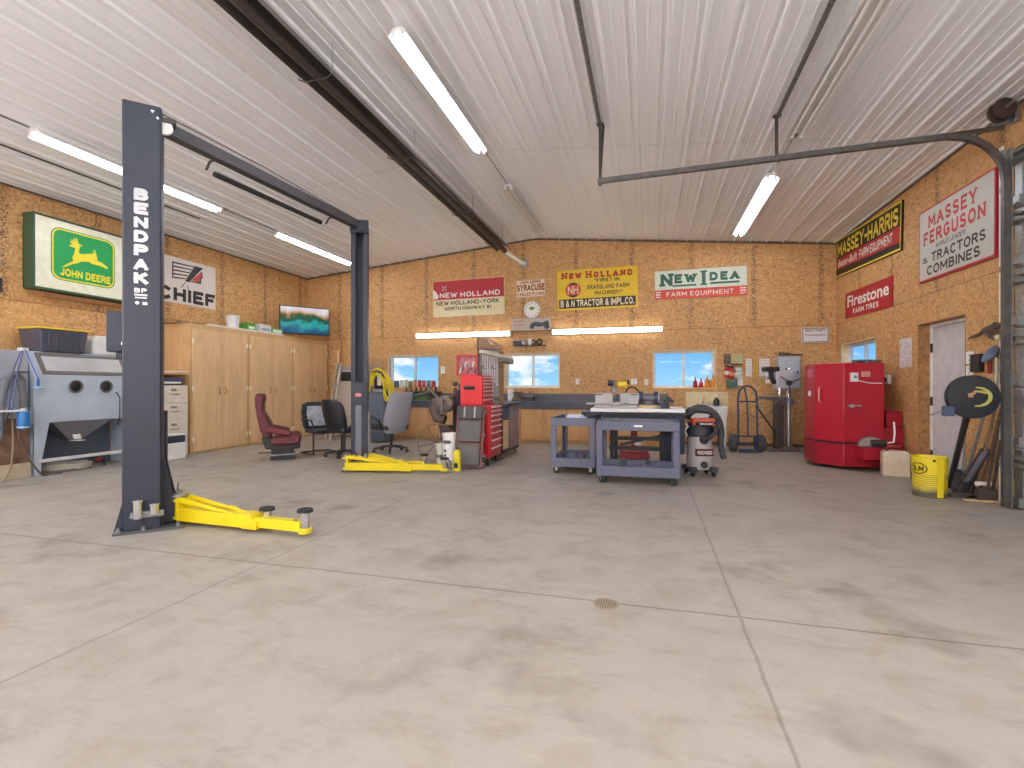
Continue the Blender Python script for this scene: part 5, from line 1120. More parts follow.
# local X runs along the board; board face towards -Y
B = MB(); B.box(-.14, .18, 0, .02, .1, .9); B.build('panel', M('peg_grey', (150, 148, 150), .5, .2, .3, 40), t, .003)
B = MB(); B.box(-.2, -.14, -.03, .04, 0, 1.0); B.build('post', M('post_wood', (92, 72, 56), .6), t, .004)
B = MB(); B.box(.18, .26, -.01, .04, 0, .88); B.build('side_post', M('post_wood2', (140, 104, 70), .6), t, .004)
B = MB(); B.prism([(-.2, .9), (.22, .9), (.2, .97), (-.02, 1.07), (-.2, 1.1)], -.08, .06, 'y'); B.build('hood', M('hood_brown', (146, 116, 96), .6, .1, .2, 6), t, .006)
B = MB(); B.prism([(-.06, 1.06), (-.02, .98), (.06, .97), (.02, 1.02)], -.1, -.082, 'y'); B.build('hood_flap', M('flap', (196, 178, 160), .5), t)
wr = None
for k in range(14):
    ln = .17+.05*((k*5) % 4); x = -.115+.042*(k % 7); r_ = Vector((x, -.008, .84-.3*(k//7)))
    def wrench(ln=ln):
        w_ = thing('wrench', 'steel wrench hanging on the grey pegboard stand above the tool chest', 'wrench', (0, 0, 0), 0, 'wrenches on the pegboard stand')
        B = MB(); B.box(-.01, .01, -.008, .0, -ln, 0); B.build('shank', m_pull, w_, .002)
        B = MB(); B.tube([(.014*math.cos(a), -.003, .012+.014*math.sin(a)) for a in [2*PI*j/12 for j in range(12)]], .005, 6, True); B.build('ring_end', m_pull, w_)
        B = MB(); B.prism([(-.02, -ln-.03), (-.008, -ln-.035), (-.008, -ln-.012), (.008, -ln-.012), (.008, -ln-.035), (.02, -ln-.03), (.018, -ln), (-.018, -ln)], -.006, 0, 'y'); B.build('open_end', m_pull, w_)
        return w_
    w_ = wrench(); m = TR(-2.6, 7.98, .942, R(38)); w_.location = m @ r_; w_.rotation_euler = (0, 0, R(38))
t = thing('bench_lamp', 'pale bench strip lamp on an arm reaching out over the workstation', 'lamp', (-2.42, 8.0, 1.9))
a, b = AD(481, 351.5, 7.75), AD(511, 359, 8.3)
B = MB(); B.bar(a, b, .09, .06); B.build('shade', M('lamp_shade_cream', (214, 206, 190), .4, .1), t, .008, world=True)
B = MB(); c = a+(b-a)*.62; B.bar(c+Vector((0, 0, -.05)), b+Vector((0, 0, -.05)), .12, .08); B.build('louvre', M('louvre', (150, 144, 134), .4, .4, .4, 30), t, .006, world=True)
B = MB(); B.bar(a+Vector((0, 0, -.02)), a+Vector((-.05, .1, -.35)), .03, .03); B.build('arm', m_galv, t, world=True)
# dark workstation on casters
t = thing('workstation', 'dark rolling workstation with purple-grey and plywood panels next to the red tool cabinet', 'workstation', (-2.6, 8.4, 0))
y0, y1 = 7.9, 8.93
B = MB(); B.box(x0, XF-.012, y0, y1, .13, .9); B.build('frame', M('ws_frame', (58, 54, 60), .5, .2), t, .004, world=True)
B = MB(); B.box(x0-.02, XF+.06, y0-.02, y1+.02, .9, .94); B.build('top', M('ws_top', (70, 76, 88), .4), t, .004, world=True)
B = MB(); B.box(XF-.012, XF+.004, y0+.02, y0+.38, .66, .89); B.build('blue_panel', M('ws_blue', (66, 88, 112), .45, .1), t, .003, world=True)
B = MB(); B.box(XF-.012, XF+.002, y0+.03, y0+.34, .17, .65); B.build('wood_panel', M('ws_wood', (206, 178, 140), .6, 0, .2, 10), t, .003, world=True)
B = MB(); B.box(XF-.012, XF+.006, y0+.42, y1-.02, .15, .89); B.build('door', M('ws_purple', (140, 122, 132), .5, .1, .12, 5), t, .004, world=True)
B = MB(); B.box(XF-.02, XF+.0, y0, y1, .1, .14); B.build('bottom_rail', m_dark, t, world=True)
for x in (x0+.07, XF-.05):
    for y in (y0+.1, y1-.07): caster(Matrix.Identity(4), x, y, .06, t, M('caster_grey', (120, 112, 110), .6))
# creeper leaning on the cabinet
bt, tp = FL(474, 471.5), Vector((-2.615, 7.17, .93)); d = (tp-Vector((tp.x, bt.y, .0))); 
ang = math.atan2(7.15-6.93, .93); t = thing('mechanic_creeper', 'dark padded mechanic creeper leaning upright on the red tool cabinet', 'creeper', (-2.585, 6.9, 0), R(4)); t.rotation_euler = (-ang*.98, 0, R(4))
t.matrix_basis = Matrix.Translation((-2.585, 6.9, 0)) @ Matrix.Rotation(R(4), 4, 'Z') @ Matrix.Rotation(-ang*.98, 4, 'X')
m_cfr = M('creeper_frame', (96, 62, 58), .5, .2, .2, 8); m_pad = M('creeper_pad', (86, 84, 84), .6, 0, .15, 9)
B = MB()
for x in (-.2, .2): B.box(x-.018, x+.018, 0, .035, .02, .95)
for z in (.02, .36, .72, .92): B.box(-.2, .2, .002, .03, z, z+.035)
B.build('frame', m_cfr, t, .004)
for z0_, z1_ in ((.05, .36), (.4, .72)):
    B = MB(); B.box(-.175, .175, -.03, .0, z0_, z1_); B.build('pad', m_pad, t, .014)
B = MB(); B.box(-.185, .185, -.04, .0, .74, .92); B.build('head_rest', M('creeper_head', (70, 66, 68), .6), t, .014)
for x in (-.09, .07):
    B = MB(); B.box(x-.012, x+.012, -.048, -.04, .76, .93); B.build('strap', m_galv, t, .002)
for x, z in ((-.215, .08), (.23, .08), (.24, .2), (.225, .5), (.23, .86)):
    B = MB(); B.lathe([(.012, -.012), (.03, -.01), (.03, .01), (.012, .012)], (x, .02, z), 16, (1, 0, 0)); B.build('caster', M('caster_grey', (120, 112, 110), .6), t)
# spoked wheel, pails and the old machine
c = FL(433, 463.8); m_old = M('old_iron', (108, 92, 82), .6, .4, .25, 12)
t = thing('spoked_wheel', 'thin iron spoked implement wheel leaning upright behind the pail', 'wheel', (c.x, c.y+.14, 0), R(20)); t.rotation_euler = (R(-6), 0, R(20))
r = .305; B = MB(); B.loft([[(q*math.cos(a), y, r+.006+q*math.sin(a)) for q, y in ((r, -.02), (r, .02), (r-.01, .02), (r-.01, -.02))] for a in [2*PI*k/40 for k in range(40)]], closed=True); B.build('rim', m_old, t)
B = MB(); B.cyl((0, -.05, r+.006), (0, .05, r+.006), .03, n=16); B.build('hub', m_old, t)
for k in range(10):
    a = 2*PI*k/10+.2; B = MB(); B.cyl((.025*math.cos(a), 0, r+.006+.025*math.sin(a)), ((r-.005)*math.cos(a), 0, r+.006+(r-.005)*math.sin(a)), .006, n=6); B.build('spoke', m_old, t)
p = FL(441.5, 463.5)
t = thing('pail', 'short pale green pail beside the tall white pail in front of the spoked wheel', 'pail', p)
B = MB(); B.lathe([(.075, .0), (.09, .3), (.097, .3), (.097, .32), (.085, .32), (.07, .28)], (0, 0, 0), 24); B.build('body', M('pail_green', (196, 202, 186), .45, 0, .08, 8), t)
B = MB(); B.lathe([(.083, .1), (.0845, .12), (.084, .15)], (0, 0, 0), 24); B.build('band', M('band_green', (98, 112, 92), .5), t)
B = MB(); B.tube([(-.09*math.cos(a), -.09*math.sin(a)*.5-.03, .3-.12*math.sin(a)) for a in [PI*k/10 for k in range(11)]], .004, 6); B.build('bail', m_galv, t)
p = FL(451, 465.5)
t = thing('pail', 'tall white plastic pail with dark writing beside the leaning creeper', 'pail', p)
B = MB(); B.lathe([(.11, 0), (.128, .46), (.14, .46), (.14, .5), (.126, .5), (.11, .45)], (0, 0, 0), 28); B.build('body', m_white, t)
B = MB(TR(0, -.131, .33, 0)); B.flat(rrect(-.07, .05, .02, .07, .01), 0); B.build('writing', M('ink', (70, 72, 84), .5, 0, .4, 60), t, smooth=False)
for k in range(3): B = MB(TR(0, -.124, 0)); B.flat(rect(-.06, -.03, .08+.07*k, .12+.07*k), 0); B.build('level_mark', M('ink', (70, 72, 84), .5, 0, .4, 60), t, smooth=False)
p = FL(457, 471)
t = thing('oil_jug', 'yellow oil jug in front of the tall white pail', 'jug', p)
B = MB(); B.box(-.05, .05, -.04, .04, .0, .26); B.prism([(-.05, .26), (.05, .26), (.025, .31), (-.015, .31)], -.04, .04, 'y'); B.build('body', M('jug_yellow', (226, 206, 40), .35), t, .012)
B = MB(); B.cyl((.005, 0, .31), (.005, 0, .345), .018, n=12); B.build('cap', m_black, t)
B = MB(); B.box(-.03, .03, -.043, -.04, .05, .12); B.build('label_patch', m_black, t)
p = FL(449.5, 471.5)
t = thing('bottle_jack', 'small grey bottle jack in front of the pails', 'jack', p)
B = MB(); B.box(-.06, .06, -.05, .05, 0, .03); B.build('base', m_galv, t, .004)
B = MB(); B.cyl((0, 0, .03), (0, 0, .13), .032, n=18); B.cyl((0, 0, .13), (0, 0, .17), .018, n=14); B.build('ram', m_galv, t)
c = FL(446, 457.5); m_cast = M('cast_brown', (98, 84, 78), .55, .3, .22, 9)
t = thing('old_machine', 'brown cast iron hand-cranked shop machine on a tapered post behind the pails', 'machine', c)
s_ = (c.y*cy_-c.x*sy_)/FPX                                   # metres per pixel at this depth
def mp_(px, py): return ((px-447)*s_, (458.5-py)*s_)
B = MB(); B.lathe([(.16, 0), (.16, .03), (.09, .06), (.085, .3), (.11, .5), (.13, .56)], (0, 0, 0), 20); B.build('post', m_cast, t)
B = MB(); B.tube([(mp_(436, 400)[0], .0, mp_(0, 400)[1]), (mp_(434.5, 410)[0], 0, mp_(0, 410)[1]), (mp_(438, 419)[0], 0, mp_(0, 419)[1]), (mp_(446, 421)[0], 0, mp_(0, 421)[1])], [.08, .1, .1, .08], 14); B.build('casing', m_cast, t)
B = MB(); B.lathe([(.09, -.08), (.15, -.06), (.15, .06), (.09, .08)], (mp_(446, 0)[0], 0, mp_(0, 405)[1]), 22, (0, 1, 0)); B.build('gear_housing', M('cast_grey', (116, 106, 100), .5, .3, .2, 12), t)
B = MB(); B.tube([(mp_(428, 0)[0], -.02, mp_(0, 389)[1]), (mp_(434, 0)[0], -.02, mp_(0, 394)[1]), (mp_(441, 0)[0], -.02, mp_(0, 402)[1])], .022, 8); B.build('crank', M('crank_iron', (142, 130, 122), .45, .5), t)
B = MB(); B.cyl((.0, -.17, mp_(0, 413)[1]), (.0, -.17, mp_(0, 400)[1]), .018, n=12); B.lathe([(.07, 0), (.08, .015), (.05, .03)], (0, -.17, mp_(0, 415)[1]), 18); B.bar((0, -.17, mp_(0, 401)[1]), (0, 0, mp_(0, 401)[1]), .03, .03); B.build('spindle', M('crank_iron', (142, 130, 122), .45, .5), t)
B = MB(); B.tube([(mp_(450, 0)[0], 0, mp_(0, 400)[1]), (mp_(456, 0)[0], 0, mp_(0, 396)[1]), (mp_(457, 0)[0], 0, mp_(0, 389)[1])], .03, 10); B.ball((mp_(457, 0)[0], 0, mp_(0, 385)[1]), .05, 12); B.build('valve_head', m_cast, t)
p = AD(459, 455, 8.95)
t = thing('gas_cylinder', 'dark navy gas cylinder standing behind the old brown machine', 'gas cylinder', (p.x, p.y, 0))
B = MB(); B.lathe([(.11, 0), (.115, .02), (.115, 1.0), (.09, 1.09), (.04, 1.13), (.035, 1.16)], (0, 0, 0), 26); B.build('body', M('cyl_navy', (50, 50, 72), .4, .1), t)
B = MB(); B.cyl((0, 0, 1.16), (0, 0, 1.24), .02, n=12); B.lathe([(.03, 1.24), (.035, 1.25), (.03, 1.265)], (0, 0, 0), 14); B.build('valve', M('crank_iron', (142, 130, 122), .45, .5), t)

# ================= carts, welding table and what stands on it =================
m_cart = M('cart_grey', (90, 94, 114), .5, 0, .05, 8)
cx0, cx1 = AY(596.5, 440, 6.33).x, AY(680, 440, 6.33).x; W_ = cx1-cx0; DP = .62
def cart(label, loc, rz):
    t = thing('utility_cart', label, 'cart', loc, rz, 'grey utility carts')
    w, d = W_/2, DP/2
    def tray(z0, z1, f):
        B = MB(); B.box(-w, w, -d, -d+.025, z0, z1); B.box(-w, w, d-.025, d, z0, z1); B.box(-w, -w+.025, -d+.025, d-.025, z0, z1); B.box(w-.025, w, -d+.025, d-.025, z0, z1); B.box(-w+.025, w-.025, -d+.025, d-.025, f, f+.02); return B
    tray(.67, .785, .7).build('top_tray', m_cart, t, .006); tray(.1, .225, .12).build('shelf_tray', m_cart, t, .006)
    for sx in (-1, 1):
        for sy in (-1, 1):
            B = MB(); B.box(*sorted((sx*w, sx*(w-.075))), *sorted((sy*d, sy*(d-.025))), .225, .67); B.box(*sorted((sx*w, sx*(w-.025))), *sorted((sy*(d-.025), sy*(d-.08))), .225, .67); B.build('corner_post', m_cart, t, .005)
            caster(TR(loc[0], loc[1], 0, rz), sx*(w-.07), sy*(d-.07), .047, t, m_rubber, ax=(.5, 1, 0) if sy < 0 and rz == 0 else (1, .2, 0))
    B = MB(); B.box(-.04, .06, -d-.002, -d, .72, .742); B.build('badge', m_white, t)
    for k in range(5):
        B = MB(); x = -w+.14+k*(2*w-.28)/4
        B.box(w, w+.002, -d+.08+.115*k, -d+.085+.115*k, .105, .22); B.build('groove', M('cart_dark', (70, 74, 96), .6), t)
    return t
ct = cart('grey two-shelf utility cart seen from its long side in front of the black welding table', ((cx0+cx1)/2, 6.33+DP/2, 0), 0)
ax0, ax1 = AY(550.5, 440, 6.86).x, AY(595.5, 440, 6.86).x; cc = (ax0+ax1)/2
DP2 = DP; c2 = cart('grey two-shelf utility cart seen end-on beside the welding table', (cc, 6.86+W_/2, 0), -PI/2)
def rag(name, label, x, y, z, sx, sy, col, n=5, cat='rag', hmax=.04):
    t = thing(name, label, cat, (x, y, z))
    for k in range(n):
        B = MB(TR(random.uniform(-sx, sx), random.uniform(-sy, sy), 0, random.uniform(0, 3))); l = random.uniform(.05, .12); B.box(-l, l, -.025, .025, 0, random.uniform(.02, hmax)); B.build('piece', M('%s%d' % (name, k % 3), tuple(max(0, min(255, v+random.randint(-25, 25))) for v in col), .5), t, .004)
    return t
rag('cloth_scraps', 'white cloth scraps on the top tray of the end-on grey cart', cc+.02, 7.2, .722, .16, .14, (226, 222, 220), 7, hmax=.11)
rag('scrap_metal', 'mixed dark and light scrap pieces on the lower tray of the end-on grey cart', cc, 7.15, .142, .2, .18, (96, 98, 88), 14, 'scrap', .14)
rag('scrap_metal', 'pale offcuts at the near corner of the front grey cart top', cx0+.2, 6.55, .722, .04, .04, (200, 198, 196), 5, 'scrap', .09)
rag('scrap_metal', 'few dark offcuts on the lower tray of the front grey cart', cx0+.5, 6.6, .142, .25, .12, (64, 64, 68), 8, 'scrap', .12)
m_weld = M('weld_black', (34, 36, 44), .45, .4, .15, 6)
tx0, tx1, ty0, ty1 = AY(581, 412, 7.05).x, AY(687.5, 412, 7.05).x, 7.06, 8.1
t = thing('welding_table', 'black steel welding table behind the front grey cart', 'table', ((tx0+tx1)/2, 7.45, 0))
B = MB(); B.box(tx0, tx1, ty0, ty1, .82, .86); B.build('top', m_weld, t, .004, world=True)
B = MB(); B.box(cx0, tx1-.05, ty0+.04, ty0+.06, .72, .82); B.box(cx0, tx1-.05, ty1-.06, ty1-.04, .72, .82); B.build('apron', m_weld, t, world=True)
for x, w_ in ((cx0+.11, .05), (AY(661, 440, 7.1).x, .13)):
    for y in (ty0+.05, ty1-.1):
        B = MB(); B.box(x, x+w_, y, y+.06, 0, .82); B.build('leg', m_weld, t, .004, world=True)
for z in (.33, .47):
    for y in (ty0+.06, ):
        B = MB(); B.box(cx0+.1, AY(661, 440, 7.1).x, y, y+.04, z, z+.05); B.build('rail', m_weld, t, world=True)
B = MB(); B.box(tx1-.28, tx1-.03, ty0+.03, ty1-.05, .3, .82); B.build('side_cabinet', M('weld_navy', (30, 40, 58), .45, .3), t, .006, world=True)
B = MB(); B.bar((cx0+.25, ty0+.12, .4), (AY(662, 440, 7.15).x, ty0+.12, .54), .05, .03); B.build('brace', m_weld, t, world=True)
o = MB().box(-.68, tx1-.02-AY(640, 408, 7.6).x, -.46, .46, 0, .048).build('work_board', M('board_white', (232, 228, 226), .5, 0, .06, 5), None, .004, loc=(0, 0, 0)); o.location = (AY(640, 408, 7.6).x, 7.62, .861); tag(o, 'white board covering the welding table under the saw and grinder', 'board')
zt_ = .91
def loc_at(px, y): return AY(px, 405, y).x
# chop saw
xs_ = loc_at(616, 7.3); m_saw = M('saw_grey', (160, 158, 156), .45, .3, .08, 10)
t = thing('miter_saw', 'grey miter saw with a yellow motor on the welding table', 'saw', (xs_, 7.34, zt_))
B = MB(); B.box(-.3, .3, -.16, .16, 0, .05); B.build('base', m_saw, t, .01)
B = MB(); B.lathe([(.15, .05), (.16, .055), (.16, .075), (.15, .08)], (0, -.04, 0), 30); B.box(-.03, .03, -.24, -.1, .05, .075); B.build('turntable', M('turn_grey', (188, 186, 182), .4, .4), t, .003)
for s in (-1, 1):
    B = MB(); B.box(*sorted((s*.05, s*.31)), .05, .08, .05, .215); f_ = B.build('fence', m_saw, t, .006)
    B = MB(); B.box(*sorted((s*.2, s*.29)), .047, .05, .185, .2); B.build('slot', m_black, f_)
B = MB(); B.bar((-.04, .1, .05), (-.05, .04, .4), .06, .05); B.build('arm', M('arm_grey', (110, 110, 116), .4, .5), t, .006)
B = MB(); B.lathe([(.1, -.015), (.105, 0), (.1, .015)], (-.02, .0, .24), 26, (1, 0, 0)); B.build('blade_guard', m_galv, t)
B = MB(); B.cyl((.02, .03, .34), (.15, .04, .34), .045, n=18); B.build('motor', M('saw_yellow', (222, 186, 40), .4), t, .004)
B = MB(); B.cyl((-.12, .03, .36), (-.05, .03, .36), .04, n=16); B.cyl((.1, .1, .36), (.18, .1, .38), .03, n=12); B.build('knob', m_black, t)
B = MB(); B.tube([(.14, .08, .25)]+[(.22+.1*math.cos(a), .08, .19+.11*math.sin(a)) for a in [PI-.3-PI*k/10 for k in range(10)]]+[(.32, .08, .1)], .011, 8); B.build('cord', m_black, t)
B = MB(); B.box(-.42, -.3, -.08, -.02, .05, .075); B.build('extension_wing', m_galv, t, .003)
xg = loc_at(648.5, 7.4)
t = thing('bench_grinder', 'dark bench grinder on a tan block at the middle of the welding table', 'grinder', (xg, 7.45, zt_))
B = MB(); B.box(-.13, .12, -.09, .09, 0, .04); B.build('block', M('tan_wood', (204, 178, 128), .6), t, .004)
B = MB(); B.cyl((-.08, 0, .145), (.08, 0, .145), .065, n=24); B.box(-.05, .05, -.05, .05, .04, .1); B.build('motor', M('grinder_grey', (96, 98, 106), .4, .3), t, .005)
for s in (-1, 1):
    B = MB(); B.lathe([(.03, -.03), (.085, -.025), (.09, 0), (.085, .025), (.03, .03)], (s*.105, 0, .15), 24, (1, 0, 0)); w_ = B.build('wheel_guard', M('guard_dark', (60, 62, 84), .4, .3), t)
    B = MB(); B.lathe([(.02, -.012), (.07, -.012), (.07, .012), (.02, .012)], (s*.14, -.005, .15), 22, (1, 0, 0)); B.build('grinding_wheel', M('stone', (170, 168, 178), .8), w_)
xk = loc_at(666, 7.3)
t = thing('clamp_stand', 'small black angled clamp near the end of the welding table', 'clamp', (xk, 7.28, zt_))
B = MB(); B.prism([(-.1, 0), (.06, 0), (.03, .06), (-.04, .05)], -.04, .04, 'y'); B.bar((-.02, 0, .04), (.05, 0, .16), .05, .05); B.bar((.03, 0, .12), (.1, 0, .1), .04, .04); B.build('jaw', M('clamp_black', (40, 42, 52), .45, .3), t, .006)
B = MB(); B.cyl((-.1, -.02, .02), (-.16, -.03, .02), .01, n=8); B.build('screw', m_chrome, t)
# red pedestal behind the table
p = FL(634, 457.5)
t = thing('red_pedestal', 'red round-based pedestal seen through the welding table frame', 'pedestal', p)
m_pr = M('pedestal_red', (158, 64, 66), .5, 0, .1, 7)
B = MB(); B.lathe([(.26, 0), (.27, .03), (.24, .1), (.245, .12), (.21, .18), (.06, .2)], (0, 0, 0), 32); B.build('base', m_pr, t)
B = MB(); B.cyl((0, 0, .19), (0, 0, .72), .055, n=20); B.build('stem', M('stem_red', (136, 48, 50), .5), t)
B = MB(); B.lathe([(.2, .72), (.22, .74), (.2, .78)], (0, 0, 0), 28); B.build('seat', m_pr, t)
B = MB(); B.ball((.07, -.05, .235), .06, 12, (1.2, 1, .6)); B.build('cloth', m_white, t)
# shop vacuum
p = FL(699.5, 475)
t = thing('shop_vacuum', 'grey wet and dry vacuum with black head and hoses beside the welding table', 'vacuum', p, R(14))
m_vg = M('vac_grey', (172, 168, 166), .4); m_vb = M('vac_black', (44, 46, 52), .5)
B = MB(); B.lathe([(.15, .09), (.165, .1), (.172, .2), (.162, .48), (.158, .54)], (0, 0, 0), 30); B.build('tank', m_vg, t)
B = MB(); B.lathe([(.17, .54), (.19, .55), (.19, .62), (.17, .66), (.15, .72), (.1, .75)], (0, 0, 0), 30); B.build('motor_head', m_vb, t)
B = MB(); B.box(-.14, .14, -.2, .02, .74, .79); B.box(-.14, -.1, -.16, .0, .7, .75); B.box(.1, .14, -.16, .0, .7, .75); B.build('carry_handle', M('vac_orange', (186, 84, 58), .45), t, .012)
B = MB(); B.box(-.1, .12, -.225, -.2, .7, .745); B.build('switch_panel', M('vac_panel', (40, 38, 40), .5), t, .006)
B = MB(); typeset(B, 'RIDGID', (-.07, .708, .1, .733), .02, -.2265); typeset(B, 'RIDGID', (-.09, .31, .105, .355), .02, -.1905); B.build('lettering', P_WHITE, t, smooth=False)
B = MB(); B.box(-.11, .125, -.189, -.14, .285, .38); B.build('name_plate', M('vac_plate', (74, 28, 36), .45), t, .006)
for x, z, r_ in ((-.0, .5, .055), (.0, .17, .045)):
    B = MB(); B.cyl((x, -.14, z), (x, -.21, z), r_, n=20); B.build('port_cap', m_vb, t, .006)
for k in range(4):
    a = PI/4+k*PI/2; c_ = Vector((.2*math.cos(a), .2*math.sin(a), 0))
    B = MB(); B.bar(c_*.6+Vector((0, 0, .1)), c_+Vector((0, 0, .1)), .09, .06); B.box(c_.x-.05, c_.x+.05, c_.y-.05, c_.y+.05, .06, .13); o = B.build('caster_foot', m_vb, t, .012)
    B = MB(); B.lathe([(.015, -.015), (.035, -.012), (.035, .012), (.015, .015)], (c_.x, c_.y, .036), 16, (1, .3, 0)); B.build('wheel', m_rubber, o)
m_hz = M('vac_hose', (50, 52, 58), .55)
for k, (pts) in enumerate(([(-.16, .02, .8), (-.06, .08, .88), (.08, .08, .89), (.19, .04, .86), (.26, .0, .75), (.285, -.02, .6), (.28, -.03, .52)], [(-.12, .12, .86), (.02, .16, .92), (.14, .15, .91), (.24, .1, .84), (.29, .06, .7), (.3, .04, .55)], [(.1, -.1, .8), (.2, -.1, .74), (.24, -.12, .6), (.235, -.14, .45), (.25, -.16, .32), (.27, -.17, .24)], [(-.02, -.2, .5), (.06, -.25, .55), (.14, -.22, .62), (.2, -.14, .68)])):
    q = [Vector(p_) for p_ in pts]; pp = []
    for i_ in range(len(q)-1):
        p0_, p1_, p2_, p3_ = q[max(i_-1, 0)], q[i_], q[i_+1], q[min(i_+2, len(q)-1)]
        for h_ in range(6):
            f_ = h_/6; pp.append(.5*((2*p1_)+(p2_-p0_)*f_+(2*p0_-5*p1_+4*p2_-p3_)*f_*f_+(3*p1_-p0_-3*p2_+p3_)*f_**3))
    B = MB(); rr_ = (.045, .045, .04, .024)[k]; B.tube(pp, [rr_+.003*(m_ % 2) for m_ in range(len(pp))], 12); B.build('hose', m_hz, t)
B = MB(); B.tube([(-.2, -.1, .55), (-.24, -.12, .62), (-.2, -.14, .68), (-.23, -.12, .72)], .01, 6); B.build('cord', m_white, t)
# ================= right of the bench: sink, wall boards, hand truck, drill press =================
t = thing('backsplash_board', 'cream board on the wall behind the white utility sink', 'board', (AY(707, 404, 11.12).x, D-.002, .7))
a, b = AY(686, 415, 11.12), AY(728.5, 392, 11.12)
B = MB(); B.box(a.x, b.x, D-.02, D-.003, .62, b.z); B.build('panel', M('cream_panel', (222, 204, 160), .5), t, .003, world=True)
for x in (a.x+.05, b.x-.05): B = MB(); B.lathe([(.012, 0), (.01, .006)], (x, D-.02, b.z-.04), 10, (0, -1, 0)); B.build('screw_head', m_galv, t, world=True)
sx0, sx1 = AY(690, 410, 10.45).x, AY(728, 410, 10.45).x
t = thing('utility_sink', 'white plastic utility sink on legs against the back wall', 'sink', ((sx0+sx1)/2, 10.75, 0))
w = (sx1-sx0)/2; m_sink = M('sink_white', (224, 224, 222), .35)
B = MB(); B.loft([[(sx*k*w, sy*.3*k, z) for sx, sy in ((-1, -1), (1, -1), (1, 1), (-1, 1))] for k, z in ((.8, .45), (.97, .78), (1.0, .78), (1., .82), (.93, .82), (.9, .79), (.74, .48))]); B.build('basin', m_sink, t, .006)
for sx in (-1, 1):
    for sy in (-1, 1): B = MB(); B.loft([[(sx*(w-.05)+dx*.03*k, sy*.25+dy*.03*k, z) for dx, dy in ((-1, -1), (1, -1), (1, 1), (-1, 1))] for k, z in ((.55, 0), (1.2, .78))]); B.build('leg', m_sink, t, .003)
B = MB(); B.cyl((-.05, .24, .82), (-.05, .24, .92), .02, n=12); B.tube([(-.05, .24, .9), (-.05, .2, .98), (-.05, .08, 1.0), (-.05, .03, .95)], .012, 8); B.box(-.14, .04, .21, .27, .82, .85); B.build('faucet', m_chrome, t, .002)
for s in (-.15, .05): B = MB(); B.lathe([(.012, 0), (.03, .02), (.03, .035), (.01, .045)], (s, .24, .83), 12); B.build('tap', m_chrome, t)
xb = AY(719, 400, 10.6).x
t = thing('soap_bottle', 'dark bottle with a white pump top on the rim of the white sink', 'bottle', (xb, 10.98, .822))
B = MB(); B.lathe([(.055, 0), (.06, .01), (.06, .1), (.03, .15), (.025, .17)], (0, 0, 0), 20); B.build('body', M('soap_dark', (48, 50, 62), .3), t)
B = MB(); B.cyl((0, 0, .17), (0, 0, .23), .012, n=10); B.box(-.05, .02, -.012, .012, .22, .24); B.build('pump', m_white, t)
# wall boards and safety things right of the window
def wallbox(name, label, cat, px0, py0, px1, py1, mat, th=.03, parts=None, group=None):
    a = AY(px0, py1); b = AY(px1, py0); t = thing(name, label, cat, (a.x, D-.002, a.z), 0, group); w, h = b.x-a.x, b.z-a.z
    B = MB(); B.box(0, w, -th, 0, 0, h); B.build('back', mat, t, .003)
    if parts: parts(t, w, h, -th)
    return t
def lines(col, n, name='print'):
    def f(t, w, h, d):
        B = MB()
        for k in range(n): B.flat(rect(w*.15, w*(.85-.1*(k % 2)), h*(.9-.8*k/n)-h*.25/n, h*(.9-.8*k/n)), d-.001)
        B.build(name, M('print_%d_%d_%d' % col, col, .6), t, smooth=False)
    return f
wallbox('manual_binder', 'dark binder on the wall above the fire extinguishers', 'binder', 724, 354, 730, 364, M('binder', (74, 66, 66), .5), .06, lines((150, 110, 100), 2))
wallbox('notice_board', 'cream green chart above the fire extinguishers', 'chart', 731.2, 354, 736.6, 363.5, M('chart_a', (198, 190, 128), .6), .01, lines((150, 150, 100), 4))
wallbox('notice_board', 'pale green chart next to the cream green one above the fire extinguishers', 'chart', 736.9, 354, 742.5, 363.5, M('chart_b', (196, 196, 146), .6), .01, lines((160, 156, 116), 4))
wallbox('wall_ledge', 'thin dark ledge below the two wall charts', 'ledge', 730.5, 363.8, 742, 365, m_dark, .06)
wallbox('document_holder', 'clear holder of white papers below the wall charts', 'holder', 733.6, 367.5, 742, 378.5, M('clear_holder', (190, 196, 186), .3), .03, lines((236, 236, 232), 2))
wallbox('first_aid_box', 'dark green box on the wall under the fire extinguishers', 'box', 726.5, 379.2, 737, 388, M('box_green', (70, 92, 86), .5), .09, lines((96, 116, 108), 1))
for i, (px, py0, py1, lab) in enumerate(((726.3, 365, 377.5, 'red fire extinguisher with a white label on the wall'), (731.2, 366, 379, 'red fire extinguisher with an orange label on the wall'))):
    a = AY(px, py1); h = AY(px, py0).z-a.z; y = D-.075
    t = thing('fire_extinguisher', lab, 'fire extinguisher', (a.x, y, a.z))
    B = MB(); B.lathe([(.04, 0), (.045, .01), (.045, h*.66), (.03, h*.78), (.018, h*.82)], (0, 0, 0), 22); B.build('cylinder', M('ext_red', (196, 40, 44), .3), t)
    B = MB(); B.lathe([(.0455, h*.22), (.0465, h*.23), (.0465, h*.5), (.0455, h*.51)], (0, 0, 0), 22); B.build('label_band', m_white if i == 0 else M('ext_orange', (226, 150, 90), .5), t)
    B = MB(); B.cyl((0, 0, h*.8), (0, 0, h*.9), .018, n=12); B.bar((-.04, 0, h*.96), (.05, 0, h*.9), .02, .02); B.build('valve', m_black, t)
    B = MB(); B.tube([(.02, 0, h*.87), (.06, -.01, h*.8), (.065, -.01, h*.5)], .009, 6); B.box(-.02, .02, .05, .074, h*.3, h*.36); B.build('hose', m_black, t)
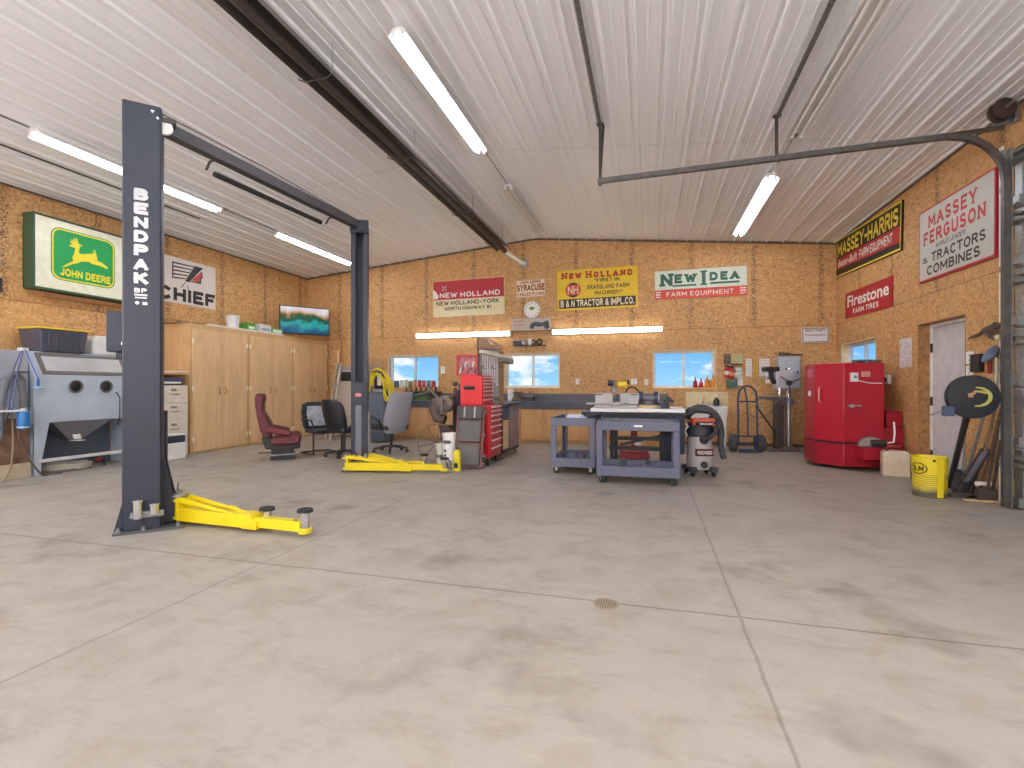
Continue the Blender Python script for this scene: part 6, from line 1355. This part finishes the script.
for i, (x0, x1, lab, c) in enumerate(((745.8, 751.8, 'white paper strip on the wall above the hand truck', (228, 226, 218)), (754, 757.8, 'yellow folded strip on the wall above the hand truck', (206, 164, 60)), (759.2, 764.2, 'white paper strip nearest the yellow one, beside the drill press', (226, 222, 220)), (764.6, 769.5, 'white paper strip next to the top of the drill press', (230, 228, 228)))):
    wallbox('wall_chart', lab, 'chart', x0, 358.5, x1, 376.5, M('strip%d' % i, c, .6), .012, lines((200, 196, 190) if i != 1 else (180, 136, 44), 5), 'paper strips by the drill press')
wallbox('switch_box', 'small white switch box low beside the drill press head', 'switch', 765.2, 377, 769.5, 383.5, m_white, .06, lines((120, 116, 112), 1))
def pan(t, w, h, d):
    B = MB(); B.box(.015, w-.015, d-.012, d, .02, h-.02); B.build('door', M('panel_face', (178, 184, 196), .4), t, .004)
    B = MB(); B.box(w-.06, w-.04, d-.02, d-.012, h*.45, h*.55); B.build('latch', m_dark, t)
wallbox('electrical_panel', 'pale grey electrical panel on the wall behind the drill press', 'electrical panel', 776.3, 356.3, 798.5, 388.5, M('panel_grey', (162, 168, 180), .4), .12, pan)
a = AY(777, 356); z = AY(777, 356.3).z+.004
t = thing('pipe_wrench', 'black pipe wrench lying along the top of the electrical panel', 'wrench', (a.x+.02, D-.08, z))
B = MB(); B.bar((.08, 0, .022), (.42, 0, .015), .03, .025); B.build('handle', m_black, t, .004)
B = MB(); B.box(0, .07, -.03, .03, 0, .07); B.box(.07, .2, -.02, .02, .01, .06); B.build('jaw', m_dark, t, .006)
B = MB(); B.cyl((.04, -.032, .035), (.04, -.04, .035), .012, n=10); B.build('pin', m_chrome, t)
# hand truck
p = FL(748, 452.5); t = thing('hand_truck', 'dark blue hand truck with two fat tires standing against the back wall', 'hand truck', p, R(6)); m_ht = M('truck_blue', (58, 66, 96), .4, .2)
B = MB(); w = .165; B.tube([(-w, 0, .12), (-w, .02, .7), (-w, .04, 1.02), (-w*.85, .045, 1.14), (-w*.45, .05, 1.21), (0, .05, 1.235), (w*.45, .05, 1.21), (w*.85, .045, 1.14), (w, .04, 1.02), (w, .02, .7), (w, 0, .12)], .018, 10); B.build('frame', m_ht, t)
B = MB(); B.tube([(0, .0, .3), (0, .02, .7), (-.01, .04, 1.0), (-.05, .05, 1.2)], .015, 8); B.build('centre_bar', m_ht, t)
for z in (.94, .3): B = MB(); B.cyl((-w, .03*z, z), (w, .03*z, z), .014, n=10); B.build('cross_bar', m_ht, t)
B = MB(); B.box(-.16, .16, -.1, .0, .005, .015); B.box(-.16, .16, -.012, .0, .005, .06); B.build('toe_plate', m_ht, t, .002)
B = MB(); B.cyl((-.25, .1, .165), (.25, .1, .165), .014, n=10); B.bar((-w, .0, .3), (-w, .1, .165), .02, .04); B.bar((w, .0, .3), (w, .1, .165), .02, .04); B.build('axle', m_ht, t)
for s in (-1, 1):
    B = MB(TR(s*.235, .1, .165, s*.12)); B.lathe([(.09, -.055), (.14, -.062), (.163, -.04), (.165, 0), (.163, .04), (.14, .062), (.09, .055)], (0, 0, 0), 30, (1, 0, 0)); wh = B.build('tire', M('tire_grey', (74, 72, 74), .75), t)
    B = MB(TR(s*.235, .1, .165, s*.12)); B.lathe([(.03, -.05), (.09, -.03), (.09, .03), (.03, .05)], (0, 0, 0), 24, (1, 0, 0)); B.build('rim', m_ht, wh)
a, b = AY(757, 407, 10.35), FL(779, 436); b = AY(775.5, 433, 10.3)
t = thing('pry_bar', 'black bar leaning between the hand truck and the drill press', 'bar', b)
B = MB(); B.cyl(a, b, .016, n=10); B.build('shaft', m_black, t, world=True)
B = MB(); B.lathe([(.03, -.03), (.035, 0), (.03, .03)], a, 12, (b-a)); B.build('grip', M('grip_green', (56, 74, 70), .5), t, world=True)
# drill press (pixel scale at its depth)
p = FL(781, 450.5); kk = (p.y*cy_-p.x*sy_)/FPX
def dp(px, py): return ((px-781)*kk, (450.5-py)*kk)
t = thing('drill_press', 'grey floor drill press with a bright steel column by the electrical panel', 'drill press', p, YAW*.6); m_dp = M('press_grey', (204, 204, 208), .4, .2, .08, 9); m_dpd = M('press_dark', (84, 76, 72), .5, .3, .2, 8)
B = MB(); B.box(-.3, .28, -.2, .2, 0, .035); B.lathe([(.16, .035), (.15, .05), (.1, .09)], (.12, 0, 0), 24); B.build('base', M('press_base', (116, 100, 84), .6, .3, .25, 8), t, .008)
xc = dp(788.5, 0)[0]
B = MB(); B.cyl((xc, 0, .06), (xc, 0, dp(0, 368)[1]), .062, n=26); B.build('column', M('bright_column', (196, 200, 208), .2, .85), t)
B = MB(); xk = dp(780, 0)[0]; B.box(xk-.085, xk+.07, -.02, .13, .03, dp(0, 400)[1]); B.build('rear_column', m_dpd, t, .01)
B = MB(); h0, h1 = dp(0, 389)[1], dp(0, 370)[1]; B.box(dp(774, 0)[0], dp(791, 0)[0], -.12, .12, h0, h1); B.build('head', m_dp, t, .03)
B = MB(); B.box(dp(764.5, 0)[0], dp(777, 0)[0], -.14, .12, dp(0, 371.5)[1], dp(0, 367)[1]); B.build('pulley_cover', m_black, t, .015)
B = MB(); B.tube([(dp(770, 0)[0], -.06, dp(0, 371)[1]), (dp(770, 0)[0], -.08, dp(0, 378)[1]), (dp(773.5, 0)[0], -.08, dp(0, 383.5)[1])], .042, 12); B.build('belt_guard', m_black, t)
B = MB(); B.cyl((dp(778, 0)[0], -.08, h0+.02), (dp(778, 0)[0], -.08, h0-.1), .05, n=20); B.cyl((dp(778, 0)[0], -.08, h0-.1), (dp(778, 0)[0], -.08, h0-.22), .03, n=16); B.build('quill', m_chrome, t)
B = MB(); B.cyl((dp(778, 0)[0], -.08, h0-.2), (dp(778, 0)[0], -.08, h0-.33), .024, n=14); B.build('chuck', M('chuck_brown', (110, 66, 72), .5, .3), t)
B = MB(); B.cyl((dp(785, 0)[0], -.14, dp(0, 383)[1]), (dp(785, 0)[0], -.2, dp(0, 383)[1]), .05, n=18)
for a in (.4, 2.5, 4.6): B.cyl((dp(785, 0)[0], -.19, dp(0, 383)[1]), (dp(785, 0)[0]+.2*math.cos(a), -.2, dp(0, 383)[1]+.2*math.sin(a)), .01, n=8)
B.build('feed_handle', m_dark, t)
B = MB(); B.box(dp(762.5, 0)[0], dp(782, 0)[0], -.2, .12, dp(0, 399.5)[1], dp(0, 396.5)[1]); B.bar((dp(775, 0)[0], -.02, dp(0, 401.5)[1]), (xc, 0, dp(0, 403)[1]), .12, .09); tb = B.build('work_table', M('table_iron', (120, 122, 124), .4, .5, .15, 12), t, .008)
B = MB(); B.lathe([(.075, -.07), (.09, -.06), (.09, .06), (.075, .07)], (xc, 0, dp(0, 402)[1]), 22); B.build('column_collar', M('collar', (130, 128, 130), .4, .4), t)
B = MB(); B.box(dp(789, 0)[0], dp(795, 0)[0], -.0, .16, dp(0, 384)[1], dp(0, 371)[1]); B.build('motor', m_dp, t, .03)
B = MB(); B.tube([(xk-.1, .0, dp(0, 410)[1]), (xk-.35, .1, dp(0, 419)[1]), (xk-.6, .2, dp(0, 413)[1])], .007, 6); B.build('power_cord', m_black, t)
# ================= red washer cabinet and the things by the door =================
m_wr = M('washer_red', (178, 30, 50), .32, .1, .06, 3); m_wd = M('washer_red_dark', (160, 26, 44), .35, .1, .08, 4)
P0, P1, P2, P3 = FL(805.5, 463), FL(815, 466.5), FL(844, 470.5), FL(884.5, 471)
P4, P5 = Vector((3.44, 9.15, 0)), Vector((2.5, 9.3, 0)); P3.x = min(P3.x, 3.3)
ZT = AY(885, 362.5, P3.y).z; t = thing('parts_washer', 'big red angular parts washer cabinet in the corner by the small window', 'parts washer', (2.9, 8.8, 0))
foot = [P0, P1, P2, P3, P4, P5]
def inset(k): c = sum(foot, Vector())/6; return [c+(p-c)*k for p in foot]
B = MB(); B.prism([(p.x, p.y) for p in inset(1.01)], .05, .38, 'z'); B.build('base', m_wd, t, .012, world=True)
B = MB(); B.prism([(p.x, p.y) for p in inset(.97)], .38, .405, 'z'); B.build('seam', m_black, t, world=True)
B = MB(); B.prism([(p.x, p.y) for p in foot], .405, ZT, 'z'); B.build('body', m_wr, t, .012, world=True)
for p in (P1, P3, P4, P5):
    B = MB(); c = Vector((2.9, 8.8, 0)); q = p+(c-p)*.2; B.cyl((q.x, q.y, 0), (q.x, q.y, .055), .04, n=12); B.build('foot', m_dark, t, world=True)
def onface(A, Bp, f, z, out=0.):                         # point on a vertical face between two footprint corners
    d = (Bp-A); n_ = Vector((d.y, -d.x, 0)).normalized(); q = A+d*f+n_*out; return Vector((q.x, q.y, z))
def fbox(A, Bp, f0, f1, z0, z1, o0, o1):
    B = MB(); B.loft([[onface(A, Bp, f0, z0, o), onface(A, Bp, f1, z0, o), onface(A, Bp, f1, z1, o), onface(A, Bp, f0, z1, o)] for o in (o0, o1)]); return B
dr = fbox(P1, P2, .02, .98, .42, ZT-.01, 0, .018).build('door', m_wr, t, .006, world=True)
B = MB(); a, b = onface(P1, P2, .22, .99, .018), onface(P1, P2, .22, 1.21, .018); n_ = (onface(P1, P2, .22, 1, 1)-onface(P1, P2, .22, 1, 0)); B.tube([a, a+n_*.04+Vector((0, 0, .01)), b+n_*.04+Vector((0, 0, -.01)), b], .012, 8); B.build('handle', M('handle_pink', (222, 150, 150), .4), dr, world=True)
fbox(P0, P1, .25, .75, ZT-.2, ZT-.09, 0, .006).build('plate', M('plate_pink', (204, 110, 120), .5), t, world=True)
B = MB(); c = onface(P0, P1, .5, 1.11, .004); n_ = onface(P0, P1, .5, 1, 1)-onface(P0, P1, .5, 1, 0); B.lathe([(.045, 0), (.045, .01), (.03, .014)], c, 20, n_); B.build('gauge', m_white, t, world=True)
fbox(P2, P3, .14, .3, 1.29, 1.42, 0, .06).build('thermostat', m_white, t, .006, world=True)
B = MB(); c = onface(P2, P3, .22, 1.36, .061); B.lathe([(.025, 0), (.02, .012)], c, 16, (0, -1, 0)); B.build('dial', M('dial_blue', (120, 150, 180), .4), t, world=True)
fbox(P2, P3, .42, .65, 1.36, 1.44, 0, .004).build('rating_label', M('label_pink', (214, 150, 146), .5, 0, .2, 30), t, world=True)
B = MB(); B.tube([onface(P2, P3, .3, 1.31, .02), onface(P2, P3, .6, 1.27, .03), onface(P2, P3, .9, 1.265, .03), Vector((XR-.09, AX(889, 379.5, XR).y, 1.29))], .008, 6); B.build('white_cable', m_white, t, world=True)
B = MB(); B.bar(onface(P2, P3, .08, .94, .02), onface(P2, P3, .4, .945, .02), .03, .02); B.bar(onface(P2, P3, .1, .94, .02), onface(P2, P3, .2, .94, .02), .05, .05); B.build('door_latch', m_chrome, t, world=True)
fbox(P2, P3, .28, 1.02, .18, .36, 0, .2).build('pump_shelf', m_wd, t, .008, world=True)
c = onface(P2, P3, .56, .365, .1)
B = MB(); B.prism([(c.x+.16*math.cos(PI*k/14), .362+.14*math.sin(PI*k/14)) for k in range(15)], c.y-.03, c.y+.07, 'y'); B.build('pump_cover', M('pump_grey', (146, 142, 138), .5, .2), t, .006, world=True)
B = MB(); B.cyl((c.x-.02, c.y-.06, .42), (c.x+.16, c.y-.06, .42), .045, n=16); B.build('pump_motor', m_dark, t, .004, world=True)
B = MB(); B.tube([(c.x+.16, c.y-.06, .42), (c.x+.25, c.y-.06, .44), (c.x+.28, c.y-.02, .55), (c.x+.28, c.y+.0, .72)], .012, 8); B.build('white_hose', m_white, t, world=True)
B = MB(); B.box(3.3, XR-.02, 8.4, 8.95, .1, .62); B.box(3.34, XR-.02, 8.45, 8.8, .62, .86); B.build('side_tank', m_wd, t, .01, world=True)
t = thing('work_gloves', 'crumpled grey rags lying on the front top edge of the red parts washer', 'rag', (onface(P2, P3, .7, ZT, -.12)))
for k in range(6):
    B = MB(TR(-.16+.065*k, random.uniform(-.03, .03), 0, random.uniform(0, 3))); B.ball((0, 0, .028), .045, 10, (1.3, .8, .6)); B.build('fold', M('rag%d' % (k % 2), ((128, 124, 120), (92, 90, 88))[k % 2], .8), t)
p = FL(897, 476.3)
t = thing('jerry_can', 'stained cream metal can on the floor beside the red parts washer', 'can', (p.x, p.y+.06, 0), R(-12))
B = MB(); B.box(-.15, .15, -.1, .1, 0, .31); B.loft([[(sx*.15*k, sy*.1*k, z) for sx, sy in ((-1, -1), (1, -1), (1, 1), (-1, 1))] for k, z in ((1, .31), (.8, .345))]); B.build('body', M('can_cream', (198, 182, 150), .6, 0, .45, 9), t, .01)
B = MB(); B.tube([(-.09, 0, .34), (-.075, 0, .4), (.055, 0, .4), (.07, 0, .34)], .015, 8); B.build('handle', M('can_red', (150, 50, 44), .5), t)
B = MB(); B.cyl((-.1, -.05, .33), (-.1, -.05, .37), .025, n=14); B.build('cap', m_dark, t)
# switch on the wall beside the washer cable, door-side fittings
def rwall(name, label, cat, y, z, w, h, th, mat, extra=None, group=None):
    t = thing(name, label, cat, (XR-.001, y, z), -PI/2, group); B = MB(); B.box(-w/2, w/2, -th, 0, -h/2, h/2); B.build('cover', mat, t, .004)
    if extra: extra(t, w, h, -th)
    return t
def two_slots(t, w, h, d):
    B = MB()
    for z in (-h*.2, h*.2): B.prism(rrect(-.016, .016, z-.014, z+.014, .01), d-.002, d, 'y')
    B.build('socket_face', M('socket_grey', (196, 192, 186), .4), t)
a = AX(889, 379.5, XR); rwall('outlet', 'white outlet with a black plug at the end of the washer cable', 'outlet', a.y, a.z, .13, .14, .04, m_white, lambda t, w, h, d: MB().box(-.03, .03, d-.04, d, -.03, .03).build('plug', m_black, t, .006))
a = AX(970.5, 357.5, XR); rwall('outlet', 'white outlet on the right wall beside the door, the upper of two', 'outlet', a.y, a.z, .13, .14, .012, m_white, two_slots)
a = AX(970.5, 371, XR); rwall('outlet', 'white outlet on the right wall beside the door, just above the black disc', 'outlet', a.y, a.z, .13, .12, .012, m_white, two_slots)
a = AX(980, 363, XR); rwall('wall_phone', 'black box with a pale edge on the right wall next to the two outlets', 'wall box', a.y, a.z, .16, .2, .05, m_black, lambda t, w, h, d: MB().box(-w/2-.012, -w/2, d, 0, -h/2, h/2).build('edge', m_galv, t, .002))
# yellow half drum
p = FL(935.5, 498); r = .165
t = thing('yellow_bucket', 'yellow oil bucket with a black oval mark standing before the white door', 'bucket', (p.x, p.y+.12, 0)); hb = .44
B = MB(); prof = [(r*.93, 0), (r*.93, .02)]
for k in range(9): prof += [(r*.93, .05+.022*k), (r*.955, .061+.022*k)]
prof += [(r*.965, .26), (r, hb-.02), (r*1.03, hb-.015), (r*1.03, hb), (r*.98, hb), (r*.93, hb-.05), (r*.88, .06)]
B.lathe(prof, (0, 0, 0), 36); m_by, nt, b_ = newmat('bucket_yellow')
tc = N(nt, 'ShaderNodeTexCoord'); sp = N(nt, 'ShaderNodeSeparateXYZ'); nt.links.new(tc.outputs['Object'], sp.inputs[0]); nz = N(nt, 'ShaderNodeTexNoise', Scale=9., Detail=4.); nt.links.new(tc.outputs['Object'], nz.inputs['Vector'])
zz_ = math_(nt, 'ADD', sp.outputs[2], math_(nt, 'MULTIPLY', math_(nt, 'SUBTRACT', nz.outputs[0], .5), .14))
c_ = mixc(nt, mapr(nt, zz_, .05, .12), lin((98, 90, 74)), lin((226, 202, 34)))
st = math_(nt, 'MULTIPLY', math_(nt, 'GREATER_THAN', math_(nt, 'SINE', math_(nt, 'MULTIPLY', sp.outputs[2], 2*PI/.022)), .2), math_(nt, 'LESS_THAN', sp.outputs[2], .25))
c_ = mixc(nt, math_(nt, 'MULTIPLY', st, .6), c_, lin((84, 78, 50))); nt.links.new(c_, b_.inputs['Base Color']); b_.inputs['Roughness'].default_value = .4
B.build('drum', m_by, t)
dirc = Vector((-p.x, -p.y, 0)).normalized(); an = math.atan2(dirc.y, dirc.x)-.75
def on_drum(B, pts, rr):                                 # wraps a flat figure (arc length, height) round the drum
    f_ = [B.bm.verts.new((rr*math.cos(an-u/rr*-1), rr*math.sin(an-u/rr*-1), v)) for u, v in pts]; return f_
def ring2(cu, cv, ru, rv, k=28): return [(cu+ru*math.cos(2*PI*i/k), cv+rv*math.sin(2*PI*i/k)) for i in range(k)]
B = MB(); a, b = on_drum(B, ring2(.02, .315, .09, .062), r*1.005), on_drum(B, ring2(.02, .315, .079, .052), r*1.006)
for i in range(28): B.bm.faces.new((a[i], a[(i+1) % 28], b[(i+1) % 28], b[i]))
L_ = MB(); letters(L_, 'S.M', (-.036, .284, .076, .346), .26)
for f_ in L_.bm.faces: B.bm.faces.new(on_drum(B, [(v.co.x, v.co.z) for v in f_.verts], r*1.007))
L_.bm.free(); B.build('oval_mark', P_BLACK, t, smooth=False)
B = MB(); aa = an+1.35; q = Vector((math.cos(aa), math.sin(aa), 0)); B.bar(q*(r*.99)+Vector((0, 0, .01)), q*(r*1.03)+Vector((0, 0, .43)), .06, .014, q); B.build('side_strap', M('strap_yellow', (222, 200, 30), .4), t, .003)
B = MB(); q2 = Vector((math.cos(an+1.0), math.sin(an+1.0), 0)); B.lathe([(.014, 0), (.012, .01)], q2*(r*1.0)+Vector((0, 0, .41)), 12, q2); B.build('rivet', P_BLACK, t)
# round black disc on a slanted pole
c = AD(973.8, 396.8, 4.98); v = Vector((-c.x, -c.y, CAMH-c.z)).normalized(); v = (v+Vector((.4, -.1, 0))).normalized(); rd = .218
foot_ = FL(949, 487)
t = thing('disc_stand', 'round black disc with a curved yellow decal on a slanted dark pole by the door', 'disc', (foot_.x, foot_.y, 0))
B = MB(); B.lathe([(rd*.96, -.07), (rd, -.065), (rd, -.055), (rd*.94, -.05), (rd*.94, -.03), (rd, -.02), (rd, -.004), (rd*.985, .004), (rd*.9, .008), (.02, .012)], c, 48, v); B.build('drum', M('disc_black', (24, 26, 34), .55, .0), t, world=True)
ux = Vector((0, 0, 1)).cross(v).normalized(); uz = v.cross(ux)
def dd(a, b, o=.0): return c+ux*a+uz*b+v*(.0125+o)
B = MB(); m_ = 18; o1, o2 = [], []
for k in range(m_+1):
    a = R(100-205*k/m_); th_ = .012+.022*math.sin(PI*k/m_); o1.append(dd(.03+.115*math.cos(a), .0+.1*math.sin(a), .0)); o2.append(dd(.03+(.115-th_)*math.cos(a), .0+(.1-th_)*math.sin(a), .0))
for k in range(m_): B.face([o1[k], o1[k+1], o2[k+1], o2[k]])
B.face([dd(.0, .065), dd(.07, .06), dd(.12, .035), (dd(.09, .03)), dd(.03, .045), dd(.0, .04)]); B.build('decal_curve', M('decal_yellow', (176, 168, 84), .5), t, world=True, smooth=False)
B = MB(); B.face([dd(-.06, .03, .001), dd(-.035, .005, .001), dd(.0, .02, .001), dd(.02, .05, .001), dd(.0, .062, .001), dd(-.02, .04, .001)]); B.face([dd(-.05, .02, .001), dd(-.045, -.015, .001), dd(-.03, .0, .001), dd(-.01, -.01, .001), dd(-.01, .02, .001)]); B.build('decal_figure', M('decal_orange', (176, 132, 96), .5), t, world=True, smooth=False)
B = MB(); pt = c-v*.05-uz*.12-ux*.02; B.cyl((foot_.x, foot_.y, .0), pt, .03, n=16); B.build('pole', M('pole_dark', (62, 58, 62), .4, .4), t, world=True)
B = MB(); B.box(foot_.x-.1, foot_.x+.08, foot_.y-.08, foot_.y+.08, 0, .02); B.build('foot', m_dark, t, .004, world=True)
q = AD(947.5, 411, 5.0); B = MB(); B.box(q.x-.04, q.x+.05, q.y-.03, q.y+.03, q.z-.05, q.z+.05); B.bar(q, c-v*.04-ux*.1-uz*.1, .03, .03); cl = B.build('clamp', M('clamp_blue', (72, 86, 112), .4, .3), t, .008, world=True)
B = MB(); q2 = AD(930.5, 415, 5.05); B.tube([q, q.lerp(q2, .5)+Vector((0, 0, .01)), q2], .008, 8); B.build('clamp_handle', m_galv, t, world=True)
# long-handled tools leaning on the right wall
def foot_at(px, py, xm=3.44):
    a = FL(px, py)
    if a.x > xm: d = ray(px, py); a = Vector((xm, xm*d[1]/d[0], 0))
    return a
def lean(name, label, pf, pt, xt, r, mat, head=None, headmat=None, cat='tool', grp=None):
    a = foot_at(*pf); b = AX(*pt, min(xt, XR-.03)); t = thing(name, label, cat, (a.x, a.y, 0), 0, grp)
    B = MB(); B.cyl(a+Vector((0, 0, .012)), b, r, n=10); B.build('handle', mat, t, world=True)
    if head: B = MB(); head(B, a, b); B.build('head', headmat or m_dark, t, .003, world=True)
    return t
m_wd1 = M('handle_wood', (132, 106, 80), .6, 0, .15, 8); m_wd2 = M('handle_grey', (140, 138, 140), .5, .3)
def scoop(B, a, b):
    d = (b-a).normalized(); B.prism([(-.11, 0), (.11, 0), (.1, .26), (-.1, .26)], -.01, .01, 'y'); bmesh.ops.transform(B.bm, matrix=Matrix.Translation(a+Vector((0, -.02, .012))) @ Matrix.Rotation(R(-50), 4, 'Z') @ Matrix.Rotation(R(-18), 4, 'X'), verts=B.bm.verts)
lean('snow_shovel', 'grey-shafted shovel with a black blade leaning behind the black disc', (961, 491), (984, 415), 3.46, .016, m_wd2, scoop, M('blade_black', (46, 46, 54), .45))
lean('rake', 'brown wooden rake handle leaning on the right wall beside the door track', (975, 494), (998, 395), 3.52, .014, m_wd1, lambda B, a, b: B.bar(a+Vector((-.12, -.08, .02)), a+Vector((.12, .08, .02)), .03, .03))
lean('broom', 'dark broom leaning on the right wall nearest the door track', (986, 497), (999, 420), 3.53, .013, M('handle_dark', (72, 56, 48), .6), lambda B, a, b: B.box(a.x-.08, a.x+.08, a.y-.03, a.y+.03, .0, .14), M('bristle', (70, 60, 50), .8))
lean('hoe', 'thin pale handled hoe leaning on the wall next to the white door', (962, 487), (966, 400), 3.54, .01, m_wd2, lambda B, a, b: B.tube([a+Vector((-.05, -.03, .1)), a+Vector((-.04, -.03, .18)), a+Vector((0, 0, .24)), a+Vector((.04, .03, .18)), a+Vector((.05, .03, .1)), a+Vector((-.05, -.03, .1))], .01, 6))
lean('spade', 'long dark handled spade leaning between the grey channel and the rake', (970, 490), (992, 425), 3.52, .015, M('handle_dark', (72, 56, 48), .6), lambda B, a, b: B.prism([(a.x-.08, .0), (a.x+.08, 0), (a.x+.06, .25), (a.x-.06, .25)], a.y-.01, a.y+.01, 'y'))
a, b = FL(961, 494), AX(986, 452, 3.4); t = thing('steel_channel', 'pale grey steel channel leaning low against the tools on the right wall', 'channel', (a.x, a.y, 0))
B = MB(); B.bar(a+Vector((0, 0, .03)), b, .06, .012); B.build('web', M('channel_grey', (150, 148, 156), .4, .4), t, world=True)
for s in (-1, 1): B = MB(); o_ = Vector((.6, -.8, 0))*.028*s; B.bar(a+o_+Vector((0, 0, .05)), b+o_+Vector((0, 0, .02)), .01, .05); B.build('flange', M('channel_dark', (70, 70, 78), .4, .4), t, world=True)
for i, (pf, pt, r, col, lab) in enumerate((((979, 495), (1001, 408), .012, (120, 92, 70), 'thin brown stick on the right wall just by the door track'), ((991, 498), (1001, 440), .014, (58, 52, 52), 'short dark stick beside the broom'))):
    a = foot_at(*pf, 3.5)+Vector((0, 0, .012)); b = AX(*pt, XR-.03); B = MB(); B.cyl(a, b, r, n=8); tag(B.build('stick', M('stick%d' % i, col, .6), loc=a), lab, 'stick')
for i, (px, py, l, w_, h_, rz, col, lab) in enumerate(((974, 497.5, .26, .07, .035, 10, (86, 80, 72), 'dark plank on the floor under the leaning tools'), (990, 503, .2, .03, .02, -4, (188, 160, 120), 'pale wood strip on the floor beside the door track'), (966, 493.5, .12, .04, .05, 30, (52, 50, 54), 'dark block on the floor at the foot of the shovel'))):
    a = FL(px, py); o = MB().box(-l, l, -w_, w_, 0, h_).build('plank', M('plank%d' % i, col, .7, 0, .2, 9), None, .003); o.location = (a.x, a.y+.04, .001); o.rotation_euler = (0, 0, R(rz)); tag(o, lab, 'plank')
a = AX(993, 484, XR); B = MB(); B.cyl((XR-.003, a.y, a.z), (XR-.16, a.y-.02, a.z), .025, n=14); tag(B.build('pipe_stub', m_white, loc=(XR, a.y, a.z)), 'white pipe stub low on the right wall beside the door track', 'pipe')
# things hung on the right wall above the disc
a = AX(990, 329, XR-.06); t = thing('branch_bundle', 'dark branching bundle hung high on the wall beside the door track', 'branch', (XR-.05, a.y, a.z))
m_br = M('branch_brown', (92, 74, 62), .7, 0, .3, 14)
pts_ = [(979, 335), (985, 330), (993, 327), (1002, 324)]
B = MB(); B.tube([AX(*q, XR-.06) for q in pts_], [.012, .03, .035, .02], 8)
for q in (((984, 331), (990, 337), (995, 340)), ((990, 328), (996, 331), (1001, 333)), ((988, 329), (993, 334), (1000, 336)), ((979, 335), (972, 337), (968, 339)), ((990, 327), (995, 323), (1000, 326))): B.tube([AX(*p_, XR-.07) for p_ in q], [.02, .015, .006], 7)
B.build('branches', m_br, t, world=True)
B = MB(); B.ball(AX(998, 337.5, XR-.08), .032, 12); B.build('pale_knob', M('knob_cream', (214, 206, 164), .5), t, world=True)
a = AX(991, 354.5, XR-.06); t = thing('scoop', 'blue dish-shaped scoop with a red handle hung on the right wall', 'scoop', (XR-.06, a.y, a.z), -PI/2)
B = MB(TR(0, 0, 0, 0, R(60))); B.lathe([(.02, -.03), (.1, .0), (.105, .012), (.09, .012), (.03, -.015)], (0, 0, 0), 24); B.build('dish', M('dish_blue', (70, 84, 112), .4, .2), t)
B = MB(); B.cyl((-.02, 0, -.05), (-.06, .02, -.2), .022, n=12); B.build('grip', M('grip_red', (150, 52, 48), .5), t)
B = MB(); B.cyl((0, .055, .02), (0, .03, .0), .01, n=8); B.build('hook', m_dark, t)
a, b = AX(996, 357, XR-.05), AX(996.5, 384, XR-.05); B = MB(); B.cyl(a, b, .012, n=10); tag(B.build('hanging_rod', M('rod_pale', (196, 204, 184), .5), loc=a), 'pale rod hanging on the right wall above the black disc', 'rod')
a, b = AX(1001, 352, XR-.05), AX(1001, 384, XR-.05); B = MB(); B.cyl(a, b, .01, n=8); tag(B.build('hanging_strap', M('strap_brown', (120, 78, 58), .6), loc=a), 'brown strap hanging on the right wall by the door track', 'strap')
# floor drain
p = FL(606, 604); t = thing('floor_drain', 'small dark grated drain in the concrete floor', 'drain', (p.x, p.y, 0))
B = MB(); B.lathe([(.06, .0005), (.072, .0005), (.072, .003), (.06, .003)], (0, 0, 0), 30); B.build('ring', M('drain_ring', (140, 126, 108), .7, 0), t)
B = MB()
for k in range(9): x = -.052+.013*k; l = math.sqrt(max(0, .059**2-x*x)); B.box(x-.003, x+.003, -l, l, .001, .0035)
B.build('grate', M('drain_grate', (104, 90, 74), .7, 0), t)
B = MB(); B.lathe([(.001, .0004), (.061, .0004), (.061, .0009), (.001, .0009)], (0, 0, 0), 24); B.build('well', m_black, t)
# ================= world, camera, render look =================
w = bpy.data.worlds.new('sky'); bpy.context.scene.world = w; w.use_nodes = True; nt = w.node_tree; L = nt.links.new
bg = nt.nodes['Background']; tc = N(nt, 'ShaderNodeTexCoord'); g = tc.outputs['Generated']
sp = N(nt, 'ShaderNodeSeparateXYZ'); L(g, sp.inputs[0])
sky = mixc(nt, mapr(nt, sp.outputs[2], 0., .12), lin((150, 205, 240)), lin((58, 150, 232)))
mp = N(nt, 'ShaderNodeMapping'); mp.inputs['Scale'].default_value = (7, 7, 16); mp.inputs['Location'].default_value = (5.1, 1.7, .9); L(g, mp.inputs[0])
nz = N(nt, 'ShaderNodeTexNoise', Scale=1.6, Detail=7., Roughness=.55); L(mp.outputs[0], nz.inputs['Vector'])
k = mapr(nt, math_(nt, 'SUBTRACT', nz.outputs[0], math_(nt, 'MULTIPLY', sp.outputs[2], .9)), .47, .6)
c = mixc(nt, k, sky, lin((246, 249, 252)))
L(c, bg.inputs['Color']); bg.inputs['Strength'].default_value = 1.0
cam = bpy.data.cameras.new('camera'); co = bpy.data.objects.new('camera', cam); C.objects.link(co)
co.location = (0, 0, CAMH); co.rotation_euler = (PI/2, 0, YAW); cam.sensor_width = 36; cam.lens = 36*FPX/1024; cam.shift_y = 2.5/1024; cam.clip_start = .05
sc = bpy.context.scene; sc.camera = co
vs = sc.view_settings; vs.view_transform = 'Standard'; vs.look = 'None'; vs.gamma = 1; vs.use_curve_mapping = False; vs.exposure = .25
sc.display_settings.display_device = 'sRGB'
sc.cycles.max_bounces = 8; sc.cycles.diffuse_bounces = 5; sc.cycles.transparent_max_bounces = 8
sc.cycles.sample_clamp_indirect = 6.
